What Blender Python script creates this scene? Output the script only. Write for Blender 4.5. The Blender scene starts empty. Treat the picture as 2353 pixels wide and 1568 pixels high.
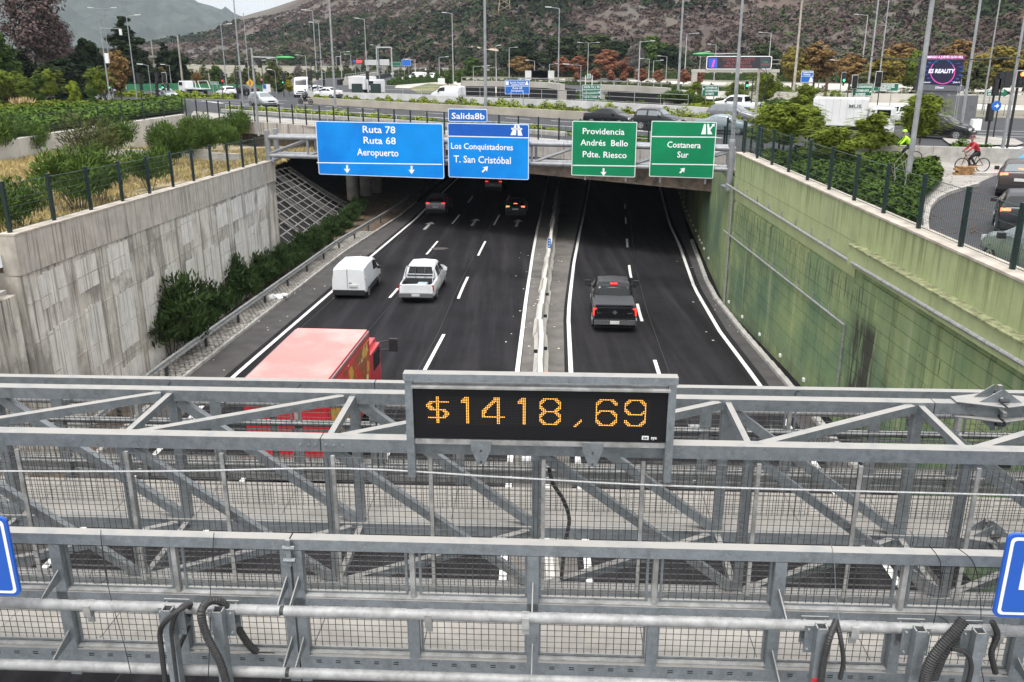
import bpy, bmesh, math, random
import numpy as np
from mathutils import Vector, Matrix
SC = bpy.context.scene
COL = SC.collection
R = math.radians
rnd = random.Random(7)

# ---------------------------------------------------------------- camera, light, exposure
CAMZ, PITCH, FPX = 12.0, R(18.1), 2031.0        # FPX: focal length for a 2353 px wide frame
cam = bpy.data.cameras.new('camera'); cam.sensor_width = 36; cam.lens = 36*FPX/2353
cam.clip_start = .1; cam.clip_end = 12000
camo = bpy.data.objects.new('camera', cam); COL.objects.link(camo)
camo.location = (0, 0, CAMZ); camo.rotation_euler = (R(90)-PITCH, 0, 0)
SC.camera = camo
SUN_EL, SUN_AZ = R(68), R(200)                  # overcast: a weak, very soft sun behind the camera
world = bpy.data.worlds.new('World'); SC.world = world; world.use_nodes = True
wn = world.node_tree.nodes; wl = world.node_tree.links
sky = wn.new('ShaderNodeTexSky'); sky.sky_type = 'NISHITA'; sky.sun_disc = False
sky.sun_elevation = SUN_EL; sky.sun_rotation = SUN_AZ; sky.dust_density = 4; sky.ozone_density = 1
hs = wn.new('ShaderNodeHueSaturation'); hs.inputs['Saturation'].default_value = .12
mixw = wn.new('ShaderNodeMix'); mixw.data_type = 'RGBA'; mixw.inputs[0].default_value = .55
mixw.inputs[7].default_value = (9.0, 9.15, 9.4, 1)      # cloud deck, evens the clear sky out
wl.new(sky.outputs[0], hs.inputs['Color']); wl.new(hs.outputs[0], mixw.inputs[6])
wtc = wn.new('ShaderNodeTexCoord'); wsx = wn.new('ShaderNodeSeparateXYZ'); wl.new(wtc.outputs['Generated'], wsx.inputs[0])   # overcast: the zenith is brighter than the horizon
wmr = wn.new('ShaderNodeMapRange'); wmr.inputs[1].default_value = 0; wmr.inputs[2].default_value = 1; wmr.inputs[3].default_value = .9; wmr.inputs[4].default_value = 2.05
wl.new(wsx.outputs[2], wmr.inputs[0]); wvm = wn.new('ShaderNodeVectorMath'); wvm.operation = 'SCALE'; wl.new(mixw.outputs[2], wvm.inputs[0]); wl.new(wmr.outputs[0], wvm.inputs['Scale'])
wl.new(wvm.outputs[0], wn['Background'].inputs['Color'])
wn['Background'].inputs['Strength'].default_value = .105
sun = bpy.data.lights.new('sun', 'SUN'); sun.energy = 1.5; sun.angle = R(20); sun.color = (1, .97, .93)
suno = bpy.data.objects.new('sun', sun); COL.objects.link(suno)
suno.rotation_euler = Vector((math.sin(SUN_AZ)*math.cos(SUN_EL), math.cos(SUN_AZ)*math.cos(SUN_EL), math.sin(SUN_EL))).to_track_quat('Z', 'Y').to_euler()
SC.view_settings.view_transform = 'Standard'; SC.view_settings.look = 'None'
SC.view_settings.exposure = 0.6; SC.view_settings.gamma = 1; SC.view_settings.use_curve_mapping = False
SC.cycles.max_bounces = 6; SC.cycles.diffuse_bounces = 3; SC.cycles.glossy_bounces = 3; SC.cycles.volume_bounces = 1
SC.cycles.transparent_max_bounces = 6; SC.cycles.use_denoising = True

# ---------------------------------------------------------------- survey helpers: measured picture points to places in the site
def ray(px, py):
    u = (px-1176.5)/FPX; v = (784-py)/FPX
    return Vector((u, math.cos(PITCH)+v*math.sin(PITCH), -math.sin(PITCH)+v*math.cos(PITCH)))
ZS = 6.0                                        # street level above the sunken road
def G(px, py, z=ZS):
    d = ray(px, py); t = (z-CAMZ)/d.z
    return Vector((d.x*t, d.y*t, z))
def atY(px, py, Y):
    d = ray(px, py); t = Y/d.y
    return Vector((d.x*t, Y, CAMZ+d.z*t))
def atX(px, py, X):
    d = ray(px, py); t = X/d.x
    return Vector((X, d.y*t, CAMZ+d.z*t))
def zr(Y):                                      # sunken road: level, then falling into the tunnel
    if Y < 28: return 0.0
    if Y < 34: return -.036*(Y-28)**2/12
    if Y < 76: return -.108-.036*(Y-34)
    return -1.62
def L(px, py):
    p = G(px, py, 0)
    for _ in range(12): p = G(px, py, zr(p.y))
    return p
def Hat(base, px, py):                          # height above base of a picture point straight over it
    d = ray(px, py); t = base.y/d.y
    return CAMZ+d.z*t-base.z

# ---------------------------------------------------------------- materials
MATS = {}
def M(name, col, rough=.7, metal=0, var=.12, scale=3.0, bump=0, bscale=30, streak=0, col2=None, emit=0, spec=.5, coat=0, detail=6, lo=.35, hi=.65, coords='Object'):
    if name in MATS: return MATS[name]
    m = bpy.data.materials.new(name); m.use_nodes = True; MATS[name] = m
    n = m.node_tree.nodes; l = m.node_tree.links; b = n['Principled BSDF']
    b.inputs['Roughness'].default_value = rough; b.inputs['Metallic'].default_value = metal
    b.inputs['Specular IOR Level'].default_value = spec
    if coat: b.inputs['Coat Weight'].default_value = coat; b.inputs['Coat Roughness'].default_value = .08
    c = (*col, 1)
    if var or col2 is not None:
        tc = n.new('ShaderNodeNewGeometry'); no = n.new('ShaderNodeTexNoise'); no.inputs['Scale'].default_value = scale; no.inputs['Detail'].default_value = detail
        no.inputs['Roughness'].default_value = .62
        mp = n.new('ShaderNodeMapping'); l.new(tc.outputs['Position'], mp.inputs['Vector'])
        mp.inputs['Scale'].default_value = (1, 1, 1) if not streak else (1, 1, 1/streak)
        l.new(mp.outputs[0], no.inputs['Vector'])
        mr = n.new('ShaderNodeMapRange'); mr.inputs[1].default_value = lo; mr.inputs[2].default_value = hi
        l.new(no.outputs['Fac'], mr.inputs[0])
        mx = n.new('ShaderNodeMix'); mx.data_type = 'RGBA'
        a = col; d = col2 if col2 is not None else tuple(max(0, x*(1-2*var)) for x in col)
        if col2 is None: a = tuple(min(1, x*(1+var)) for x in col)
        mx.inputs[6].default_value = (*d, 1); mx.inputs[7].default_value = (*a, 1)
        l.new(mr.outputs[0], mx.inputs[0]); l.new(mx.outputs[2], b.inputs['Base Color'])
        m['mix'] = mx.name
    else: b.inputs['Base Color'].default_value = c
    if bump:
        tc2 = n.new('ShaderNodeNewGeometry'); nb = n.new('ShaderNodeTexNoise'); nb.inputs['Scale'].default_value = bscale; nb.inputs['Detail'].default_value = 4
        l.new(tc2.outputs['Position'], nb.inputs['Vector'])
        bp = n.new('ShaderNodeBump'); bp.inputs['Strength'].default_value = bump; bp.inputs['Distance'].default_value = .02
        l.new(nb.outputs['Fac'], bp.inputs['Height']); l.new(bp.outputs[0], b.inputs['Normal'])
    if emit:
        b.inputs['Emission Color'].default_value = c; b.inputs['Emission Strength'].default_value = emit
    return m
def overlay(m, col, scale=(1, 1, 1), nscale=1, lo=.5, hi=.6, detail=6, tex='noise', fac=1.0, band=None):
    """mix a further stain / wear layer on top of a material's base colour"""
    n = m.node_tree.nodes; l = m.node_tree.links; b = n['Principled BSDF']
    tc = n.new('ShaderNodeNewGeometry'); mp = n.new('ShaderNodeMapping'); mp.inputs['Scale'].default_value = scale
    l.new(tc.outputs['Position'], mp.inputs['Vector'])
    if tex == 'noise':
        t = n.new('ShaderNodeTexNoise'); t.inputs['Scale'].default_value = nscale; t.inputs['Detail'].default_value = detail; out = t.outputs['Fac']; t.inputs['Roughness'].default_value = .6
    elif tex == 'voronoi':
        t = n.new('ShaderNodeTexVoronoi'); t.inputs['Scale'].default_value = nscale; t.feature = 'DISTANCE_TO_EDGE'; out = t.outputs['Distance']
    l.new(mp.outputs[0], t.inputs['Vector'])
    mr = n.new('ShaderNodeMapRange'); mr.inputs[1].default_value = lo; mr.inputs[2].default_value = hi; mr.inputs[4].default_value = fac
    l.new(out, mr.inputs[0]); f = mr.outputs[0]
    if band:                                        # (axis, lo, hi, lo2, hi2): only between these object coordinates
        sx = n.new('ShaderNodeSeparateXYZ'); l.new(tc.outputs['Position'], sx.inputs[0])
        for (ax, a, c) in band:
            r2 = n.new('ShaderNodeMapRange'); r2.inputs[1].default_value = a; r2.inputs[2].default_value = c
            l.new(sx.outputs[ax], r2.inputs[0])
            mu = n.new('ShaderNodeMath'); mu.operation = 'MULTIPLY'; l.new(f, mu.inputs[0]); l.new(r2.outputs[0], mu.inputs[1]); f = mu.outputs[0]
    mx = n.new('ShaderNodeMix'); mx.data_type = 'RGBA'; mx.inputs[7].default_value = (*col, 1)
    src = b.inputs['Base Color']
    if src.links: l.new(src.links[0].from_socket, mx.inputs[6])
    else: mx.inputs[6].default_value = src.default_value
    l.new(f, mx.inputs[0]); l.new(mx.outputs[2], src)
    return m

# ---------------------------------------------------------------- mesh helpers
class MB:
    def __init__(s): s.v = []; s.f = []
    def add(s, vs, fs):
        o = len(s.v); s.v += [tuple(p) for p in vs]; s.f += [tuple(i+o for i in f) for f in fs]; return s
    def box(s, c, d, rz=0, rot=None):
        c = Vector(c); h = Vector(d)/2; m = rot if rot is not None else Matrix.Rotation(rz, 3, 'Z')
        vs = [c+m@Vector((x*h.x, y*h.y, z*h.z)) for x in (-1, 1) for y in (-1, 1) for z in (-1, 1)]
        return s.add(vs, [(0, 1, 3, 2), (4, 6, 7, 5), (0, 4, 5, 1), (2, 3, 7, 6), (0, 2, 6, 4), (1, 5, 7, 3)])
    def beam(s, a, b, w, h, up=(0, 0, 1)):
        a = Vector(a); b = Vector(b); d = b-a; n = d.length; d.normalize(); u = Vector(up)
        if abs(d.dot(u)) > .98: u = Vector((0, 1, 0))
        x = d.cross(u).normalized(); z = x.cross(d).normalized()
        return s.box((a+b)/2, (w, n, h), rot=Matrix((x, d, z)).transposed())
    def tube(s, a, b, r, n=8, r2=None, cap=True):
        return s.poly([a, b], r, n, r2, cap)
    def poly(s, pts, r, n=6, r2=None, cap=True):
        pts = [Vector(p) for p in pts]; rings = []; m = len(pts); up = None
        for i, p in enumerate(pts):
            t = (pts[min(i+1, m-1)]-pts[max(i-1, 0)]).normalized()
            if up is None: up = Vector((0, 0, 1)) if abs(t.z) < .9 else Vector((1, 0, 0))
            x = t.cross(up).normalized(); y = x.cross(t).normalized(); up = y
            rr = r if r2 is None else r+(r2-r)*i/(m-1)
            if callable(r): rr = r(i/(m-1))
            rings.append([p+x*math.cos(2*math.pi*k/n)*rr+y*math.sin(2*math.pi*k/n)*rr for k in range(n)])
        vs = [q for g in rings for q in g]; fs = []
        for i in range(m-1):
            for k in range(n):
                fs.append((i*n+k, i*n+(k+1) % n, (i+1)*n+(k+1) % n, (i+1)*n+k))
        if cap: fs += [tuple(range(n-1, -1, -1)), tuple((m-1)*n+k for k in range(n))]
        return s.add(vs, fs)
    def prism(s, pts, z0, z1):                       # plan polygon, vertical extrusion
        n = len(pts); g = lambda z, i: z(i) if callable(z) else z
        vs = [(p[0], p[1], g(z0, i)) for i, p in enumerate(pts)]+[(p[0], p[1], g(z1, i)) for i, p in enumerate(pts)]
        return s.add(vs, [tuple(range(n-1, -1, -1)), tuple(range(n, 2*n))]+[(i, (i+1) % n, n+(i+1) % n, n+i) for i in range(n)])
    def plate(s, pts, nrm, t):                       # flat 3-D polygon given thickness along nrm
        nrm = Vector(nrm).normalized()*t/2; n = len(pts); pts = [Vector(p) for p in pts]
        return s.add([p+nrm for p in pts]+[p-nrm for p in pts], [tuple(range(n)), tuple(range(2*n-1, n-1, -1))]+[((i+1) % n, i, n+i, n+(i+1) % n) for i in range(n)])
    def strip(s, A, B):                              # sheet between two polylines
        n = len(A); return s.add(list(A)+list(B), [(i, i+1, n+i+1, n+i) for i in range(n-1)])
    def disc(s, c, r, ax='y', n=16, t=.02):
        c = Vector(c); e = {'x': Vector((1, 0, 0)), 'y': Vector((0, 1, 0)), 'z': Vector((0, 0, 1))}[ax]*t/2
        return s.tube(c-e, c+e, r, n)
    def build(s, name, mat, parent=None, smooth=False, world=False, kind=None, label=None):
        me = bpy.data.meshes.new(name); vs = s.v
        if world and parent is not None:
            mi = (Matrix.Translation(parent.location) @ Matrix.Rotation(parent.rotation_euler.z, 4, 'Z')).inverted()
            vs = [tuple(mi@Vector(p)) for p in vs]
        me.from_pydata(vs, [], s.f); me.update()
        bm = bmesh.new(); bm.from_mesh(me); bmesh.ops.recalc_face_normals(bm, faces=bm.faces) if len(s.f) < 20000 and len(s.f) > 1 else None; bm.to_mesh(me); bm.free()
        if smooth:
            me.shade_smooth(); me.set_sharp_from_angle(angle=R(38))
        me.materials.append(mat)
        o = bpy.data.objects.new(name, me); COL.objects.link(o)
        if parent is not None: o.parent = parent
        if kind: o['kind'] = kind
        if label: o['label'] = label
        return o
def tag(o, label, cat, group=None):
    o['label'] = label; o['category'] = cat
    if group: o['group'] = group
    return o
def thing(name, label, cat, loc=(0, 0, 0), rz=0, group=None):
    o = bpy.data.objects.new(name, None); COL.objects.link(o); o.empty_display_size = .2
    o.location = loc; o.rotation_euler = (0, 0, rz); return tag(o, label, cat, group)
KIDS = {}
def dup(o, loc=None, rz=None, label=None, scale=None, parent=None):
    c = o.copy(); COL.objects.link(c)
    if parent is not None: c.parent = parent
    if loc is not None: c.location = loc
    if rz is not None: c.rotation_euler = (0, 0, rz)
    if scale is not None: c.scale = (scale,)*3 if not hasattr(scale, '__len__') else scale
    if label: c['label'] = label
    for k in list(o.children): dup(k, parent=c)
    return c
def piece(name, mesh, mat_unused, parent, loc, rz=0, scale=None):
    o = bpy.data.objects.new(name, mesh); COL.objects.link(o); o.parent = parent; o.location = loc; o.rotation_euler.z = rz
    if scale: o.scale = scale
    return o
def struct(o): o['kind'] = 'structure'; return o
def fastmesh(name, verts, faces, mat, parent=None, kind=None, smooth=False):
    me = bpy.data.meshes.new(name); nv = len(verts); k = faces.shape[1]; nf = len(faces)
    me.vertices.add(nv); me.vertices.foreach_set('co', np.asarray(verts, np.float32).ravel())
    me.loops.add(nf*k); me.loops.foreach_set('vertex_index', faces.astype(np.int32).ravel())
    me.polygons.add(nf); me.polygons.foreach_set('loop_start', np.arange(0, nf*k, k, dtype=np.int32))
    me.update(calc_edges=True)
    if smooth: me.shade_smooth()
    me.materials.append(mat)
    o = bpy.data.objects.new(name, me); COL.objects.link(o)
    if parent is not None: o.parent = parent
    if kind: o['kind'] = kind
    return o
def text(s, size, mat, parent, loc, name='lettering', align='CENTER', extr=.004, sx=1.0, bold=.0, spacing=1.0, rot=(R(90), 0, 0), shear=0):
    c = bpy.data.curves.new(name, 'FONT'); c.body = s; c.size = size; c.align_x = align; c.extrude = extr; c.offset = bold; c.space_character = spacing
    c.resolution_u = 2; c.shear = shear
    t = bpy.data.objects.new(name, c); COL.objects.link(t)
    me = bpy.data.meshes.new_from_object(t); COL.objects.unlink(t); bpy.data.objects.remove(t); bpy.data.curves.remove(c)
    me.materials.clear(); me.materials.append(mat)
    o = bpy.data.objects.new(name, me); COL.objects.link(o); o.parent = parent; o.location = loc; o.rotation_euler = rot; o.scale = (sx, 1, 1)
    return o

def skylit_tops(m, col, lo=.75, hi=.97):
    """sky light painted onto faces that look up, as a dusty coat: dull, pale, not metallic"""
    n = m.node_tree.nodes; l = m.node_tree.links; b = n['Principled BSDF']; g = n.new('ShaderNodeNewGeometry'); sx = n.new('ShaderNodeSeparateXYZ'); l.new(g.outputs['True Normal'], sx.inputs[0])
    mr = n.new('ShaderNodeMapRange'); mr.inputs[1].default_value = lo; mr.inputs[2].default_value = hi; l.new(sx.outputs[2], mr.inputs[0])
    no = n.new('ShaderNodeTexNoise'); no.inputs['Scale'].default_value = 5; no.inputs['Detail'].default_value = 6; l.new(g.outputs['Position'], no.inputs['Vector']); r2 = n.new('ShaderNodeMapRange'); r2.inputs[1].default_value = .3; r2.inputs[2].default_value = .5; r2.inputs[3].default_value = .55; l.new(no.outputs['Fac'], r2.inputs[0])
    mu = n.new('ShaderNodeMath'); mu.operation = 'MULTIPLY'; l.new(mr.outputs[0], mu.inputs[0]); l.new(r2.outputs[0], mu.inputs[1])
    mx = n.new('ShaderNodeMix'); mx.data_type = 'RGBA'; mx.inputs[7].default_value = (*col, 1); l.new(b.inputs['Base Color'].links[0].from_socket, mx.inputs[6]); l.new(mu.outputs[0], mx.inputs[0]); l.new(mx.outputs[2], b.inputs['Base Color'])
    for nm, a, c in (('Metallic', b.inputs['Metallic'].default_value, 0), ('Roughness', b.inputs['Roughness'].default_value, .85)):
        q = n.new('ShaderNodeMapRange'); q.inputs[3].default_value = a; q.inputs[4].default_value = c; l.new(mu.outputs[0], q.inputs[0]); l.new(q.outputs[0], b.inputs[nm])
# ---------------------------------------------------------------- shared materials
galv = M('galvanised_steel', (.25, .275, .29), .42, .6, var=.12, scale=9, bump=.15, bscale=60)
overlay(galv, (.2, .225, .245), nscale=4.5, lo=.45, hi=.75, fac=.5)
overlay(galv, (.13, .14, .145), scale=(1, 1, .25), nscale=5, lo=.58, hi=.74, fac=.55)
overlay(galv, (.4, .42, .43), nscale=45, lo=.55, hi=.68, fac=.45)
overlay(galv, (.12, .125, .13), nscale=70, lo=.6, hi=.7, fac=.5)
skylit_tops(galv, (.29, .277, .257))  # paler tops: overhead light put into the steel colour as dust
galv_old = M('weathered_steel', (.32, .32, .31), .65, .2, var=.2, scale=5, streak=0)
overlay(galv_old, (.2, .185, .165), nscale=4, lo=.52, hi=.7, fac=.6)
pipe_m = M('painted_pipe_steel', (.3, .3, .295), .6, .15, var=.14, scale=6)
overlay(pipe_m, (.17, .17, .165), nscale=11, lo=.5, hi=.72, fac=.7)
wire_m = M('wire_steel', (.07, .07, .068), .5, .4, var=.25, scale=4)
dark_steel = M('dark_steel', (.05, .052, .055), .6, .2, var=.2)
beige_floor = M('dusty_walkway_sheet', (.37, .345, .31), .85, 0, var=.09, scale=2.2, bump=.1)
overlay(beige_floor, (.22, .2, .18), nscale=1.7, lo=.55, hi=.72, fac=.55)
overlay(beige_floor, (.12, .11, .1), nscale=9, lo=.70, hi=.74, fac=.8)
asphalt = M('asphalt', (.015, .0138, .0155), .9, 0, var=.12, scale=.6, bump=.35, bscale=90, spec=.12)
overlay(asphalt, (.034, .032, .034), scale=(1.3, .05, 1), nscale=1.1, lo=.45, hi=.7, fac=.8)
overlay(asphalt, (.021, .02, .021), nscale=9, detail=2, lo=.6, hi=.75, fac=.6)
overlay(asphalt, (.008, .0075, .008), scale=(.9, .03, 1), nscale=1.0, lo=.54, hi=.7, fac=.7)
overlay(asphalt, (.008, .008, .008), scale=(1, .25, 1), nscale=.8, lo=.58, hi=.75, fac=.6)
overlay(asphalt, (.05, .048, .047), nscale=3.5, detail=10, lo=.64, hi=.8, fac=.5)
asphalt_up = M('street_asphalt', (.036, .036, .04), .9, 0, var=.1, scale=.3, bump=.2, bscale=40)
overlay(asphalt_up, (.03, .031, .034), scale=(1, .25, 1), nscale=.25, lo=.5, hi=.65, fac=.8)
shoulder_m = M('shoulder_asphalt', (.062, .057, .055), .9, 0, var=.14, scale=1.2, bump=.3)
overlay(shoulder_m, (.035, .033, .032), nscale=.8, lo=.52, hi=.7, fac=.7)
paint_w = M('road_paint', (.68, .67, .64), .7, 0, var=.12, scale=6)
overlay(paint_w, (.3, .29, .28), nscale=14, lo=.64, hi=.72, fac=.7)
conc = M('concrete', (.38, .36, .33), .88, 0, var=.12, scale=1.6, bump=.3, bscale=14)
overlay(conc, (.2, .185, .165), scale=(1, 1, .16), nscale=2.2, lo=.55, hi=.72, fac=.7)
conc_l = M('pale_concrete', (.5, .475, .43), .88, 0, var=.1, scale=.8, bump=.2)
overlay(conc_l, (.33, .3, .27), scale=(1, 1, .2), nscale=1.1, lo=.55, hi=.7, fac=.6)
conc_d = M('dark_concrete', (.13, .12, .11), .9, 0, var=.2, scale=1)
white_m = M('white_paint', (.78, .78, .77), .4, 0, var=.03)
black_m = M('black_plastic', (.018, .018, .02), .55, 0, var=.1)
rubber = M('tyre_rubber', (.025, .025, .026), .85, 0, var=.1)
green_post = M('green_post_paint', (.006, .02, .018), .45, .1, var=.12)
# ================================================================ SUNKEN ROAD
def poly_interp(pts, n):                          # resample a polyline by Y
    pts = sorted(pts, key=lambda p: p[1]); ys = [p[1] for p in pts]
    return lambda Y: float(np.interp(Y, ys, [p[0] for p in pts])) if ys[0] <= Y <= ys[-1] else (
        pts[0][0]+(Y-ys[0])*(pts[1][0]-pts[0][0])/(ys[1]-ys[0]) if Y < ys[0] else pts[-1][0]+(Y-ys[-1])*(pts[-1][0]-pts[-2][0])/(ys[-1]-ys[-2]))
def trace(*pix): return poly_interp([tuple(L(*p)) for p in pix], 0)
xKerbL = trace((427, 871), (791, 583), (983, 447))
xEdgeL = trace((531, 871), (763, 670), (845, 596), (974, 484), (1043, 418))
xLane1 = trace((820, 770), (905, 674), (993, 570), (1048, 504), (1083, 456))
xLane2 = trace((976, 851), (1020, 769), (1063, 662), (1107, 571), (1141, 506), (1168, 455))
xEdgeC = trace((1188, 860), (1209, 687), (1224, 586), (1235, 525), (1251, 451))
xBar = trace((1242, 860), (1241, 771), (1248, 704), (1255, 643), (1265, 576), (1275, 502), (1282, 445))
xEdgeR0 = trace((1312, 860), (1306, 730), (1309, 687), (1319, 603), (1332, 536), (1349, 452))
xLaneR = trace((1510, 846), (1469, 719), (1447, 624), (1441, 559), (1438, 510))
xEdgeR = trace((1740, 878), (1653, 761), (1596, 663), (1562, 566), (1540, 519), (1520, 445))
xKerbR = trace((1800, 882), (1705, 771), (1640, 687), (1618, 646), (1588, 560), (1568, 480))
YS = [4, 8, 12, 16, 20, 24, 28, 31, 34, 37, 40, 44, 48, 52, 56, 60, 65, 70, 76, 84, 95, 110, 130, 160]
def xw(f, Y): return f(max(Y, 29)) if Y < 29 else f(Y)
# near part below 29 m: lines run on with the direction they have at 29-34
def XF(f):
    s = (f(36)-f(30))/6*.6
    return lambda Y: f(Y) if Y >= 30 else f(30)+(Y-30)*s
xKerbL, xEdgeL, xLane1, xLane2, xEdgeC, xBar, xEdgeR0, xLaneR, xEdgeR, xKerbR = map(XF, (xKerbL, xEdgeL, xLane1, xLane2, xEdgeC, xBar, xEdgeR0, xLaneR, xEdgeR, xKerbR))
def XW(Y):                                        # inner face of the right wall
    return 11.0 if Y <= 44 else 11.0+(Y-44)*.125
m = MB(); m.strip([(-17, Y, zr(Y)) for Y in YS], [(max(XW(Y), 11)+1, Y, zr(Y)) for Y in YS])
road = struct(m.build('sunken_road', asphalt))
def ribbon(name, f0, f1, y0, y1, dz, mat, parent=None, ys=None):
    yy = [y0]+[Y for Y in (ys or np.arange(math.ceil(y0)+1, y1, 2.0)) if y0 < Y < y1]+[y1]
    m = MB().strip([(f0(Y), Y, zr(Y)+dz) for Y in yy], [(f1(Y), Y, zr(Y)+dz) for Y in yy])
    o = m.build(name, mat, parent); return o
off = lambda f, d: (lambda Y: f(Y)+d)
struct(ribbon('shoulder', xKerbL, off(xEdgeL, -.35), 4, 130, .004, shoulder_m))
struct(ribbon('shoulder', off(xEdgeR, .35), xKerbR, 4, 130, .004, shoulder_m))
struct(ribbon('median_strip', off(xEdgeC, .12), off(xEdgeR0, -.25), 4, 150, .006, M('median_concrete', (.13, .118, .106), .9, 0, var=.16, scale=.9, bump=.3)))
for f, w in ((xEdgeL, .18), (xEdgeC, .18), (xEdgeR0, .18), (xEdgeR, .18)):
    ribbon('edge_line', off(f, -w/2), off(f, w/2), 4, 150, .011, paint_w, road)
def dash(f, a, b, w=.15): ribbon('lane_dash', off(f, -w/2), off(f, w/2), a, b, .012, paint_w, road)
for pa, pb in (((895, 685), (915, 663)), ((979, 585), (1008, 555)), ((1038, 515), (1057, 494)), ((1077, 466), (1090, 451))): dash(xLane1, L(*pa).y, L(*pb).y)
dash(xLane1, 30.5, 34.3); dash(xLane1, 20, 24)
for pa, pb in (((976, 851), (1020, 769)), ((1050, 687), (1077, 637)), ((1097, 588), (1117, 555)), ((1133, 518), (1148, 494)), ((1164, 465), (1172, 450))): dash(xLane2, L(*pa).y, L(*pb).y)
dash(xLane2, 22, 26); dash(xLane2, 10, 14)
for pa, pb in (((1520, 866), (1500, 828)), ((1475, 739), (1463, 699)), ((1451, 639), (1443, 610)), ((1443, 569), (1439, 549)), ((1440, 515), (1439, 500)), ((1439, 480), (1438, 470))): dash(xLaneR, L(*pa).y, L(*pb).y)
dash(xLaneR, 20, 24); dash(xLaneR, 11, 14)
def road_arrow(px, py):
    c = L(px, py); h = math.atan2(xLane2(c.y+3)-xLane2(c.y-3), 6); t = 4.2
    pts = [(-.12, -t/2), (.12, -t/2), (.12, t/2-1.3), (.42, t/2-1.3), (0, t/2), (-.42, t/2-1.3), (-.12, t/2-1.3)]
    q = [(c.x+x*math.cos(h)+y*math.sin(h), c.y-x*math.sin(h)+y*math.cos(h)) for x, y in pts]
    mb = MB(); mb.add([(x, y, zr(y)+.013) for x, y in q], [(0, 1, 2, 6), (3, 4, 5), (2, 3, 5, 6)]); mb.build('road_arrow', M('worn_paint', (.4, .39, .37), .8, 0, var=.2, scale=5), road)
for p in ((984, 519), (1090, 511), (1189, 513)): road_arrow(*p)
m = MB()
for (px, py, a, b) in ((846, 578, .45, .5), (1010, 572, .6, .25)):
    c = L(px, py); m.add([(c.x+a*math.cos(t)*(1+.2*math.sin(3*t)), c.y+b*2*math.sin(t), zr(c.y+b*2*math.sin(t))+.0135) for t in np.linspace(0, 6.28, 15)[:-1]], [tuple(range(14))])
m.build('tar_patch', M('tar_stain', (.07, .062, .058), .8, 0, var=.2), road)
seam_m = M('bitumen_seam', (.006, .006, .006), .6, 0, var=0)
for f, dx in ((xLane1, .35), (xLane2, -.3), (xLaneR, .4), (xEdgeL, .5)): ribbon('road_seam', off(f, dx), off(f, dx+.035), 8, 80, .009, seam_m, road)
# kerbs
def kerb(name, f, side, y0, y1, step=1.0, w=.16, h=.14, mat=conc):
    me = MB().box((0, 0, h/2), (w, step-.012, h)).build(name, mat); me0 = me.data; COL.objects.unlink(me)
    root = bpy.data.objects.new(name+'_line', None); COL.objects.link(root); root['kind'] = 'structure'
    Y = y0
    while Y < y1:
        a = math.atan2(f(Y+step)-f(Y), step)
        o = piece('kerb_stone', me0, None, root, (f(Y+step/2)+side*w/2, Y+step/2, zr(Y+step/2)+rnd.uniform(-.008, .008)), -a); Y += step
    return root
kerb('kerb', xKerbL, -1, 24, 84); kerb('kerb', xKerbR, 1, 24, 64, w=.22)
# cobbled strip behind the left kerb, then soil with shrubs up to the wall
xG = lambda Y: xKerbL(Y)-.16
xCob = lambda Y: xKerbL(Y)-.16-1.15
cob_soil = M('dry_soil', (.12, .085, .055), .95, 0, var=.3, scale=3, bump=.6)
m = MB(); m.strip([(-17, Y, zr(Y)+.12) for Y in YS], [(xG(Y), Y, zr(Y)+.12) for Y in YS]); struct(m.build('planting_strip', cob_soil))
cr = random.Random(3); root = bpy.data.objects.new('cobbled_verge', None); COL.objects.link(root); root['kind'] = 'structure'
stone_m = [M('cobble_a', (.3, .28, .25), .9, 0, var=.2, scale=4), M('cobble_b', (.24, .22, .2), .9, 0, var=.2, scale=4), M('cobble_c', (.36, .33, .29), .9, 0, var=.2, scale=4)]
stones = []
for k in range(6):
    n = 7; pts = [(math.cos(t*2*math.pi/n)*.115*cr.uniform(.8, 1.1), math.sin(t*2*math.pi/n)*.105*cr.uniform(.8, 1.1)) for t in range(n)]
    o = MB().prism(pts, 0, .05+.01*cr.random()).build('cobble', stone_m[k % 3]); stones.append(o.data); COL.objects.unlink(o)
slots = [(i, j) for i in range(170) for j in range(5)]
jm = MB(); cnt = 0
for i, j in slots:
    Y = 29.5+i*.225; x = xG(Y)-.13-j*.215+(.1 if i % 2 else 0); z = zr(Y)+.12
    if cnt < 290: piece('cobble', stones[cr.randrange(6)], None, root, (x, Y, z), cr.uniform(0, 6))
    else: jm.prism([(x+math.cos(t*1.257)*.105, Y+math.sin(t*1.257)*.1) for t in range(5)], z, z+.05)
    cnt += 1
jm.build('far_cobbles', stone_m[0], root, kind='stuff')
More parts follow.
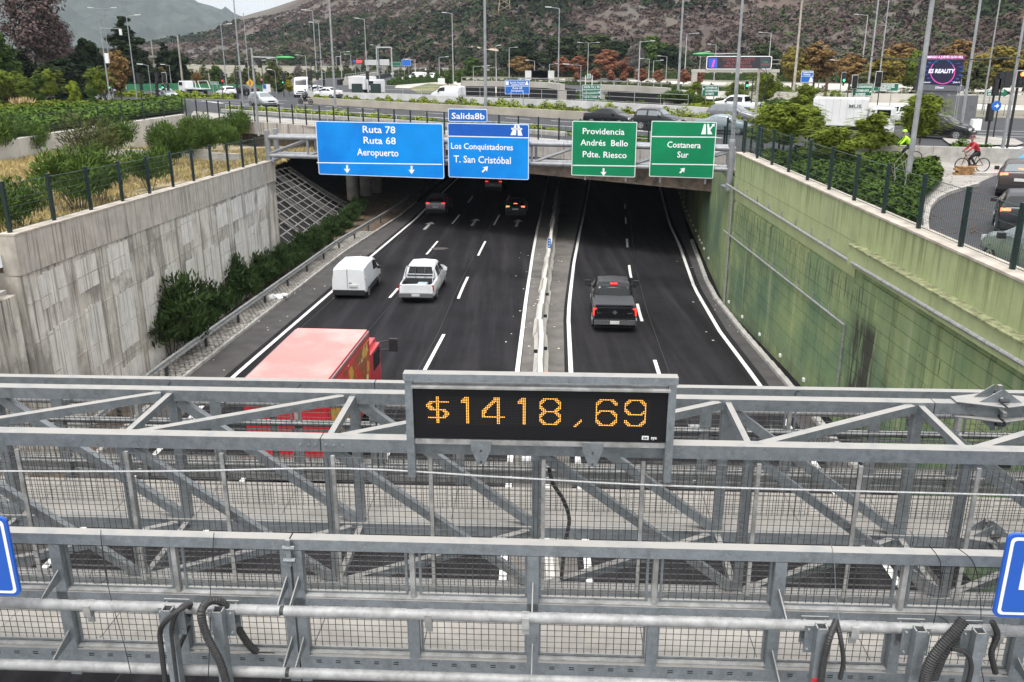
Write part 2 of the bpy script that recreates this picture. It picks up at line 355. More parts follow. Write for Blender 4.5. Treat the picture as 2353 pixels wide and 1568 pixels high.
# guard rail
gr = thing('guard_rail', 'long galvanised crash barrier along the left shoulder below the shrubs', 'guard rail', (xKerbL(40)-.5, 40, zr(40)))
xRail = lambda Y: xKerbL(Y)-.55
yy = list(np.arange(26, 96, 2.0)); prof = [(0, .80), (.05, .76), (.05, .70), (.0, .65), (.05, .60), (.05, .54), (0, .50), (-.02, .50), (-.02, .80)]
m = MB(); n = len(prof)
vs = [(xRail(Y)+px, Y, zr(Y)+pz+.1) for Y in yy for px, pz in prof]
m.add(vs, [(i*n+k, i*n+(k+1) % n, (i+1)*n+(k+1) % n, (i+1)*n+k) for i in range(len(yy)-1) for k in range(n)])
m.build('rail', galv_old, gr, world=True)
for Y in np.arange(28, 94, 4.0):
    x = xRail(Y); z = zr(Y)+.1
    MB().box((x-.09, Y, z+.38), (.1, .12, .78)).build('post', dark_steel, gr, world=True)
    if Y < 60: MB().box((x+.07, Y+1.9, z+.66), (.02, .09, .08)).build('reflector', M('orange_reflector', (.75, .16, .03), .4, 0, var=0), gr, world=True)

# median barrier: single jersey segments
mbr = thing('median_barrier', 'pale concrete jersey barrier between the two sunken carriageways', 'barrier', (xBar(30), 30, 0))
jp = [(-.3, 0), (-.3, .08), (-.14, .3), (-.09, .86), (.09, .86), (.14, .3), (.3, .08), (.3, 0)]
Y = 8.0; k = 0
while Y < 100:
    s = 3.0; j = .05*math.sin(k*2.3); a = Vector((xBar(Y)+j, Y, zr(Y))); b = Vector((xBar(Y+s)+.05*math.sin(k*1.7), Y+s-.02, zr(Y+s)))
    m = MB(); n = len(jp); m.add([(a.x+x, a.y, a.z+z) for x, z in jp]+[(b.x+x, b.y, b.z+z) for x, z in jp], [(i, (i+1) % n, n+(i+1) % n, n+i) for i in range(n)]+[tuple(range(n)), tuple(range(2*n-1, n-1, -1))])
    m.build('barrier_segment', conc_l, mbr, world=True); Y += s; k += 1
for Y, sd, mt in ((34.2, 1, 0), (33.8, -1, 0), (39.5, 1, 0), (31.0, 1, 1), (30, -1, 0), (44, 1, 0)):
    MB().box((xBar(Y)+sd*.2, Y, zr(Y)+.62), (.16, .05, .14)).build('reflector', M('orange_reflector', (.75, .16, .03)) if mt else black_m, mbr, world=True)
c = L(1262, 590); Yb = c.y-1.5
kp = thing('kilometre_post', 'small blue plate standing on the median barrier', 'sign', (xBar(Yb), Yb, zr(Yb)+.86))
MB().box((0, 0, .3), (.2, .03, .6)).build('plate', M('sign_blue', (.01, .15, .55), .4, 0, var=.05), kp)
for dz in (.12, .3, .48): MB().box((0, -.018, dz), (.09, .004, .06)).build('mark', white_m, kp)
# litter
lm = MB(); c = L(642, 692)
for k in range(9): lm.box((c.x+rnd.uniform(-.35, .35), c.y+rnd.uniform(-.3, .3), zr(c.y)+.22+rnd.uniform(0, .1)), (.3, .25, .08), rot=Matrix.Rotation(rnd.uniform(0, 3), 3, (rnd.random(), rnd.random(), 1)))
tag(lm.build('plastic_bag', white_m), 'crumpled white plastic bag lying on the cobbles by the guard rail', 'bag')
c = L(1742, 772); tag(MB().box((c.x+.55, c.y, zr(c.y)+.2), (.3, .05, .38), rot=Matrix.Rotation(.6, 3, 'Y') @ Matrix.Rotation(.5, 3, 'Z')).build('cardboard_piece', M('cardboard', (.42, .27, .17), .9, 0, var=.1)), 'brown cardboard piece leaning at the foot of the green wall', 'cardboard')
rr = random.Random(9); lit = MB()
for k in range(90):
    Y = rr.uniform(26, 60); f = rr.choice((xEdgeC, xBar, xKerbL, xEdgeR, xEdgeL)); x = f(Y)+rr.uniform(-.9, .9) if f is not xBar else f(Y)+rr.choice((-1, 1))*rr.uniform(.4, .9)
    lit.box((x, Y, zr(Y)+.02), (rr.uniform(.02, .1), rr.uniform(.02, .1), .012), rz=rr.random()*3)
lit.build('road_litter', M('litter', (.68, .64, .57), .8, 0, var=.2), kind='stuff')

# ================================================================ RIGHT WALL (green)
WX = 11.0; WT = 7.3
green_w = M('green_wall_paint', (.30, .355, .15), .8, 0, var=.1, scale=.8, bump=.35, bscale=12)
overlay(green_w, (.17, .25, .11), scale=(1, 1, .5), nscale=.5, lo=.4, hi=.6, fac=.85)
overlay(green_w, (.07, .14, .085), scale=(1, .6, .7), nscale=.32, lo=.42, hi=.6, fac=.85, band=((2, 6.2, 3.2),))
overlay(green_w, (.08, .1, .045), scale=(1, 1.8, .06), nscale=2.4, lo=.53, hi=.68, fac=.8)
overlay(green_w, (.06, .07, .035), nscale=7, detail=8, lo=.6, hi=.72, fac=.6)
overlay(green_w, (.34, .37, .21), scale=(1, 1.2, .05), nscale=1.2, lo=.57, hi=.66, fac=.6)
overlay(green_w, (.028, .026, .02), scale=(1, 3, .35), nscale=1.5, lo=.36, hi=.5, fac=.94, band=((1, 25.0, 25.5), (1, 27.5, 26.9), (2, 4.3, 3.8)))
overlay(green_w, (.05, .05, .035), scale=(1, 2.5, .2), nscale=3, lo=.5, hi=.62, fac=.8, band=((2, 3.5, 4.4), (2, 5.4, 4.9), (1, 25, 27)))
overlay(green_w, (.13, .1, .06), nscale=2, lo=.4, hi=.7, fac=.6, band=((2, .7, .2),))
green_p = M('green_parapet_paint', (.33, .375, .18), .8, 0, var=.08, scale=1, bump=.25, bscale=14)
overlay(green_p, (.145, .175, .065), scale=(1, 2.2, .1), nscale=2.5, lo=.48, hi=.66, fac=.85, band=((2, 5.7, 6.9),))
overlay(green_p, (.37, .4, .24), scale=(1, 1.3, .08), nscale=1.7, lo=.55, hi=.68, fac=.5)
coping_m = M('coping_concrete', (.42, .37, .31), .9, 0, var=.15, scale=2)
rw = thing('retaining_wall', 'tall green painted concrete retaining wall on the right of the sunken road', 'wall', (WX+.5, 30, 0))
B0 = atX(1969, 556, WX); BY = 27.6              # where the projecting beam begins
MB().box((WX+.7, 24.5, 2.6), (1.36, 39, 7.22)).build('wall_core', green_w, rw, world=True)
# parapet in lengths with joints, coping on top
Y = 5.0
while Y < 43.9:
    e = min(Y+4.9, 44.0)
    MB().box((WX+.24, (Y+e)/2, (6.22+WT)/2), (.52, e-Y-.015, WT-6.22)).build('parapet_panel', green_p, rw, world=True)
    MB().box((WX+.24, (Y+e)/2, WT+.03), (.62, e-Y-.01, .06)).build('coping', coping_m, rw, world=True)
    Y = e
Y = 5.0
zb = atX(2100, 720, WX-.45)
while Y < BY:
    e = min(Y+4.2, BY)
    MB().box((WX-.03, (Y+e)/2, 5.9), (.56, e-Y-.02, .6)).build('ledge_beam', green_p, rw, world=True)
    MB().box((WX-.05, (Y+e)/2, 6.215), (.6, e-Y-.03, .04)).build('ledge_cap', M('crumbling_mortar', (.24, .25, .13), .95, 0, var=.3, scale=4, bump=.8), rw, world=True)
    Y = e
# board-marked facing: long boards, joints recessed
br = random.Random(11); board_h = .46
bmesh_cache = {}
for i in range(15):
    z0 = -1.0+i*board_h
    Y = 6.0+br.uniform(-2, 0)
    while Y < 43.8:
        s = br.choice((2.44, 3.05, 3.66)); e = min(Y+s, 43.95)
        if z0+board_h > (5.7 if e < BY+1 else 5.1): Y = e; continue
        key = round(e-Y, 2), round(min(z0+board_h, 5.3)-z0, 2)
        if key not in bmesh_cache:
            o = MB().box((0, 0, 0), (.05, key[0]-.018, key[1]-.02)).build('board', green_w); bmesh_cache[key] = o.data; COL.objects.unlink(o)
        o = piece('board_panel', bmesh_cache[key], None, rw, (WX-.005-.5-WX+br.uniform(-.012, .006), (Y+e)/2-30, z0+key[1]/2)); Y = e
# upper plain band between boards and parapet on the far half
MB().box((WX+.0, (BY+43.95)/2, 5.66), (.03, 43.95-BY, 1.1)).build('render_band', green_p, rw, world=True)
# conduits on the wall
def conduit(name, label, pts, r=.045, mat=pipe_m, clips=True):
    t = thing(name, label, 'pipe', pts[0]); MB().poly(pts, r, 8).build('pipe', mat, t, world=True, smooth=True)
    for a, b in zip(pts, pts[1:]):
        a = Vector(a); b = Vector(b); n = int((b-a).length/1.7)
        for k in range(1, n):
            p = a.lerp(b, k/n)
            MB().box((p.x+.07, p.y, p.z+(.1 if clips else 0)), (.06, .05, .34)).build('bracket', galv_old, t, world=True)
    return t
q = lambda px, py, X=WX-.11: atX(px, py, X)
p1 = q(1670, 424); p2 = q(1942, 594); p3 = q(1962, 607, WX-.32); p4 = q(2353, 838, WX-.32); d = (p4-p3); p5 = p4+d*.6
conduit('conduit', 'long upper grey conduit running the full length of the green wall', [p1, p2, p3, p4, p5], .055)
p1 = q(1663, 530); p2 = q(1941, 748); p3 = Vector((p2.x, p2.y, .5))
conduit('conduit', 'lower grey conduit on the green wall that turns down at its near end', [p1, p2, p3], .04)
p1 = Vector((WX-.12, 43.7, zr(43)+.1)); p2 = Vector((WX-.12, 43.7, 5.6))
conduit('downpipe', 'vertical grey pipe at the far corner of the green wall', [p1, p2], .06)
RK = [0]; ORD = ['zero', 'one', 'two', 'three', 'four', 'five', 'six', 'seven', 'eight', 'nine', 'ten', 'eleven', 'twelve', 'thirteen', 'fourteen', 'fifteen', 'sixteen', 'seventeen', 'eighteen', 'nineteen', 'twenty', 'twenty one', 'twenty two', 'twenty three', 'twenty four', 'twenty five']
for (px, py) in ((1675, 694), (1706, 728), (1746, 769), (1793, 817), (1847, 873), (1653, 633), (1641, 609), (1630, 587)):
    pt = atX(px, py, WX-.06) if py > 690 else L(px, py-6)
    if py <= 690: pt = Vector((XW(pt.y)-.15, pt.y, zr(pt.y)+.9))
    tag(MB().box(pt, (.08, .16, .12)).build('wall_reflector', white_m), 'white wall reflector number '+ORD[RK[0]]+' of the row counted from the far corner pipe' if RK.__setitem__(0, RK[0]+1) is None else '', 'reflector', 'white reflectors along the foot of the right wall')
for k in range(14):
    Y = 58+k*2.6
    tag(MB().box((XW(Y)-.12, Y, zr(Y)+.9), (.08, .2, .12)).build('wall_reflector', white_m), 'reflector deep in the right tunnel wall, '+ORD[k+1]+' steps beyond the daylight', 'reflector', 'white reflectors along the foot of the right wall')
# far end: tunnel side wall
ys2 = [44, 50, 56, 64, 75, 90, 110, 140, 160]
m = MB(); m.strip([(XW(Y), Y, zr(Y)) for Y in ys2], [(XW(Y), Y, 5.6) for Y in ys2]); m.strip([(XW(Y)+.5, Y, zr(Y)) for Y in ys2], [(XW(Y)+.5, Y, 5.6) for Y in ys2])
tw = m.build('tunnel_wall', green_w); tag(tw, 'green side wall running into the dark tunnel on the right', 'wall')

# ================================================================ LEFT WALL
LX = -14.1
def lz(Y): return 7.1+(Y-24)*(5.9-7.1)/29
left_w = M('board_marked_concrete', (.53, .49, .42), .9, 0, var=.15, scale=1.1, bump=.6, bscale=9)
overlay(left_w, (.68, .64, .57), scale=(1, 1, .55), nscale=.9, lo=.46, hi=.56, fac=.8)
overlay(left_w, (.17, .155, .13), scale=(1, 2.5, .1), nscale=1.9, lo=.48, hi=.66, fac=.85)
overlay(left_w, (.07, .06, .05), scale=(1, 4, .1), nscale=3, lo=.57, hi=.68, fac=.8)
overlay(left_w, (.14, .125, .11), nscale=.55, lo=.52, hi=.62, fac=.65)
patch_w = M('pale_board_panel', (.68, .65, .595), .9, 0, var=.07, scale=2, bump=.4, bscale=12)
overlay(patch_w, (.3, .275, .24), scale=(1, 5, .15), nscale=1.6, lo=.52, hi=.66, fac=.75)
overlay(patch_w, (.16, .14, .12), scale=(1, 6, .1), nscale=2.5, lo=.58, hi=.72, fac=.8)
par_w = M('stained_parapet', (.47, .43, .37), .9, 0, var=.1, scale=1.5, bump=.5, bscale=10)
overlay(par_w, (.17, .15, .12), scale=(1, 3.5, .1), nscale=2.2, lo=.5, hi=.66, fac=.85)
overlay(par_w, (.43, .41, .37), nscale=1.2, lo=.55, hi=.66, fac=.6)
lw = thing('retaining_wall', 'tall stained grey board-marked concrete retaining wall on the left of the road', 'wall', (LX, 40, 0))
ya, yb, yn = 24.6, 53.0, 6.0
m = MB(); m.prism([(LX, ya+.03), (LX, yb), (LX-1, yb), (LX-1, ya+.03)], -1.2, lambda i: lz([ya, yb, yb, ya][i])-1.1); m.build('wall_core', left_w, lw, world=True)
m = MB(); m.prism([(LX-.35, yn), (LX-.1, ya-.14), (LX-1.1, ya-.14), (LX-1.1, yn)], -.5, 5.4); m.build('near_wall', left_w, lw, world=True)
Y = ya
while Y < yb-.1:
    e = min(Y+4.75, yb)
    m = MB(); m.prism([(LX+.06, Y+.01), (LX+.06, e-.01), (LX-.42, e-.01), (LX-.42, Y+.01)], lambda i: lz([Y, e, e, Y][i])-1.16, lambda i: lz([Y, e, e, Y][i])); m.build('parapet_panel', par_w, lw, world=True)
    m = MB(); m.prism([(LX+.08, Y), (LX+.08, e-.012), (LX-.44, e-.012), (LX-.44, Y)], lambda i: lz([Y, e, e, Y][i])+.002, lambda i: lz([Y, e, e, Y][i])+.05); m.build('coping', coping_m, lw, world=True)
    Y = e
# pale cast fields, each made of a few vertical boards
pr = random.Random(5)
def field(Y0, Y1, z0, z1):
    n = max(2, int((Y1-Y0)/.3)); w = (Y1-Y0)/n
    for k in range(n):
        a = z0+pr.uniform(0, .05); b = z1-pr.uniform(0, .06)
        MB().box((LX-.008+pr.uniform(-.004, .004), Y0+(k+.5)*w, (a+b)/2), (.05, w-.014, b-a)).build('board_panel', patch_w, lw, world=True)
Yc = ya+.9
while Yc < yb-2.2:
    t = lz(Yc)-1.2; w = pr.uniform(1.35, 1.75)
    field(Yc, Yc+w, t-1.25, t-.12) if pr.random() < .75 else None
    field(Yc+.08, Yc+w-.1, t-4.0+pr.uniform(-.1, .1), t-1.75+pr.uniform(-.2, 0))
    field(Yc-.1, Yc+w, -.4 if Yc < 34 else -.9, t-4.5)
    Yc += 2.35
for k in range(5):                                 # fine horizontal lift joints
    z = -.1+k*1.2
    MB().box((LX+.012, (ya+yb)/2, z+.3), (.014, yb-ya-.4, .03)).build('lift_joint', left_w, lw, world=True)
# drain outlet at the near corner
dp = thing('drain_pipe', 'grey bent drain pipe at the near end of the left wall', 'pipe', (LX-.4, 23.6, 5.6))
MB().poly([Vector((0, 0, .1))+Vector((.35*math.cos(t), 0, .35*math.sin(t)+.3)) for t in np.linspace(1.2, 4.4, 8)], .09, 10).build('pipe', pipe_m, dp, smooth=True)
MB().box((.1, 0, .05), (.6, .5, .1)).build('base', conc, dp)

# ================================================================ BRIDGE / TUNNEL MOUTH
BA, BB = Vector((-31.5, 87.5, 0)), Vector((12.9, 54.6, 0)); bd = (BB-BA).normalized(); bn = Vector((-bd.y, bd.x, 0))   # bn points away from the camera
if bn.y < 0: bn = -bn
br_ = thing('road_bridge', 'wide concrete street bridge over the sunken road behind the blue and green signs', 'bridge', (0, 64, 0))
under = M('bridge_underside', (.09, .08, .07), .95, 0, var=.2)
fas = M('stained_fascia', (.37, .34, .31), .9, 0, var=.12, scale=1.2, bump=.3)
overlay(fas, (.1, .085, .07), scale=(3, 3, .15), nscale=1.6, lo=.52, hi=.66, fac=.85)
A = BA; n_seg = 11; Ln = (BB-BA).length+8
for k in range(n_seg+2):
    a = BA+bd*(k*Ln/(n_seg+2)); b = BA+bd*((k+1)*Ln/(n_seg+2)-.02)
    m = MB(); m.prism([(a-bn*.3).to_tuple()[:2], (b-bn*.3).to_tuple()[:2], (b+bn*.1).to_tuple()[:2], (a+bn*.1).to_tuple()[:2]], 5.05, 6.12); m.build('fascia_panel', fas, br_, world=True)
e0 = BA; e1 = BA+bd*(Ln+6)
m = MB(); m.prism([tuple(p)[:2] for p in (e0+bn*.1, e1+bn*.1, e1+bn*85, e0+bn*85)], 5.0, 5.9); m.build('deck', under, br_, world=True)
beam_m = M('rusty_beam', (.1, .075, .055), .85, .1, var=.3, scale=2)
for k in range(10):                                 # girders parallel to the front edge
    a = BA+bn*(.35+k*2.6); b = BA+bd*(Ln+3)+bn*(.35+k*2.6)
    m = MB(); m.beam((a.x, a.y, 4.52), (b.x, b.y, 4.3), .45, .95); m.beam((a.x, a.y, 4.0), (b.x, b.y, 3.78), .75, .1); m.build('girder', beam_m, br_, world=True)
for (px, py) in ((812, 462), (842, 452), (866, 445)):
    c = L(px, py); m = MB().tube((c.x, c.y, zr(c.y)), (c.x, c.y, 4.0), .58, 20); m.build('pier', conc, br_, smooth=True, world=True)
for k in range(9):
    c = L(1283, 445); Y = c.y+4+k*5; m = MB().tube((xBar(Y)+.2, Y, zr(Y)), (xBar(Y)+.2, Y, 4.0), .5, 14); m.build('pier', conc_d, br_, smooth=True, world=True)
# back of the underpass and left abutment in the dark
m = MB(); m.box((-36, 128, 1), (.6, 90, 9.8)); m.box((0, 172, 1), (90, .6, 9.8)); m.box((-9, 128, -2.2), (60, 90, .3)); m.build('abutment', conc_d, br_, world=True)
# steel lattice over the slope left of the carriageway
lat = thing('lattice_cover', 'steel rod lattice lying over the dark slope beyond the left wall', 'lattice', (-15, 58, -1))
def sp(s, t): # s along Y 0..1, t up slope 0..1
    return Vector((-14.9-5.2*t, 53.6+27*s, -1.0-.4*s+(4.9-1.5*s)*t**1.1))
for i in range(17):
    s = i/16; MB().poly([sp(s, t/8)+Vector((0, 0, .22)) for t in range(9)], .035, 4).build('rod', galv_old, lat, world=True)
for j in range(10):
    t = j/9; MB().poly([sp(s/6, t)+Vector((0, 0, .12)) for s in range(7)], .05 if j else .12, 4).build('rail', galv_old, lat, world=True)
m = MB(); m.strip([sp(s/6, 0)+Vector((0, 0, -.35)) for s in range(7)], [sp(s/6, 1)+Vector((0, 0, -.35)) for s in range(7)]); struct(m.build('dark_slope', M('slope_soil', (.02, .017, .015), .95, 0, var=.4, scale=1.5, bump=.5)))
for i in range(0, 26, 5):
    s = i/25; MB().beam(sp(s, .02)-Vector((0, 0, .1)), sp(s, 1)-Vector((0, 0, .1)), .3, .3).build('support_beam', conc_d, lat, world=True)

# ================================================================ UPPER GROUND
grd = M('dry_ground', (.2, .175, .14), .95, 0, var=.2, scale=.15, bump=.3, bscale=6)
overlay(grd, (.09, .12, .045), nscale=.05, lo=.48, hi=.6, fac=.8)
e2 = BA+bd*(Ln+3.2)
YL = [-60, 30, 66, 87.5]; XLs = [-36, -35.5, -34, -31.5]
YRr = [-60, 44, 44.02, 50, 54.6]; XRs = [WX+.5, WX+.5, XW(44)+.45, XW(50)+.4, 13.2]
m = MB(); m.strip([(-3000, Y, ZS) for Y in YL], [(x, Y, ZS) for x, Y in zip(XLs, YL)])
yy2 = YRr+[87.5]; xx2 = XRs+[-31.5]
m.strip([(x, Y, ZS) for x, Y in zip(xx2, yy2)], [(3000, Y, ZS) for Y in yy2])
m.add([(-3000, 87.5, ZS), (-31.5, 87.5, ZS), (3000, 87.5, ZS), (3000, 3500, ZS), (-3000, 3500, ZS)], [(0, 1, 2, 3, 4)])
struct(m.build('ground', grd))
# left terrace with dry grass
def tz(x, Y):
    return float(np.interp(Y, [0, 24, 53, 88], [6.6, 6.55, 5.35, 3.7]))+.15*math.sin(x*.9)*math.sin(Y*.4)
XT = np.linspace(-36.5, LX-.4, 24); YT = np.linspace(-10, 87, 50)
vv = np.array([(x, y, tz(x, y)) for y in YT for x in XT]); nx = len(XT)
ff = np.array([(j*nx+i, j*nx+i+1, (j+1)*nx+i+1, (j+1)*nx+i) for j in range(len(YT)-1) for i in range(nx-1) if not (YT[j+1] > 54 and XT[i+1] > -19)])
terr_m = M('dry_grass_soil', (.3, .24, .13), .95, 0, var=.25, scale=.6, bump=.5); overlay(terr_m, (.33, .27, .2), nscale=.2, lo=.5, hi=.6, fac=.9)
struct(fastmesh('terrace_ground', vv, ff, terr_m))
# back retaining wall on the left
bw = thing('parapet_wall', 'pale concrete wall below the hedge at the back of the left terrace', 'wall', (-33, 70, 3))
ybk = [-5, 12, 30, 42, 54, 66, 74, 81, 87.2]; xb = lambda Y: float(np.interp(Y, [-60, 30, 66, 87.5], [-36, -35.5, -34, -31.5]))
for a, b in zip(ybk, ybk[1:]):
    m = MB(); m.prism([(xb(a)+.25, a+.01), (xb(b)+.25, b-.01), (xb(b)-.2, b-.01), (xb(a)-.2, a+.01)], 3.0, 6.35); m.build('wall_panel', conc_l, bw, world=True)
m = MB(); m.prism([(-31.0, 87.6), (-22, 81), (-22, 81.6), (-31.0, 88.2)], 2.0, 5.0); m.build('return_wall', conc_d, bw, world=True)
lwall = thing('low_wall', 'low concrete kerb wall among the shrubs at the back of the terrace', 'wall', (-28, 62, 4.5))
for k in range(6):
    a = Vector((-31.5+k*2.3, 64-k*.9, 0)); b = Vector((-31.5+(k+1)*2.3-.03, 64-(k+1)*.9, 0)); z = tz(a.x, a.y)
    m = MB(); m.beam((a.x, a.y, z+.3), (b.x, b.y, z+.3), .25, .9); m.build('wall_panel', conc, lwall, world=True)
# ================================================================ FOREGROUND GANTRY
GA = R(2.6); GO = Vector((0, 10.1, 5.7)); GM = Matrix.Rotation(-GA, 3, 'Z')
def GQ(px, py, gy):                               # picture point -> gantry frame point on the plane gy
    d = GM.inverted() @ ray(px, py); t = gy/d.y
    return Vector((d.x*t, gy, CAMZ+d.z*t))
gantry = thing('overhead_gantry', 'galvanised steel truss gantry with mesh walkways crossing the whole foreground above the road', 'gantry', GM @ Vector((0, GO.y, 0))+Vector((0, 0, GO.z)), -GA)
def gb(m, name, mat, parent=None, **k):
    m.v = [tuple(Vector(p)-GO) for p in m.v]
    return m.build(name, mat, parent or gantry, **k)
def gthing(name, label, cat, p, group=None):
    t = thing(name, label, cat, GM @ Vector(p), -GA, group); t['o'] = 1; del t['o']; return t, Vector(p)
def gt(m, name, mat, tp, **k):
    t, p = tp; m.v = [tuple(Vector(v)-p) for v in m.v]; return m.build(name, mat, t, **k)
S, X0 = 2.46, -.14; NODE = lambda i: X0+S*i
NY, FY, FG, BG = 9.4, 10.85, 7.8, 12.25           # near truss, far truss, front guard, back guard
ZT, ZB = 7.64, 5.7
XL_, XR_ = -12.5, 12.5
joint = lambda: None
# chords in lengths between splices
for gy, z, nm, w, cuts in ((NY, ZT, 'top_chord', .165, (-11.9, -2.66, 10.0)), (FY, ZT, 'top_chord', .155, (-11.9, 4.95, 12)), (NY, ZB, 'bottom_chord', .16, (-11.9, 5.5, 12)), (FY, ZB, 'bottom_chord', .16, (-11.9, 4.95, 12))):
    for a, b in zip((XL_,)+cuts, cuts+(XR_,)):
        if b-a > .5: gb(MB().box(((a+b)/2, gy, z), (b-a-.012, w, w)), nm, galv)
for i in range(-5, 6):
    x = NODE(i)
    gb(MB().box((x, NY+.01, (ZT+ZB)/2), (.1, .1, ZT-ZB-.165)), 'vertical', galv)
    gb(MB().box((x, FY+.01, (ZT+ZB)/2), (.12, .12, ZT-ZB-.165)), 'vertical', galv)
    gb(MB().beam((x, NY+.085, ZT-.005), (x, FY-.08, ZT-.005), .075, .09), 'top_crossbar', galv)
    gb(MB().beam((x, NY+.085, ZB-.005), (x, FY-.08, ZB-.005), .075, .09), 'bottom_crossbar', galv)
    if i < 5:
        a, b = Vector((x+.06, NY+.005, ZT-.1)), Vector((x+S-.06, NY+.005, ZB+.1)); gb(MB().beam(a, b, .09, .1), 'side_diagonal', galv)
        a, b = Vector((x+.07, FY+.005, ZT-.1)), Vector((x+S-.07, FY+.005, ZB+.1)); gb(MB().beam(a, b, .1, .12), 'side_diagonal', galv)
        a, b = Vector((x+.12, NY+.09, ZT+.002)), Vector((x+S-.12, FY-.085, ZT+.002)); gb(MB().beam(a, b, .1, .105), 'top_diagonal', galv)
        a, b = Vector((x+.12, NY+.09, ZB)), Vector((x+S-.12, FY-.085, ZB)); gb(MB().beam(a, b, .09, .1), 'bottom_diagonal', galv)
# bolts on chords near splices
bolt_me = MB().tube((0, 0, 0), (0, -.014, 0), .013, 8).build('bolt', galv); bm_ = bolt_me.data; COL.objects.unlink(bolt_me)
for x in (-2.9, -2.8, -2.72, -2.6, -2.5, -2.4):
    piece('bolt', bm_, None, gantry, Vector((x, NY-.083, ZT))-GO)
# mesh panels: woven wire, one mesh per size
wcache = {}
def wire_mesh(w, h, pitch, r=.0044):
    k = (round(w, 3), round(h, 3), pitch)
    if k in wcache: return wcache[k]
    m = MB(); nx_ = int(round(w/pitch)); nz_ = int(round(h/pitch))
    for i in range(nx_+1):
        x = -w/2+i*w/nx_; m.tube((x, 0, -h/2), (x, 0, h/2), r, 3, cap=False)
    for j in range(nz_+1):
        z = -h/2+j*h/nz_; m.tube((-w/2, .004, z), (w/2, .004, z), r, 3, cap=False)
    o = m.build('wire_mesh', wire_m); wcache[k] = o.data; COL.objects.unlink(o); return o.data
def wmesh(xc, gy, zc, w, h, pitch=.075): piece('mesh_panel', wire_mesh(w, h, pitch), None, gantry, Vector((xc, gy, zc))-GO)
def frame(xc, gy, zc, w, h, t=.024, d=.03):
    m = MB(); m.box((xc, gy, zc+h/2-t/2), (w, d, t)); m.box((xc, gy, zc-h/2+t/2), (w, d, t))
    for s in (-1, 1): m.box((xc+s*(w/2-t/2), gy, zc), (t, d, h-2*t-.002))
    gb(m, 'panel_frame', galv)
def guard(gy, out, rng, ztop=7.27):                # out: -1 faces the camera side, +1 the far side
    a, b = NODE(rng[0]), NODE(rng[1])
    xs = [NODE(i) for i in range(rng[0], rng[1]+1)]
    split = [NODE(-1), NODE(3), NODE(-5)]
    cuts = sorted([a-1.2]+[s for s in split if a < s < b]+[b+1.2])
    for p, q_ in zip(cuts, cuts[1:]):
        gb(MB().box(((p+q_)/2, gy, ztop), (q_-p-.016, .125, .12)), 'top_rail', galv)
        gb(MB().box(((p+q_)/2, gy-out*.02, 6.655), (q_-p-.02, .135, .012)), 'shelf_plate', galv_old)
        gb(MB().box(((p+q_)/2, gy+out*.045, 6.6), (q_-p-.02, .03, .09)), 'mid_rail', galv)
        gb(MB().box(((p+q_)/2, gy-out*.03, 5.955), (q_-p-.02, .14, .012)), 'shelf_plate', galv_old)
        tm = MB().box(((p+q_)/2, gy+out*.05, 5.86), (q_-p-.02, .025, .15)); gb(tm, 'cable_tray', galv)
        gb(MB().box(((p+q_)/2, gy+out*.06, 5.71), (q_-p-.02, .09, .07)), 'bottom_rail', galv_old)
    for x in xs:
        if x in split: pp = (x-.062, x+.062)
        else: pp = (x,)
        for px_ in pp: gb(MB().box((px_, gy+out*.005, (ztop+5.6)/2-.03), (.1 if len(pp) == 2 else .115, .11, ztop-.06-5.62)), 'post', galv)
        # gusset plates to the sign pipes
        for px_ in pp:
            for z in (6.83, 6.1):
                g = Vector((px_, gy+out*.06, z)); gb(MB().plate([g+Vector((0, 0, .07)), g+Vector((0, out*.36, -.04)), g+Vector((0, out*.36, -.08)), g+Vector((0, 0, -.06))], (1, 0, 0), .012), 'gusset', galv)
    for x in [x+S/2 for x in xs[:-1]]:
        gb(MB().box((x, gy-out*.0, 6.955), (.05, .07, .58)), 'divider', galv_old)
        gb(MB().box((x, gy+out*.01, 6.1), (.105, .1, .9)), 'post', galv)
    for x in [xs[0]-S/4]+[x+S/4*k for x in xs[:-1] for k in (1, 3)]:
        w = S/2-.15
        wmesh(x, gy-out*.035, 6.94, w, .56); frame(x, gy-out*.035, 6.94, w+.03, .56)
        wmesh(x, gy-out*.035, 6.26, w, .57); frame(x, gy-out*.035, 6.26, w+.03, .57)
    # slots in the tray
    m = MB(); x = a
    while x < b:
        if min(abs(x-t-k*S/2) for t in xs for k in (0, 1)) > .09:
            for dz in (-.012, .012): m.box((x, gy+out*.064, 5.875+dz), (.055, .003, .009))
        x += .205
    gb(m, 'tray_slots', black_m, kind='stuff')
guard(FG, -1, (-3, 3)); guard(BG, 1, (-4, 4))
# walkway floors
for y0, y1 in ((7.9, 9.28), (10.97, 12.15)):
    x = NODE(-5)
    while x < NODE(5)-.1:
        gb(MB().box((x+S/4, (y0+y1)/2, 5.66+rnd.uniform(-.003, .003)), (S/2-.01, y1-y0, .02)), 'floor_plate', beige_floor); x += S/2
gb(MB().box((0, BG+.32, 5.8), (24, .35, .015)), 'outer_ledge', beige_floor)
for k in range(-18, 19):
    x = X0+k*S/4; gb(MB().box((x, 8.59, 5.6), (.05, 1.38, .09)), 'floor_joist', dark_steel)
    gb(MB().box((x, 11.56, 5.6), (.05, 1.18, .09)), 'floor_joist', dark_steel)
# inner mesh fence on the near truss face, hung between the chords
for i in range(-4, 4):
    for k in (0, 1):
        xc = NODE(i)+S/4+k*S/2; wmesh(xc, NY-.12, 6.66, S/2-.05, 1.68)
        gb(MB().box((NODE(i)+k*S/2+(.085 if k == 0 else 0), NY-.125, 6.66), (.045, .035, 1.74)), 'mesh_post', galv_old)
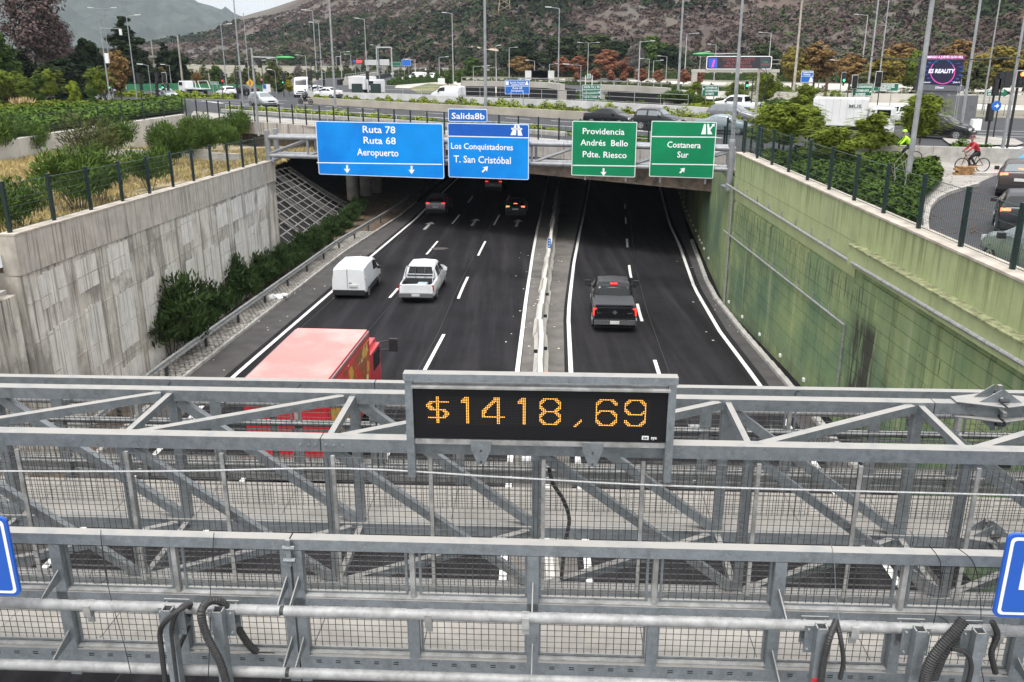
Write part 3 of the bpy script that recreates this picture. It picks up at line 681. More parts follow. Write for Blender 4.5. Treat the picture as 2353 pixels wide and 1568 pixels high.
# the same inside the far walkway
for i in range(-5, 5):
    for k in (0, 1):
        xc = NODE(i)+S/4+k*S/2; wmesh(xc, FY+.13, 6.58, S/2-.05, 1.3)
# sign pipes
def pipe(gy, z, cuts, r=.054):
    for a, b in zip(cuts, cuts[1:]):
        gb(MB().tube((a+.02, gy, z), (b-.02, gy, z), r, 16), 'sign_pipe', pipe_m, smooth=True)
    for x in cuts[1:-1]: gb(MB().tube((x-.018, gy, z), (x+.018, gy, z), r*.8, 12), 'pipe_joint', dark_steel)
for z in (6.76, 6.03):
    pipe(FG-.45, z, (-8, NODE(-1), 4.78 if z > 6.5 else 8.2, 9) if z > 6.5 else (-8, NODE(-1), 8)); pipe(BG+.45, z, (-11, NODE(-1), NODE(3), 11))
for x in (-4.55, -1.15, -.2, 2.95, 4.3):
    gb(MB().box((x, FG-.45, 6.73), (.07, .122, .122)).box((x, FG-.45, 6.63), (.07, .02, .11)), 'pipe_clamp', galv_old)
# mast brackets with clamp plates, front
def bracket(px, gy=FG-.58, z0=6.86):
    p = GQ(px, 1420, gy); x = p.x
    m = MB(); t = .05
    for dx, dy, w, d in ((-.045, 0, .012, .1), (.045, 0, .012, .1), (0, -.045, .1, .012), (0, .045, .1, .012)): m.box((x+dx, gy+dy, 5.3), (w, d, 3.1))
    gb(m, 'mast_bracket', galv)
    gb(MB().box((x, gy+.062, z0-.2), (.26, .014, .3)), 'clamp_plate', galv); gb(MB().box((x, gy+.21, z0-.2), (.26, .014, .3)), 'clamp_plate', galv)
    for dx in (-.1, .1):
        for dz in (-.31, -.09): gb(MB().tube((x+dx, gy+.03, z0+dz), (x+dx, gy+.25, z0+dz), .014, 6), 'clamp_bolt', galv)
    return x
BX = [bracket(p) for p in (388, 503, 1891, 2119, 2257)]
gb(MB().box((BX[2], FG-.637, 6.28), (.112, .012, .035)), 'red_tape', M('red_tape', (.5, .02, .03), .6, 0, var=.1))
def bracket_far(x): 
    gb(MB().box((x, BG+.6, 6.2), (.09, .09, 1.6)), 'mast_bracket', galv); gb(MB().box((x, BG+.52, 6.7), (.26, .014, .3)), 'clamp_plate', galv)
for x in (-4.4, -1.9, 3.5, 5.6): bracket_far(x)
# splice flanges with ribs
def flange(gx, gy, z, s=1.0):
    tp = None
    m = MB().box((gx, gy, z), (.05, .05, .62*s)).box((gx, gy, z), (.05, .5*s, .05)); gb(m, 'splice_flange', galv)
    for sx in (-1, 1):
        for dz in (-.1, .1): gb(MB().plate([(gx+sx*.02, gy-.26*s, z+dz), (gx+sx*.55*s, gy-.09, z+dz), (gx+sx*.55*s, gy+.09, z+dz), (gx+sx*.02, gy+.26*s, z+dz)], (0, 0, 1), .014), 'flange_rib', galv)
        for dy in (-.17, .17): gb(MB().plate([(gx+sx*.02, gy+dy*.6, z+.28*s), (gx+sx*.42, gy+dy*.45, z), (gx+sx*.02, gy+dy*.6, z-.28*s)], (0, 1, 0), .014), 'flange_rib', galv)
    for dy in (-.17, .17):
        for dz in (-.16, .16): gb(MB().tube((gx-.06, gy+dy, z+dz), (gx+.06, gy+dy, z+dz), .028, 6), 'bolt', dark_steel)
flange(GQ(2285, 955, FY).x, FY, ZT); flange(GQ(2272, 1225, FY).x, FY, ZB)
sx_ = NODE(-1)
gb(MB().box((sx_-.005, FG-.1, 7.2), (.05, .03, .3)), 'splice_plate', galv)
for dz in (.06, -.08): gb(MB().tube((sx_-.06, FG-.11, 7.2+dz), (sx_+.06, FG-.11, 7.2+dz), .022, 6), 'bolt', galv)
gb(MB().box((BG*0+GQ(1690, 1005, FY).x, FY-.02, 7.25), (.25, .02, .3)), 'gusset', galv)
# equipment behind the far guard
eq = random.Random(4)
for (px, py, w, h, mt) in ((800, 975, .14, .12, galv), (705, 1015, .16, .06, dark_steel), (1605, 985, .3, .06, galv_old), (1655, 1000, .25, .08, dark_steel), (1850, 1000, .3, .08, galv_old), (1210, 1062, .14, .12, white_m), (870, 1062, .12, .14, white_m), (310, 1060, .5, .08, dark_steel), (500, 1065, .4, .1, galv_old), (90, 1060, .35, .1, dark_steel), (340, 985, .4, .06, galv_old), (2030, 1060, .4, .12, galv_old), (2290, 1065, .35, .12, dark_steel)):
    p = GQ(px, py, BG+.75); gb(MB().box(p, (w, .18, h)), 'junction_box', mt)
# ---- cables, hoses, wires
hose_m = M('corrugated_hose', (.028, .027, .027), .55, 0, var=.2, scale=30)
def spline(pts, n=8):
    pts = [Vector(p) for p in pts]; P = [pts[0]*2-pts[1]]+pts+[pts[-1]*2-pts[-2]]; out = []
    for i in range(1, len(P)-2):
        for k in range(n):
            t = k/n; a, b, c, d = P[i-1], P[i], P[i+1], P[i+2]
            out.append(.5*((2*b)+(c-a)*t+(2*a-5*b+4*c-d)*t*t+(3*b-a-3*c+d)*t**3))
    return out+[pts[-1]]
def hose(label, pix, r, corr=True, group=None):
    pts = [GQ(px, py, gy) for px, py, gy in pix]; sp_ = spline(pts, 5)
    ln = sum((b-a).length for a, b in zip(sp_, sp_[1:])); nst = max(12, int(ln/(.012 if corr else .05)))
    d = [0]
    for a, b in zip(sp_, sp_[1:]): d.append(d[-1]+(b-a).length)
    rs = [Vector([float(np.interp(k/nst*ln, d, [p[c] for p in sp_])) for c in range(3)]) for k in range(nst+1)]
    tp = gthing('cable_hose', label, 'hose', rs[0], group)
    k = [0]
    m = MB(); rr_ = [r*(1.0 if (i//1) % 2 else .84) if corr else r for i in range(len(rs))]
    m.poly(rs, lambda t: rr_[int(round(t*(len(rs)-1)))], 9)
    gt(m, 'tube', hose_m, tp, smooth=not corr); return tp
g1 = FG-.62
hose('thick corrugated black hose arching over the left upper pipe', [(520, 1568, g1-.1), (505, 1520, g1-.1), (475, 1460, g1-.1), (462, 1410, g1-.1), (478, 1384, g1+.02), (505, 1382, g1+.1), (525, 1402, g1+.2), (545, 1440, FG-.1), (575, 1485, FG-.05), (605, 1506, FG), (630, 1500, FG+.03)], .042)
hose('black hose looping beside the leftmost mast bracket and crossing over it', [(380, 1568, g1), (372, 1500, g1), (368, 1450, g1), (385, 1425, g1-.1), (415, 1400, g1-.1), (440, 1388, g1)], .026, False)
hose('corrugated hose hanging straight down right of the leftmost mast bracket', [(408, 1568, g1), (400, 1500, g1), (395, 1440, g1), (412, 1400, g1), (435, 1392, g1+.1), (432, 1440, FG-.2), (415, 1480, FG-.2), (405, 1510, FG-.2)], .026)
hose('corrugated hose falling beside the mast bracket that has red tape', [(1922, 1425, g1+.1), (1905, 1470, g1-.05), (1893, 1520, g1-.05), (1885, 1580, g1-.05)], .033)
hose('slack thin corrugated hose hanging right of the red taped bracket', [(1922, 1425, g1+.1), (1932, 1470, g1), (1938, 1520, g1), (1930, 1560, g1)], .024)
hose('thick twin corrugated hose sweeping down beside the right mast brackets', [(2215, 1425, g1), (2195, 1450, g1-.05), (2160, 1490, g1-.1), (2135, 1530, g1-.12), (2120, 1590, g1-.12)], .056)
hose('second thick corrugated hose just behind the first at the right brackets', [(2205, 1428, g1+.1), (2190, 1470, g1+.05), (2165, 1510, g1), (2145, 1560, g1)], .045)
hose('thin smooth black cable bending down between the two rightmost brackets', [(2185, 1490, g1), (2220, 1500, g1), (2232, 1530, g1), (2225, 1570, g1)], .024, False)
hose('corrugated hose hanging at the far right behind the last bracket', [(2280, 1428, g1+.1), (2292, 1460, g1+.1), (2278, 1500, g1+.1), (2287, 1545, g1+.2)], .03)
hose('brown corrugated cable hanging down the middle of the truss', [(1262, 1075, NY+.1), (1270, 1110, NY+.1), (1295, 1150, NY+.15), (1308, 1195, NY+.15), (1298, 1250, NY+.1), (1290, 1330, NY+.1)], .026)
def wirec(label, pix, r=.0045, mat=None):
    pts = spline([GQ(px, py, gy) for px, py, gy in pix], 6); tp = gthing('loose_wire', label, 'wire', pts[0]); gt(MB().poly(pts, r, 5), 'strand', mat or black_m, tp)
fr = FG-.09
wirec('thin black wire hanging over the left part of the front rail', [(232, 1218, fr+.03), (233, 1245, fr), (245, 1330, fr-.02), (262, 1400, fr-.2), (285, 1480, FG-.55), (307, 1575, FG-.55)])
wirec('thin black wire hanging over the rail by the thick left hose', [(492, 1224, fr+.03), (490, 1250, fr), (484, 1350, fr), (483, 1440, FG-.6), (478, 1575, FG-.6)])
wirec('coil of thin black wire tied to the left mesh', [(205, 1330, fr), (215, 1310, fr), (240, 1312, fr), (243, 1332, fr), (222, 1342, fr), (206, 1325, fr)], .003)
wirec('pale wire hanging over the front rail left of the right brackets', [(1910, 1252, fr+.03), (1917, 1290, fr), (1922, 1380, fr-.1), (1938, 1480, FG-.6), (1945, 1575, FG-.6)], .004, galv)
wirec('black wire loop drooping over the rail at the right', [(2135, 1253, fr+.03), (2160, 1290, fr), (2160, 1340, fr), (2148, 1420, fr-.1), (2140, 1450, fr), (2175, 1450, fr), (2178, 1430, fr), (2155, 1415, fr)])
wirec('black wire falling from the rail just left of the right blue sign', [(2195, 1256, fr+.03), (2235, 1290, fr), (2250, 1350, fr), (2254, 1420, fr-.1), (2250, 1500, FG-.55), (2262, 1575, FG-.55)])
wirec('small coil of black wire on the back rail right of the display', [(1855, 905, BG), (1830, 900, BG-.08), (1828, 925, BG-.08), (1845, 935, BG-.08), (1858, 925, BG-.08), (1850, 902, BG)], .006)
wirec('black wire wrapped over the back rail at the left', [(398, 868, BG+.08), (390, 878, BG-.07), (383, 905, BG-.08)], .006)
wirec('black wire wrapped over the back rail left of the display', [(705, 872, BG+.08), (690, 885, BG-.07), (670, 905, BG-.08)], .006)
rope = M('wire_rope', (.45, .45, .45), .5, .2, var=.2, scale=60)
tp = gthing('safety_rope', 'pale steel safety rope strung along the truss below the display', 'rope', (0, NY-.22, 7.2))
ry = NY-.22; A_ = [GQ(x, y, ry) for x, y in ((-300, 1080), (0, 1083), (400, 1083), (795, 1077), (1176, 1098), (1572, 1118), (2353, 1139), (2700, 1150))]
gt(MB().poly(spline(A_, 5), .011, 6), 'strand', rope, tp)
# ---- tariff display
dx0, dx1 = GQ(948, 890, 9.14).x, GQ(1538, 895, 9.14).x
zt, zb_ = GQ(1240, 893, 9.14).z, GQ(1240, 1012, 9.14).z
fx0, fx1, fzt, fzb = GQ(938, 866, 9.14).x, GQ(1547, 872, 9.14).x, GQ(1240, 876, 9.14).z, GQ(1240, 1100, 9.16).z
dsp = gthing('tariff_display', 'black tariff display on the gantry showing $1418,69 in amber dots', 'display', ((dx0+dx1)/2, 9.2, zb_))
W = dx1-dx0; xc = (dx0+dx1)/2
black_face = M('display_black', (.006, .006, .007), .55, 0, var=0, spec=.25)
gt(MB().box((xc, 9.2, (zt+zb_)/2), (W, .1, zt-zb_)), 'housing', black_face, dsp)
gt(MB().box((xc, 9.17, zt+.012), (W+.02, .2, .022)), 'sunshade', galv_old, dsp)
for s, x in ((-1, fx0), (1, fx1)):
    gt(MB().box((x, 9.17, (fzt+fzb)/2), (.085, .09, fzt-fzb)), 'side_post', galv, dsp)
    gt(MB().box((x-s*.055, 9.2, (zt+zb_)/2), (.015, .05, zt-zb_)), 'mounting_strip', galv, dsp)
gt(MB().box(((fx0+fx1)/2, 9.17, fzt+.03), (fx1-fx0+.11, .13, .085)), 'top_beam', galv, dsp)
gt(MB().box(((fx0+fx1)/2, 9.2, zb_-.045), (fx1-fx0-.09, .1, .06)), 'bottom_beam', galv_old, dsp)
for px in (1105, 1362):
    x = GQ(px, 1040, 9.1).x; z = zb_-.03
    gt(MB().plate([(x-.115, 9.12, z+.02), (x-.115, 9.12, z-.08), (x-.04, 9.12, z-.27), (x+.04, 9.12, z-.27), (x+.115, 9.12, z-.08), (x+.115, 9.12, z+.02)], (0, 1, 0), .014), 'hanger_plate', galv, dsp)
    for dz in (-.1, -.24): gt(MB().tube((x, 9.1, z+dz), (x, 9.115, z+dz), .012, 8), 'bolt', dark_steel, dsp)
amber = M('amber_led', (1.0, .47, .07), .5, 0, var=0, emit=.85)
dim = M('unlit_led', (.035, .03, .03), .5, 0, var=0)
pt0, pt1 = GQ(590*.336+781+.336*0, 827+278*.336, 9.14), GQ(2140*.336+781, 827+490*.336, 9.14)
C0 = GQ(850/1.088+592*.3359, 900/1.088+285*.3359, 9.14); C1 = GQ(850/1.088+2110*.3359, 900/1.088+300*.3359, 9.14)
pitch = (C1.x-C0.x)/132; zc0 = zt-.125
def seg(ch):
    P = {'1': [[(3, 3), (6, 0), (6, 16)]], '4': [[(8, 0), (0, 9), (0, 12), (12, 12)], [(9, 0), (9, 16)]],
         '8': [[(3, 0), (9, 0), (12, 3), (12, 5), (9, 8), (3, 8), (0, 5), (0, 3), (3, 0)], [(3, 8), (9, 8), (12, 11), (12, 13), (9, 16), (3, 16), (0, 13), (0, 11), (3, 8)]],
         '6': [[(12, 3), (9, 0), (3, 0), (0, 3), (0, 13), (3, 16), (9, 16), (12, 13), (12, 10), (9, 7), (3, 7), (0, 9)]],
         '9': [[(0, 13), (3, 16), (9, 16), (12, 13), (12, 3), (9, 0), (3, 0), (0, 3), (0, 6), (3, 9), (9, 9), (12, 7)]],
         ',': [[(5, 13), (4, 15), (1, 17)]],
         '$': [[(12, 3), (3, 3), (0, 5), (3, 8), (9, 8), (12, 10), (10, 13), (1, 13)], [(6, 0), (6, 16)]]}[ch]
    out = set()
    for pl in P:
        for (ax, ay), (bx, by) in zip(pl, pl[1:]):
            for cx in range(-1, 15):
                for cy in range(-1, 19):
                    vx, vy = bx-ax, by-ay; L2 = vx*vx+vy*vy; t = max(0, min(1, ((cx-ax)*vx+(cy-ay)*vy)/L2))
                    ddx, ddy = cx-ax-t*vx, cy-ay-t*vy
                    if ddx*ddx+ddy*ddy < .56: out.add((cx, cy))
        for (ax, ay) in pl: out.add((ax, ay)); 
    return {(a, b) for a, b in out} | {(a+1, b) for a, b in out if ch in '14$'}
starts = {0: ('$', 0), 1: ('1', 18), 2: ('4', 33.5), 3: ('1', 52), 4: ('8', 68), 5: (',', 87.5), 6: ('6', 101.5), 7: ('9', 118.5)}
yl = 9.145
for k, (ch, c0) in starts.items():
    m = MB()
    for cx, cy in sorted(seg(ch)):
        x = C0.x+(c0+cx)*pitch; z = zc0-cy*pitch*1.02; r = pitch*.36
        m.add([(x+r*math.cos(t), yl, z+r*math.sin(t)) for t in (0, 1.047, 2.094, 3.142, 4.189, 5.236)], [(0, 1, 2, 3, 4, 5)])
    gt(m, 'digit', amber, dsp, kind='stuff')
m = MB()
for i in range(134):
    for j in range(18):
        x = C0.x+i*pitch; z = zc0-j*pitch*1.02; r = pitch*.16; m.add([(x-r, yl+.002, z-r), (x+r, yl+.002, z-r), (x+r, yl+.002, z+r), (x-r, yl+.002, z+r)], [(0, 1, 2, 3)])
gt(m, 'unlit_dots', dim, dsp, kind='stuff')
lx = dx1-.175
gt(MB().box((lx-.06, 9.147, zb_+.05), (.075, .006, .045)), 'label_plate', white_m, dsp)
t_, p_ = dsp
text('ae', .055, black_m, t_, Vector((lx-.06, 9.142, zb_+.037))-p_, extr=.001, bold=.001); text('sys', .055, white_m, t_, Vector((lx+.035, 9.142, zb_+.037))-p_, extr=.001, bold=.001)
# ---- blue signs hung on the gantry front, cut by the frame edges
blue_s = M('sign_blue_dark', (.008, .085, .42), .35, 0, var=.03, scale=2)
gy = FG-.72
def hung_sign(label, x0, x1, z0, z1, side):
    tp = gthing('direction_sign', label, 'sign', ((x0+x1)/2, gy, z0)); m = MB()
    def rr_(x0, x1, z0, z1, r, y0, y1):
        P = []
        for cx, cz, a in ((x1-r, z1-r, 0), (x0+r, z1-r, 90), (x0+r, z0+r, 180), (x1-r, z0+r, 270)):
            for k in range(5): t = R(a+k*22.5); P.append((cx+r*math.cos(t), cz+r*math.sin(t)))
        n = len(P); mm = MB(); mm.add([(x, y0, z) for x, z in P]+[(x, y1, z) for x, z in P], [tuple(range(n)), tuple(range(2*n-1, n-1, -1))]+[(i, (i+1) % n, n+(i+1) % n, n+i) for i in range(n)]); return mm
    gt(rr_(x0, x1, z0, z1, .06, gy, gy+.03), 'panel', blue_s, tp)
    gt(rr_(x0+.03, x1-.03, z0+.03, z1-.03, .045, gy-.003, gy), 'border', white_m, tp)
    gt(rr_(x0+.06, x1-.06, z0+.06, z1-.06, .03, gy-.006, gy-.003), 'field', blue_s, tp)
    for x in (x0+.35, x1-.35): gt(MB().box((x, gy+.09, (z0+z1)/2), (.06, .1, z1-z0-.1)), 'rear_rail', galv, tp)
    return tp
a = GQ(48, 1370, gy); b = GQ(12, 1190, gy); hung_sign('white bordered blue road sign whose right edge shows at the left picture edge', a.x-3.2, a.x, a.z, b.z, -1)
a = GQ(2281, 1418, gy); b = GQ(2318, 1228, gy); tp = hung_sign('blue road sign with part of a white letter at the right picture edge', a.x, a.x+3.2, a.z, b.z, 1)
c = GQ(2339, 1352, gy); gt(MB().box((c.x+.045, gy-.008, c.z+.22), (.085, .004, .46)).box((c.x+.2, gy-.0085, c.z+.41), (.26, .004, .08)), 'letter', white_m, tp)
# ================================================================ VEHICLES
glass = M('car_glass', (.008, .009, .01), .1, 0, var=0, spec=.45)
glass_b = M('car_glass_pale', (.13, .15, .16), .1, 0, var=0, spec=.9)  # paler base colour stands in for sky reflected in the windows
chrome = M('chrome', (.55, .55, .56), .22, .9, var=0)
alloy = M('alloy_wheel', (.38, .39, .4), .35, .7, var=0)
red_l = M('tail_lamp_red', (.42, .01, .015), .25, 0, var=0)
red_on = M('tail_lamp_lit', (1.0, .03, .02), .3, 0, var=0, emit=2.2)
red_hot = M('brake_lamp_lit', (1.0, .12, .05), .3, 0, var=0, emit=4)
lamp_c = M('headlamp_glass', (.6, .62, .64), .15, 0, var=0)
plate_m = M('number_plate', (.6, .6, .58), .5, 0, var=0)
def paint(name, c, metal=.0, rough=.3): return M(name, c, rough, 0 if max(c) < .05 else metal, var=.03, scale=1, coat=.6 if max(c) > .1 else .12, spec=.5 if max(c) > .1 else .3)
class Body:
    """lofted car body: x runs rear (0) to front (L); right side is -y"""
    def __init__(s, top, belt, W, zb=.22, hr=.76, nose=.14, tail=.10, bed=None):
        s.top = top; s.belt = belt; s.W = W/2; s.zb = zb; s.hr = hr; s.L = top[-1][0]; s.nose = nose; s.tail = tail; s.bed = bed
    def T(s, x): return float(np.interp(x, [p[0] for p in s.top], [p[1] for p in s.top]))
    def B(s, x): return min(float(np.interp(x, [p[0] for p in s.belt], [p[1] for p in s.belt])), s.T(x)-.02)
    def hw(s, x):
        w = s.W; a = x/.55 if x < .55 else 1; b = (s.L-x)/.8 if s.L-x < .8 else 1
        return w*(1-s.tail*(1-a)**2)*(1-s.nose*(1-b)**2)
    def ring(s, x):
        hw, T, B = s.hw(x), s.T(x), s.B(x); g = min(max((T-B)/.42, 0), 1); hr = hw*(1-(1-s.hr)*g); zb = s.zb+.1*max(0, 1-x/.3)+.1*max(0, 1-(s.L-x)/.4)
        zb = min(zb, B-.1); zm = zb+(B-zb)*.5
        P = [(0, zb), (hw*.86, zb), (hw*.975, zb+.1), (hw*1.0, zm), (hw*.975, B), (hr*.985 if g > .05 else hw*.94, T-.09*g-.012), (hr*.86 if g > .05 else hw*.82, T-.02*g), (hr*.84 if g > .05 else hw*.8, T-.018*g), (0, T+.025)]
        if s.bed and s.bed[0] < x < s.bed[1]:
            P[5] = (hw*.95, T-.02); P[6] = (hw*.86, T); P[7] = (hw*.84, s.bed[2]); P[8] = (0, s.bed[2])
        return P
    def pt(s, x, v):                               # v: ring coordinate 0..8
        P = s.ring(x); i = min(int(v), 7); f = v-i; return Vector((x, P[i][0]+(P[i+1][0]-P[i][0])*f, P[i][1]+(P[i+1][1]-P[i][1])*f))
    def rearx(s, z):
        for x in np.arange(0, 1.6, .01):
            if s.T(x) >= z: return float(x)
        return 0
    def frontx(s, z):
        for x in np.arange(s.L, s.L-1.6, -.01):
            if s.T(x) >= z: return float(x)
        return s.L
    def mesh(s, cx):
        xs = sorted(set([round(float(x), 3) for x in list(np.linspace(0, s.L, 26))+[p[0] for p in s.top]+[p[0] for p in s.belt]+[.03, .1, s.L-.03, s.L-.12]+([s.bed[0]-.005, s.bed[0]+.005, s.bed[1]-.005, s.bed[1]+.005] if s.bed else [])]))
        m = MB(); R_ = []
        for x in xs:
            P = s.ring(x); R_.append([(x-cx, y, z) for y, z in P]+[(x-cx, -y, z) for y, z in P[-2:0:-1]])
        n = len(R_[0]); m.v = [p for r in R_ for p in r]
        for i in range(len(xs)-1):
            for k in range(n): m.f.append((i*n+k, i*n+(k+1) % n, (i+1)*n+(k+1) % n, (i+1)*n+k))
        m.f += [tuple(range(n)), tuple(range(len(xs)*n-1, (len(xs)-1)*n-1, -1))]
        return m
    def patch(s, x0, x1, v0, v1, cx, side=1, off_=.012, xf=None, n=6):
        """window or trim following the body surface; xf(v) may slant the ends"""
        m = MB(); g = []
        for i in range(n+1):
            row = []
            for j in range(4):
                v = v0+(v1-v0)*j/3; a, b = (x0, x1) if xf is None else xf(j/3); x = a+(b-a)*i/n
                p = s.pt(x, v); dx = s.pt(x+.02, v)-s.pt(x-.02, v); dv = s.pt(x, min(v+.05, 7.99))-s.pt(x, v-.05); nn = dx.cross(dv).normalized()
                if nn.y < 0 and v < 6: nn = -nn
                if v >= 5.6 and nn.z < 0: nn = -nn
                p = p+nn*off_; row.append((p.x-cx, p.y*side, p.z))
            g.append(row)
        m.v = [p for r in g for p in r]; m.f = [(i*4+j, i*4+j+1, (i+1)*4+j+1, (i+1)*4+j) for i in range(n) for j in range(3)]
        return m
    def screen(s, x0, x1, cx, wf=.8, off_=.012, n=5):    # windscreen / rear window across the car
        m = MB(); g = []
        for i in range(n+1):
            x = x0+(x1-x0)*i/n; P = s.ring(x); z = P[8][1]; row = []
            sl = (s.T(x+.02)-s.T(x-.02))/.04; nn = Vector((-sl, 0, 1)).normalized()
            for j in range(7):
                t = -1+j/3; y = P[6][0]*wf/.8*t*.98; zz = P[8][1]-(P[8][1]-P[6][1])*abs(t)**1.6
                row.append((x-cx+nn.x*off_, y, zz+nn.z*off_))
            g.append(row)
        m.v = [p for r in g for p in r]; m.f = [(i*7+j, i*7+j+1, (i+1)*7+j+1, (i+1)*7+j) for i in range(n) for j in range(6)]
        return m
def wheel(parent, x, y, r, side, w=.22, rim=alloy, arch=True):
    m = MB().tube((x, y-side*w/2, r), (x, y+side*w/2, r), r, 22); wo = m.build('wheel', rubber, parent, smooth=True)
    rm = MB().tube((x, y+side*(w/2-.01), r), (x, y+side*(w/2+.012), r), r*.62, 16)
    rmo = rm.build('rim', rim, wo)
    sm = MB()
    for k in range(5):
        a = k*2*math.pi/5; c = Vector((x+math.cos(a+.63)*r*.36, y+side*(w/2+.014), r+math.sin(a+.63)*r*.36)); sm.tube(c-Vector((0, .004, 0)), c+Vector((0, .004, 0)), r*.13, 6)
    sm.build('rim_gap', black_m, wo)
    if arch:
        am = MB(); n = 14; P = [(x+math.cos(t)*r*1.17, r+math.sin(t)*r*1.17) for t in np.linspace(-.35, math.pi+.35, n)]
        yy_ = y+side*(w/2-.02)
        am.add([(px, yy_-side*.3, pz) for px, pz in P]+[(px, yy_, pz) for px, pz in P], [tuple(range(n)), tuple(range(2*n-1, n-1, -1))]+[(i, (i+1) % n, n+(i+1) % n, n+i) for i in range(n)])
        am.build('wheel_arch', black_m, parent)
def car(name, label, cat, kind, col, loc, head, group=None, lights='rear', lit=None, scale=1.0, detail=2, pale=False, plate=None, slope=0):
    """head: direction of travel measured clockwise from +Y"""
    K = {
     'hatch': dict(top=[(0, .55), (.04, .9), (.12, 1.08), (.55, 1.42), (.9, 1.5), (1.8, 1.52), (2.3, 1.45), (3.05, 1.02), (3.75, .86), (4.02, .7), (4.1, .45)], belt=[(0, .95), (.6, .98), (3.0, .92), (4.1, .6)], W=1.76, wb=(.75, 3.28), r=.31, rs=(.16, .52), ws=(2.36, 3.0), sw=((.45, 1.0), (1.08, 1.75), (1.83, 2.75))),
     'suv': dict(top=[(0, .6), (.03, 1.0), (.1, 1.18), (.42, 1.6), (.7, 1.68), (2.0, 1.7), (2.55, 1.62), (3.25, 1.18), (4.1, 1.02), (4.42, .82), (4.5, .5)], belt=[(0, 1.08), (.6, 1.12), (3.2, 1.06), (4.5, .7)], W=1.86, wb=(.85, 3.58), r=.36, rs=(.13, .4), ws=(2.6, 3.2), sw=((.38, .95), (1.05, 1.85), (1.95, 2.95))),
     'suv3': dict(top=[(0, .6), (.03, 1.05), (.08, 1.2), (.25, 1.62), (.5, 1.68), (1.7, 1.7), (2.1, 1.62), (2.65, 1.2), (3.5, 1.05), (3.95, .86), (4.05, .5)], belt=[(0, 1.1), (.6, 1.12), (2.7, 1.08), (4.05, .72)], W=1.8, wb=(.72, 3.2), r=.37, rs=(.1, .22), ws=(2.14, 2.6), sw=((.3, 1.15), (1.3, 2.35))),
     'sedan': dict(top=[(0, .55), (.03, .9), (.1, 1.02), (.75, 1.08), (1.45, 1.4), (1.9, 1.46), (2.5, 1.44), (3.25, 1.02), (4.0, .86), (4.35, .7), (4.45, .45)], belt=[(0, .9), (.9, .97), (3.2, .93), (4.45, .6)], W=1.76, wb=(.85, 3.5), r=.315, rs=(.8, 1.4), ws=(2.56, 3.2), sw=((1.0, 1.7), (1.78, 2.95))),
     'van': dict(top=[(0, .6), (.02, 1.2), (.05, 1.7), (.18, 1.8), (1.0, 1.85), (2.5, 1.84), (2.95, 1.74), (3.55, 1.2), (4.15, 1.0), (4.38, .8), (4.42, .5)], belt=[(0, 1.12), (2.5, 1.12), (3.5, 1.04), (4.42, .7)], W=1.84, wb=(.75, 3.52), r=.32, rs=None, ws=(3.0, 3.5), sw=((2.15, 3.2),), hr=.9, tail=.03),
     'minibus': dict(top=[(0, .6), (.02, 1.6), (.05, 2.45), (.2, 2.62), (4.6, 2.65), (5.0, 2.45), (5.55, 1.5), (6.05, 1.2), (6.2, .9), (6.25, .5)], belt=[(0, 1.3), (5.5, 1.28), (6.25, .9)], W=2.05, wb=(1.1, 5.1), r=.36, rs=None, ws=(4.98, 5.5), sw=((.3, 1.5), (1.6, 2.8), (2.9, 4.0), (4.1, 5.1)), hr=.9, tail=.02),
     'pickup': dict(top=[(0, .6), (.02, .9), (.05, 1.08), (1.5, 1.1), (1.58, 1.45), (1.7, 1.72), (2.0, 1.78), (3.0, 1.78), (3.35, 1.68), (3.95, 1.2), (4.9, 1.05), (5.2, .85), (5.3, .5)], belt=[(0, 1.0), (1.5, 1.05), (3.9, 1.08), (5.3, .75)], W=1.9, wb=(1.1, 4.25), r=.38, rs=(1.56, 1.7), ws=(3.4, 3.92), sw=((1.75, 2.5), (2.6, 3.6)), bed=(.1, 1.48, .72)),
     'bigpickup': dict(top=[(0, .7), (.02, 1.1), (.06, 1.3), (1.75, 1.34), (1.84, 1.72), (2.0, 1.9), (2.3, 1.96), (3.4, 1.96), (3.75, 1.86), (4.35, 1.4), (5.4, 1.28), (5.72, 1.05), (5.8, .6)], belt=[(0, 1.2), (1.7, 1.26), (4.3, 1.28), (5.8, .9)], W=2.03, wb=(1.25, 4.8), r=.41, rs=(1.86, 2.0), ws=(3.8, 4.32), sw=((2.1, 2.9), (3.0, 4.0)), hr=.82),
    }[kind]
    b = Body(K['top'], K['belt'], K['W'], hr=K.get('hr', .76), tail=K.get('tail', .08), bed=K.get('bed') , zb=.24 if kind in ('hatch', 'sedan') else .32)
    cx = b.L/2; t = thing(name, label, cat, loc, R(90)-head, group)
    if slope: t.rotation_euler.y = slope
    gl = glass_b if pale else glass
    b.mesh(cx).build('body', col, t, smooth=True)
    MB().box((0, 0, .3), (b.L*.86, b.W*1.8, .24)).build('underbody', black_m, t)
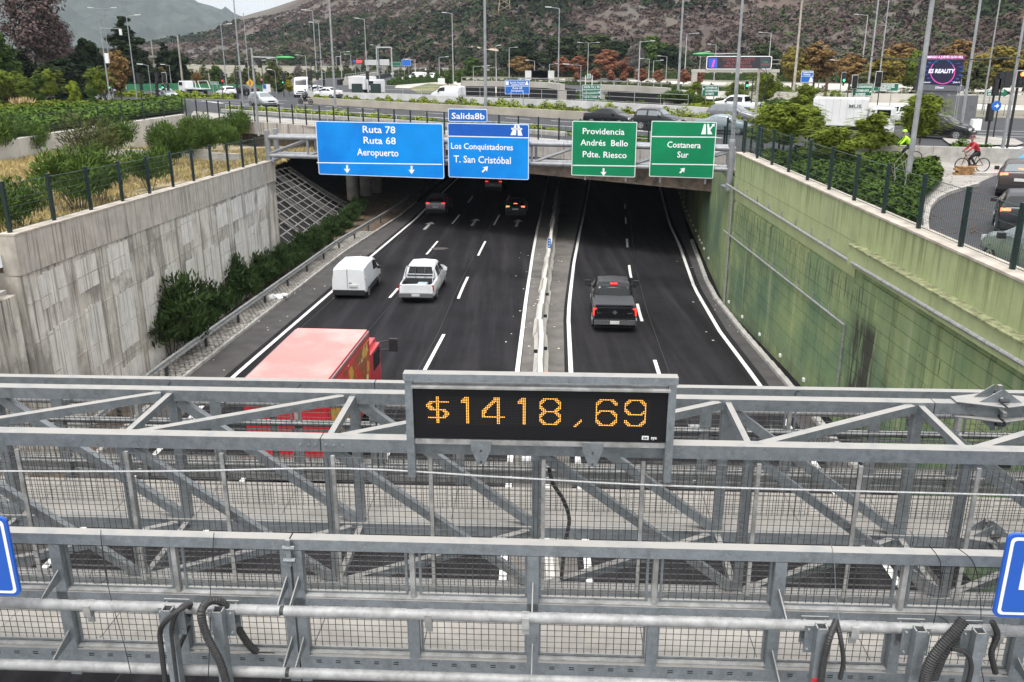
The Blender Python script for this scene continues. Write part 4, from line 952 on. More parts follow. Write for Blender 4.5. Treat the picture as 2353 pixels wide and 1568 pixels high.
    for side in (1, -1):
        for x in K['wb']: wheel(t, x-cx, side*(b.W-.115), K['r'], side, arch=True)
        for (a, c) in K['sw']: b.patch(a, c, 4.12, 4.9, cx, side).build('side_window', gl, t, smooth=True)
        xm = K['sw'][-1][1]-.1
        p = b.pt(xm, 4.0); MB().box((xm-cx, side*(p.y+.12), p.z+.06), (.14, .2, .16)).build('mirror', col if detail > 2 else black_m, t, smooth=False)
        if detail > 1 and len(K['sw']) > 1:
            for a, c in zip(K['sw'], K['sw'][1:]):
                x = (a[1]+c[0])/2; pp = [b.pt(x, v)+Vector((0, .004, 0)) for v in (2.2, 3, 4)]
                MB().poly([(q.x-cx, q.y*side, q.z) for q in pp], .008, 4).build('door_seam', black_m, t)
                q = b.pt(x-.2, 3.7); MB().box((q.x-cx, side*(q.y+.02), q.z), (.16, .03, .03)).build('door_handle', col if kind != 'pickup' else chrome, t)
    b.screen(*K['ws'], cx).build('windscreen', gl, t, smooth=True)
    if K['rs']: 
        if kind in ('bigpickup', 'pickup'):
            x0, x1 = K['rs']; zz1 = b.T(x1+.3)-.14; zz0 = b.T(.5)+.1; sx = lambda z: next(x for x in np.arange(x0-.12, 3, .005) if b.T(x) >= z)-.035; MB().plate([(sx(zz0)-cx, -.7, zz0), (sx(zz0)-cx, .7, zz0), (sx(zz1)-cx, .6, zz1), (sx(zz1)-cx, -.6, zz1)], (1, 0, 0), .02).build('rear_window', gl, t)
        else: b.screen(*K['rs'], cx, wf=.82).build('rear_window', gl, t, smooth=True)
    # rear end
    zlo, zl = K['top'][1][1], K['top'][2][1]; W = b.W
    lt = lit or red_l
    def rb(y, z, w, h, mat, nm, dx=0, d=.06): 
        x = b.rearx(z); MB().box((x-cx-.012+dx+.09*(abs(y)/W)**3, y, z), (d, w, h)).build(nm, mat, t)
    if kind in ('hatch', 'suv', 'suv3'):
        for s_ in (1, -1): rb(s_*W*.74, zl-.1, .3, .15, lt, 'tail_lamp')
        rb(0, .5, W*1.7, .2, black_m, 'rear_bumper', .0, .1); rb(0, .8, .5, .12, plate_m, 'number_plate', -.02)
        if lit is red_hot or lit is red_on: p = b.T(.4); MB().box((b.rearx(p-.08)-cx-.03, 0, p-.06), (.05, .3, .04)).build('brake_lamp', red_hot if lit is red_hot else red_l, t)
    elif kind == 'sedan':
        for s_ in (1, -1): rb(s_*W*.74, .88, .32, .14, lt, 'tail_lamp')
        rb(0, .48, W*1.7, .2, black_m, 'rear_bumper', 0, .08); rb(0, .78, .5, .12, plate_m, 'number_plate', -.02)
    elif kind == 'van':
        for s_ in (1, -1): rb(s_*W*.9, 1.0, .11, .42, red_l, 'tail_lamp'); rb(s_*W*.9, .73, .11, .1, lamp_c, 'reverse_lamp')
        rb(0, .46, W*1.86, .26, black_m, 'rear_bumper', 0, .1); rb(-.25, .82, .45, .12, plate_m, 'number_plate', -.015)
        rb(.06, 1.1, .012, 1.2, black_m, 'door_seam', 0, .03); rb(-.1, .98, .14, .04, chrome, 'door_handle', -.01)
        b.patch(.75, 2.0, 3.0, 4.85, cx, -1, .01).build('side_panel', col, t)
        for s_ in (1, -1): MB().box((-.15, s_*(W*.995), .55), (2.0, .03, .16)).build('sill_trim', black_m, t)
    elif kind == 'minibus':
        for s_ in (1, -1): rb(s_*W*.9, 1.1, .1, .4, red_l, 'tail_lamp')
        for x in (1.55, 2.85, 4.05):
            pass
    elif kind in ('pickup', 'bigpickup'):
        big = kind == 'bigpickup'; zt_ = 1.0 if not big else 1.18
        for s_ in (1, -1): rb(s_*W*.89, zt_-.12, .16, .34, lt, 'tail_lamp')
        rb(0, zt_-.13, W*1.5, .42, col, 'tailgate', -.012); rb(0, .62 if big else .55, W*1.86, .2, chrome if big else M('bumper_grey', (.2, .2, .21), .4, .4, var=0), 'rear_bumper', -.1, .16)
        rb(0, .63 if big else .58, .42, .14, plate_m, 'number_plate', -.19, .02)
        if not big: rb(0, zt_+.02, .22, .05, black_m, 'tailgate_handle', -.03); [rb(s_*.55, .5, .3, .08, red_l, 'bumper_reflector', -.14) for s_ in (1, -1)]
    # front end
    def fb(y, z, w, h, mat, nm, dx=0, d=.06):
        x = b.frontx(z); MB().box((x-cx+.012+dx-.12*(abs(y)/W)**3, y, z), (d, w, h)).build(nm, mat, t)
    zf = K['top'][-2][1]
    for s_ in (1, -1): fb(s_*W*.68, zf-.05, .38, .16, lamp_c, 'headlamp', -.02, .12)
    fb(0, zf-.08, W*.8, .16, black_m, 'grille'); fb(0, zf-.32, W*1.2, .12, black_m, 'air_intake'); fb(0, zf-.24, .42, .1, plate_m, 'number_plate', .02)
    return t, b, cx
def lane_head(fn, Y): return math.atan2(fn(Y+4)-fn(Y-4), 8)
def road_loc(px, py, L_, head):                   # rear bumper picture point -> centre of the car
    c = L(px, py); return (c.x+math.sin(head)*L_/2, c.y+math.cos(head)*L_/2, zr(c.y+L_/2))
white_p = paint('white_car_paint', (.72, .73, .74), 0, .28); black_p = paint('black_car_paint', (.009, .0095, .011), .2, .25)
grey_p = paint('grey_car_paint', (.12, .125, .135), .4, .3); dgrey_p = paint('dark_grey_paint', (.016, .017, .02), .3, .28); silver_p = paint('silver_paint', (.42, .44, .45), .5, .3)
blueg_p = paint('blue_grey_paint', (.17, .215, .23), .4, .3); brown_p = paint('brown_paint', (.06, .047, .045), .3, .28)
# --- white van and white pickup
h = lane_head(xEdgeL, 44); p = road_loc(803, 688, 4.42, h); van, vb, vcx = car('van', 'white windowless delivery van driving in the left lane', 'van', 'van', white_p, p, h)
h = lane_head(xLane1, 44); p = road_loc(957, 697, 5.3, h); pk, pb_, pcx = car('pickup_truck', 'white double cab pickup with open bed and roll bar in the middle lane', 'pickup', 'pickup', white_p, p, h, detail=3)
bedliner = M('bed_liner', (.04, .04, .042), .8, 0, var=.1)
MB().box((.8-pcx, 0, .735), (1.34, 1.5, .02)).build('bed_floor', bedliner, pk)
for s_ in (1, -1): MB().box((.8-pcx, s_*.775, .9), (1.34, .02, .33)).build('bed_liner', bedliner, pk)
MB().box((.14-pcx, 0, .9), (.02, 1.5, .33)).build('bed_liner', bedliner, pk)
rb_ = MB()
for x, z in ((1.42, 1.72), ):
    rb_.poly([(x-pcx, -.8, 1.08), (x-pcx, -.72, z), (x-pcx, .72, z), (x-pcx, .8, 1.08)], .03, 6)
for y in (-.25, .25): rb_.tube((1.42-pcx, y, 1.1), (1.42-pcx, y, 1.72), .022, 6)
rb_.tube((1.42-pcx, -.76, 1.3), (1.42-pcx, .76, 1.3), .022, 6)
for s_ in (1, -1): rb_.tube((1.42-pcx, s_*.73, 1.68), (.5-pcx, s_*.8, 1.1), .024, 6)
rb_.build('roll_bar', chrome, pk)
MB().box((1.462-pcx, 0, .9), (.02, 1.5, .36)).build('bed_liner', bedliner, pk)
MB().box((.85-pcx, -.2, .85), (.6, .5, .2)).build('bed_load', M('pale_blue_tarp', (.35, .45, .48), .6, 0, var=.1), pk)
MB().tube((2.9-pcx, .5, 1.78), (2.8-pcx, .5, 2.45), .012, 5).build('aerial', black_m, pk)
# --- black pickup with bed cover
h = lane_head(xLaneR, 42); p = road_loc(1411, 764, 5.8, h); bp_, bb, bcx = car('pickup_truck', 'large black pickup with covered bed and chrome bumper in the right carriageway', 'pickup', 'bigpickup', black_p, p, h, lit=red_on, detail=2)
MB().box((.92-bcx, 0, 1.375), (1.66, 1.78, .05)).build('bed_cover', M('vinyl_cover', (.045, .047, .052), .6, 0, var=.1), bp_)
for y in (-.3, .3): MB().box((1.9-bcx+.03, y*.3, 1.93), (.06, .14, .05)).build('brake_lamp', red_on, bp_)
for s_ in (1, -1):
    MB().box((3.95-bcx, s_*1.2, 1.45), (.12, .3, .26)).build('towing_mirror', black_m, bp_)
    MB().box((.35-bcx, s_*1.02, .55), (.5, .05, .22)).build('mud_flap', chrome, bp_)
MB().box((-.035-bcx, 0, 1.07), (.02, .16, .16), rot=Matrix.Rotation(.785, 3, 'X')).build('badge', chrome, bp_)
for y, w in ((.72, .16), (-.68, .2)): MB().box((-.035-bcx, y, 1.03), (.02, w, .035)).build('badge', chrome, bp_)
# --- cars in the tunnel mouth
h = lane_head(xEdgeL, 78); car('suv', 'grey suv entering the tunnel in the left lane with red lights', 'car', 'suv', paint('suv_grey', (.16, .165, .18), .4, .3), road_loc(1001, 497, 4.5, h), h, lit=red_on, detail=1)
h = lane_head(xLane2, 76); car('hatchback', 'dark hatchback braking at the tunnel mouth with a bright centre light', 'car', 'hatch', dgrey_p, road_loc(1184, 502, 4.1, h), h, lit=red_hot, detail=1)
h = lane_head(xLane2, 88); car('suv', 'grey vehicle farthest in the tunnel beneath the blue exit sign', 'car', 'suv', grey_p, road_loc(1134, 443, 4.5, h), h, lit=red_on, detail=1)
# --- red box truck
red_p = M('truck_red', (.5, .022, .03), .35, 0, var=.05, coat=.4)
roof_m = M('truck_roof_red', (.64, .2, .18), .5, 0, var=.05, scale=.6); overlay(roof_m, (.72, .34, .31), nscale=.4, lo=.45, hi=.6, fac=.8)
mural = M('truck_mural', (.25, .07, .02), .35, 0, var=0, col2=(.55, .03, .03), scale=.9, lo=.47, hi=.5)
overlay(mural, (.6, .33, .05), nscale=1.1, lo=.52, hi=.55, fac=1); overlay(mural, (.7, .62, .3), nscale=2.3, lo=.6, hi=.63, fac=1)
ra, rbp = G(700, 876, 3.45), G(764, 754, 3.45)
ra.x = (G(551, 875, 3.45).x+G(753, 877, 3.45).x)/2
th = math.atan2(rbp.x-ra.x, rbp.y-ra.y); Lt = (rbp-ra).length
tr = thing('box_truck', 'red box truck with faded roof and brown yellow drink mural on its side', 'truck', ((ra.x+rbp.x)/2, (ra.y+rbp.y)/2, 0), R(90)-th)
Hl = Lt/2
def bevbox(c, d, r=.05):
    bm = bmesh.new(); bmesh.ops.create_cube(bm, size=1); bmesh.ops.scale(bm, vec=d, verts=bm.verts); bmesh.ops.translate(bm, vec=c, verts=bm.verts)
    bmesh.ops.bevel(bm, geom=bm.edges[:], offset=r, segments=2, affect='EDGES'); m = MB(); m.v = [tuple(v.co) for v in bm.verts]; m.f = [tuple(v.index for v in f.verts) for f in bm.faces]; bm.free(); return m
bevbox((0, 0, 2.17), (Lt, 2.42, 2.5), .05).build('cargo_box', red_p, tr, smooth=True)
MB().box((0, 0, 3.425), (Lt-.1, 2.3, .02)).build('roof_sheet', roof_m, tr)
for s_ in (1, -1):
    MB().box((0, s_*1.212, 2.2), (Lt-.35, .012, 1.9)).build('side_mural', mural, tr)
    MB().box((0, s_*1.2, 3.36), (Lt-.1, .05, .07)).build('roof_rail', M('rail_grey', (.3, .2, .2), .4, .4, var=.1), tr)
MB().box((-Hl-.006, 0, 2.1), (.012, 2.1, 2.2)).build('rear_shutter', red_p, tr)
for k in range(6): MB().box((-Hl-.016, 0, 1.2+k*.36), (.01, 2.1, .02)).build('shutter_slat', M('dark_red', (.25, .01, .015), .5, 0, var=0), tr)
MB().box((-Hl-.03, -1.05, 3.36), (.08, .3, .12)).build('corner_casting', M('corner_grey', (.5, .4, .38), .5, 0, var=.05), tr)
for s_ in (1, -1): MB().box((-Hl-.02, s_*.98, .82), (.05, .26, .14)).build('tail_lamp', red_l, tr)
MB().box((.1, 0, .78), (Lt+.1, 1.0, .22)).build('chassis', black_m, tr); MB().box((-Hl-.05, 0, .58), (.1, 2.3, .14)).build('rear_bumper', galv_old, tr)
bevbox((Hl+1.05, 0, 1.55), (1.9, 2.2, 2.0), .16).build('cab', red_p, tr, smooth=True)
MB().plate([(Hl+2.0, -1.0, 1.6), (Hl+2.0, 1.0, 1.6), (Hl+1.92, .95, 2.4), (Hl+1.92, -.95, 2.4)], (1, 0, .1), .04).build('windscreen', glass, tr)
for s_ in (1, -1):
    MB().box((Hl+1.25, s_*1.102, 2.0), (.9, .02, .6)).build('side_window', glass, tr)
    m = MB().box((Hl+2.0, s_*1.55, 2.25), (.14, .3, .46)); m.tube((Hl+1.8, s_*1.1, 2.4), (Hl+2.0, s_*1.5, 2.42), .03, 6); m.tube((Hl+1.8, s_*1.1, 2.1), (Hl+2.0, s_*1.5, 2.1), .03, 6); m.build('mirror', black_m, tr)
    for x in (-Hl+1.2, Hl+1.1): wheel(tr, x, s_*1.0, .46, s_, .3, galv_old, arch=False)
MB().box((Hl-.3, -1.18, 3.0), (.12, .1, .24)).build('marker_lamp', red_l, tr)

# ---------------- vehicles on the upper street
def up(px, py, dz=0): p = G(px, py, ZS+.012); return p
def hd(a, b):                                      # heading from one street picture point to another
    p, q_ = G(*a), G(*b); return math.atan2(q_.x-p.x, q_.y-p.y)
HB = math.atan2(bd.x, bd.y)                        # along the bridge towards the right
car('suv', 'silver suv facing right at the left end of the bridge road', 'car', 'suv', silver_p, up(606, 247), HB+.25, pale=True, detail=1)
car('sedan', 'black sedan beyond the first green sign', 'car', 'sedan', black_p, up(1402, 288), HB-.06)
car('suv', 'dark grey three door suv driving right behind the green signs', 'car', 'suv3', dgrey_p, up(1516, 299), HB-.08, pale=True)
car('sedan', 'silver blue sedan behind the rightmost green sign', 'car', 'sedan', blueg_p, up(1662, 307), HB+math.pi-.2+math.pi, pale=True)
car('suv', 'dark grey estate suv between the silver sedan and the white pickup', 'car', 'suv', grey_p, up(1684, 286), HB-.05, pale=True, detail=1)
car('pickup_truck', 'white pickup farthest back in the group right of the dark suv', 'pickup', 'pickup', white_p, up(1693, 259), HB+math.pi+.05, detail=1)
car('van', 'white van with dark rear window passing behind the white barrier', 'van', 'van', white_p, up(1030, 231), HB+math.pi-.1)
car('hatchback', 'white hatchback by the hedge left of the yellow diamond sign', 'car', 'hatch', white_p, up(521, 224), HB+math.pi+.3, detail=1)
car('sedan', 'dark sedan waiting behind the white hatchback', 'car', 'sedan', dgrey_p, up(565, 219), HB+math.pi, detail=1)
car('minibus', 'white minibus facing the camera at the junction', 'minibus', 'minibus', white_p, up(697, 222), math.pi-.12, detail=1)
car('sedan', 'white sedan just right of the minibus', 'car', 'sedan', white_p, up(722, 220), math.pi+.9, detail=1)
car('sedan', 'white sedan partly hidden by the kerb hedge right of the minibus', 'car', 'sedan', white_p, up(755, 226), HB+math.pi, detail=1)
car('hatchback', 'silver car stopped beside the motorcycle at the left lights', 'car', 'hatch', silver_p, up(386, 232), HB+.15, pale=True, detail=1)
car('hatchback', 'white car seen between the two slim trees at far left', 'car', 'hatch', white_p, up(268, 213), math.pi, detail=1)
car('hatchback', 'white car hidden behind shrubs next to the left lamp post', 'car', 'hatch', white_p, up(238, 238), math.pi-.2, detail=1)
car('van', 'small white van far off on the distant ramp', 'van', 'van', white_p, up(959, 186), HB+math.pi, detail=1)
for (px, py, lb, k, c) in ((974, 172, 'white car far away on the distant motorway', 'sedan', white_p), (992, 184, 'white car coming down the distant motorway', 'hatch', white_p), (902, 176, 'distant white car near the motorway wall', 'hatch', white_p), (1008, 168, 'dark car far away on the motorway', 'sedan', dgrey_p)):
    car('distant_car', lb, 'car', k, c, up(px, py), math.pi+.2, detail=1)
car('suv', 'white suv with red tail light half hidden by the feathery tree', 'car', 'suv', white_p, up(2060, 286), HB+math.pi+.1, lit=red_on, detail=1)
car('suv', 'black suv right of the feathery trees', 'car', 'suv', black_p, up(2160, 318), HB+.1, detail=2)
car('sedan', 'white car in front of the white box lorry among the trees', 'car', 'sedan', white_p, up(1885, 306), HB+math.pi, detail=1)
car('hatchback', 'dark brown car farthest in the queue at the right edge', 'car', 'hatch', brown_p, up(2338, 443), .5, lit=red_hot, pale=True)
vol, vb_, vc_ = car('hatchback', 'dark hatchback with rear spoiler in the middle of the right edge queue', 'car', 'hatch', dgrey_p, up(2345, 532), .47, lit=red_hot)
t0 = text('V O L V O', .1, chrome, vol, (vb_.rearx(.96)-vc_-.05, 0, .93), rot=(R(90), 0, R(-90)), extr=.002)
car('suv', 'pale green grey car nearest the camera at the right edge', 'car', 'suv', paint('green_grey_paint', (.2, .235, .23), .35, .3), up(2396, 645), .06, pale=True)
# flatbed truck
def flatbed(label, loc, head):
    t = thing('flatbed_truck', label, 'truck', loc, R(90)-head)
    bevbox((1.9, 0, 1.15), (1.5, 1.7, 1.6), .15).build('cab', white_p, t, smooth=True); MB().box((-.9, 0, .9), (3.9, 1.85, .12)).build('flatbed', white_p, t)
    MB().box((-.2, 0, .6), (5, .7, .25)).build('chassis', black_m, t)
    for s_ in (1, -1):
        MB().box((1.95, s_*.86, 1.55), (.8, .02, .5)).build('side_window', glass, t)
        for x in (1.9, -1.6): wheel(t, x, s_*.8, .33, s_, arch=False)
    m = MB()
    for y in (-.8, .8): m.beam((-2.8, y, .95), (-2.3, y, 2.0), .06, .06); m.beam((.6, y, .95), (.75, y, 1.9), .06, .06)
    m.beam((-2.3, -.8, 2), (-2.3, .8, 2), .06, .06); m.beam((.75, -.8, 1.9), (.75, .8, 1.9), .06, .06); m.build('headboard', white_m, t)
    MB().plate([(2.66, -.75, 1.35), (2.66, .75, 1.35), (2.6, .7, 1.85), (2.6, -.7, 1.85)], (1, 0, .1), .03).build('windscreen', glass, t)
flatbed('white flatbed truck passing in front of the green fence', up(447, 218), HB+math.pi)
# box lorries
def lorry(label, loc, head, L_=6.2, H=3.6, lettering=None):
    t = thing('box_lorry', label, 'truck', loc, R(90)-head)
    bevbox((-.3, 0, .95+(H-.95)/2), (L_, 2.4, H-.95), .04).build('cargo_box', M('lorry_white', (.7, .7, .69), .5, 0, var=.05, scale=.8), t)
    bevbox((L_/2+.75, 0, 1.4), (1.7, 2.1, 1.9), .15).build('cab', white_p, t, smooth=True)
    MB().box((0, 0, .75), (L_+1, .9, .25)).build('chassis', black_m, t)
    for s_ in (1, -1):
        for x in (L_/2+.7, -L_/2+1.1): wheel(t, x, s_*.95, .45, s_, .28, galv_old, arch=False)
        MB().box((L_/2+.8, s_*1.06, 1.85), (.9, .02, .55)).build('side_window', glass, t)
        for k in range(7): MB().box((-.3-L_/2+.4+k*(L_-.8)/6, s_*1.203, 2.25), (.03, .01, H-1.15)).build('panel_rib', M('rib_grey', (.5, .5, .49), .6, 0, var=0), t)
    if lettering:
        s_ = lettering[1]; o = text(lettering[0], .34, M('grey_letter', (.12, .14, .14), .5, 0, var=0), t, (lettering[2], s_*1.23, H-.62), rot=(R(90), 0, R(180) if s_ > 0 else 0), extr=.004, bold=.004, sx=1.3)
    return t
lorry('white box lorry with MUS in grey letters behind the feathery trees', up(1934, 318), HB-.25, 3.7, 2.85, ('MUS', -1, .7))
lorry('plain white box lorry behind the dark green bins', up(838, 221), HB, 3.3, 2.7)
for k, px in enumerate((826, 868)):
    p = up(px, 224); tag(bevbox(p+Vector((0, -1.5, 1.2)), (1.35, 1.0, 1.35), .05).build('container_bin', M('bin_green', (.015, .035, .03), .5, 0, var=.1)), ('left' if k == 0 else 'right')+' dark green bin on the platform before the white lorry', 'bin')
p = up(850, 225); tag(MB().box(p+Vector((0, -1.5, .42)), (5.6, 1.3, .12)).box(p+Vector((-2, -1.5, .2)), (.2, 1, .4)).box(p+Vector((2, -1.5, .2)), (.2, 1, .4)).build('platform', dark_steel), 'low dark platform carrying the two green bins', 'platform')

# ---------------- people and two-wheelers
def skin_body(parts_, name, mat, parent, sub=1):
    """parts_: list of chains [(point, radius), ...]; the first point of the first chain is the root"""
    me = bpy.data.meshes.new(name); vs = []; es = []; rs = []
    def find(p):
        for i, q_ in enumerate(vs):
            if (Vector(q_)-Vector(p)).length < 1e-4: return i
        vs.append(tuple(p)); return len(vs)-1
    for ch in parts_:
        prev = None
        for p, r in ch:
            i = find(p)
            if i == len(rs): rs.append(r)
            if prev is not None: es.append((prev, i))
            prev = i
    me.from_pydata(vs, es, []); o = bpy.data.objects.new(name, me); COL.objects.link(o)
    md = o.modifiers.new('skin', 'SKIN'); 
    if not me.skin_vertices: bpy.context.view_layer.objects.active = o
    for i, sv in enumerate(me.skin_vertices[0].data): sv.radius = (rs[i], rs[i]); sv.use_root = i == 0
    sm = o.modifiers.new('sub', 'SUBSURF'); sm.levels = sm.render_levels = sub
    dg = bpy.context.evaluated_depsgraph_get(); ev = bpy.data.meshes.new_from_object(o.evaluated_get(dg)); COL.objects.unlink(o); bpy.data.objects.remove(o)
    ev.shade_smooth(); ev.materials.clear(); ev.materials.append(mat); oo = bpy.data.objects.new(name, ev); COL.objects.link(oo); oo.parent = parent; return oo
skin_m = M('skin', (.4, .24, .17), .6, 0, var=.05)
def bicycle(label, loc, head, frame_m, sc=1.0):
    t = thing('bicycle', label, 'bicycle', loc, R(90)-head); t.scale = (sc,)*3; r = .35
    for x in (-.53, .55):
        m = MB(); m.poly([(x+r*math.cos(a), 0, r+r*math.sin(a)) for a in np.linspace(0, 2*math.pi, 25)], .028, 6, cap=False); w = m.build('wheel', rubber, t, smooth=True)
        m = MB()
        for k in range(12): a = k*math.pi/6; m.tube((x, 0, r), (x+r*math.cos(a), 0, r+r*math.sin(a)), .003, 3)
        m.tube((x, -.04, r), (x, .04, r), .03, 8); m.build('spokes', galv_old, w)
    A, Bk, Hd, St, Hb = (-.53, 0, .35), (0, 0, .3), (.42, 0, .85), (-.18, 0, .85), (.5, 0, 1.02)
    m = MB()
    for a, b_ in ((A, Bk), (Bk, St), (St, Hd), (Hd, Bk), (A, St), (Hd, (.55, 0, .35)), (Hd, Hb)): m.tube(a, b_, .02, 6)
    m.build('frame', frame_m, t); MB().tube((.46, -.3, 1.03), (.46, .3, 1.03), .014, 6).build('handlebar', black_m, t); MB().box((-.2, 0, .93), (.26, .14, .05)).build('saddle', black_m, t)
    m = MB().tube((0, -.1, .3), (.12, -.1, .18), .012, 5); m.tube((0, .1, .3), (-.12, .1, .42), .012, 5); m.tube((0, -.05, .3), (0, .05, .3), .09, 12); m.build('crank', dark_steel, t)
    return t
def person(label, loc, head, chains_torso, chains_legs, head_c, top_m, leg_m, hair_m, extra=None, hands=()):
    t = thing('person', label, 'person', loc, R(90)-head)
    body = skin_body([[(head_c-Vector((.01, 0, .2)), .055), (head_c-Vector((.0, 0, .08)), .075), (head_c+Vector((.01, 0, .03)), .1), (head_c+Vector((.0, 0, .1)), .07)]]+[], 'body', skin_m, t, 2)
    m = MB(); hc = head_c
    m.box(hc+Vector((.105, 0, -.0)), (.04, .03, .05)); m.build('nose', skin_m, body)
    for s_ in (1, -1): MB().box(hc+Vector((.09, s_*.035, .03)), (.015, .02, .012)).build('eye', black_m, body); MB().box(hc+Vector((0, s_*.1, 0)), (.05, .02, .06)).build('ear', skin_m, body)
    skin_body(chains_torso, 'top_garment', top_m, t, 2); skin_body(chains_legs, 'trousers', leg_m, t, 2)
    bm = bmesh.new(); bmesh.ops.create_uvsphere(bm, u_segments=12, v_segments=8, radius=.125); 
    for v in bm.verts: v.co = Vector((v.co.x*1.15, v.co.y*.9, max(v.co.z, .0)*1.0))
    mm = MB(); mm.v = [tuple(v.co+hc+Vector((-.01, 0, .05))) for v in bm.verts]; mm.f = [tuple(v.index for v in f.verts) for f in bm.faces]; bm.free(); mm.build('helmet' if extra == 'helmet' else 'hair', hair_m, t, smooth=True)
    for hp in hands:
        hp = Vector(hp); ch = [[(hp, .03), (hp+Vector((.05, 0, -.01)), .035), (hp+Vector((.09, 0, -.03)), .02)]]
        for k in range(4): b0 = hp+Vector((.05, (k-1.5)*.02, -.01)); ch.append([(hp+Vector((.05, 0, -.01)), .035), (b0+Vector((.04, 0, -.015)), .01), (b0+Vector((.05+.005*(k % 2), 0, -.045)), .008), (b0+Vector((.03, 0, -.06)), .007)])
        ch.append([(hp, .03), (hp+Vector((.03, .03, -.02)), .011), (hp+Vector((.06, .035, -.03)), .009)])
        skin_body(ch, 'hand', black_m if extra == 'helmet' else skin_m, t, 1)
    return t
def rider(label, loc, head, top_m, helm_m):
    V = Vector; hip = V((-.2, 0, 1.0)); ch = V((.08, 0, 1.42)); nk = V((.15, 0, 1.55))
    torso = [[(hip, .15), (V((-.1, 0, 1.2)), .15), (ch, .16), (nk, .07)]]
    for s_ in (1, -1): torso.append([(ch, .16), (V((.12, s_*.2, 1.45)), .075), (V((.28, s_*.25, 1.22)), .055), (V((.44, s_*.24, 1.08)), .04)])
    legs = [[(hip, .15), (V((-.12, .1, .95)), .11), (V((.2, .12, .78)), .075), (V((.0, .12, .5)), .055), (V((-.1, .12, .42)), .045), (V((.02, .12, .38)), .04)],
            [(hip, .15), (V((-.1, -.1, .93)), .11), (V((.18, -.12, .62)), .075), (V((.08, -.12, .3)), .055), (V((.1, -.12, .14)), .045), (V((.22, -.12, .11)), .04)]]
    return person(label, loc, head, torso, legs, nk+V((.06, 0, .17)), top_m, M('black_trousers', (.015, .015, .018), .8, 0, var=.1), helm_m, 'helmet', ((.42, .24, 1.07), (.42, -.24, 1.07)))
def Gp(px, py): return G(px, py, ZS+.03)
a = Gp(2186+46, 395); bicycle('brown framed bicycle ridden by the person in a red jacket', a, -HB*0+R(-88), M('copper_frame', (.2, .06, .03), .4, .3, var=0)); rider('cyclist in red jacket with grey hem and dark red helmet riding left', a, R(-88), M('red_jacket', (.42, .02, .035), .7, 0, var=.1, scale=3), M('helmet_maroon', (.1, .01, .02), .4, 0, var=0))
a = Gp(2078, 377); bicycle('yellow framed bicycle ridden by the person in neon', a, R(-80), M('yellow_frame', (.3, .32, .02), .4, .2, var=0)); rider('cyclist in neon yellow jacket riding behind the feathery tree', a, R(-80), M('neon_jacket', (.45, .85, .02), .6, 0, var=.05, emit=0), M('helmet_neon', (.35, .7, .03), .4, 0, var=0))
def standing(label, loc, head, top_m, leg_m, hair_m, run=False):
    V = Vector; hip = V((0, 0, .92)); ch = V((.03, 0, 1.32)); nk = V((.03, 0, 1.47)); f = .25 if run else .02
    torso = [[(hip, .14), (V((0, 0, 1.1)), .13), (ch, .15), (nk, .06)]]
    for s_ in (1, -1): torso.append([(ch, .15), (V((.02, s_*.19, 1.37)), .065), (V((-.05*s_ if run else 0, s_*.24, 1.1)), .05), (V((.18 if run else .03, s_*.22, 1.05 if run else .86)), .035)])
    legs = [[(hip, .14), (V((0, .09, .85)), .1), (V((f, .1, .5)), .065), (V((f*.6, .1, .1)), .045), (V((f*.6+.14, .1, .05)), .04)], [(hip, .14), (V((0, -.09, .85)), .1), (V((-f*.2, -.1, .48)), .065), (V((-f*1.5, -.1, .12 if not run else .28)), .045), (V((-f*1.5+.12, -.1, .05 if not run else .2)), .04)]]
    return person(label, loc, head, torso, legs, nk+V((.01, 0, .17)), top_m, leg_m, hair_m, None, ((.03 if not run else .18, .22, .86 if not run else 1.05), (.03 if not run else .18, -.22, .86 if not run else 1.05)))
standing('jogger in white top and pink shorts by the hedge left of the green board', Gp(1598, 243), R(-100), white_m, M('pink_shorts', (.5, .12, .18), .7, 0, var=0), M('dark_hair', (.05, .03, .02), .8, 0, var=0), True)
standing('person in dark clothes standing at the left lamp post', Gp(245, 243), R(150), M('navy_jacket', (.015, .018, .03), .8, 0, var=0), M('dark_trousers', (.02, .02, .022), .8, 0, var=0), M('dark_hair', (.05, .03, .02)))
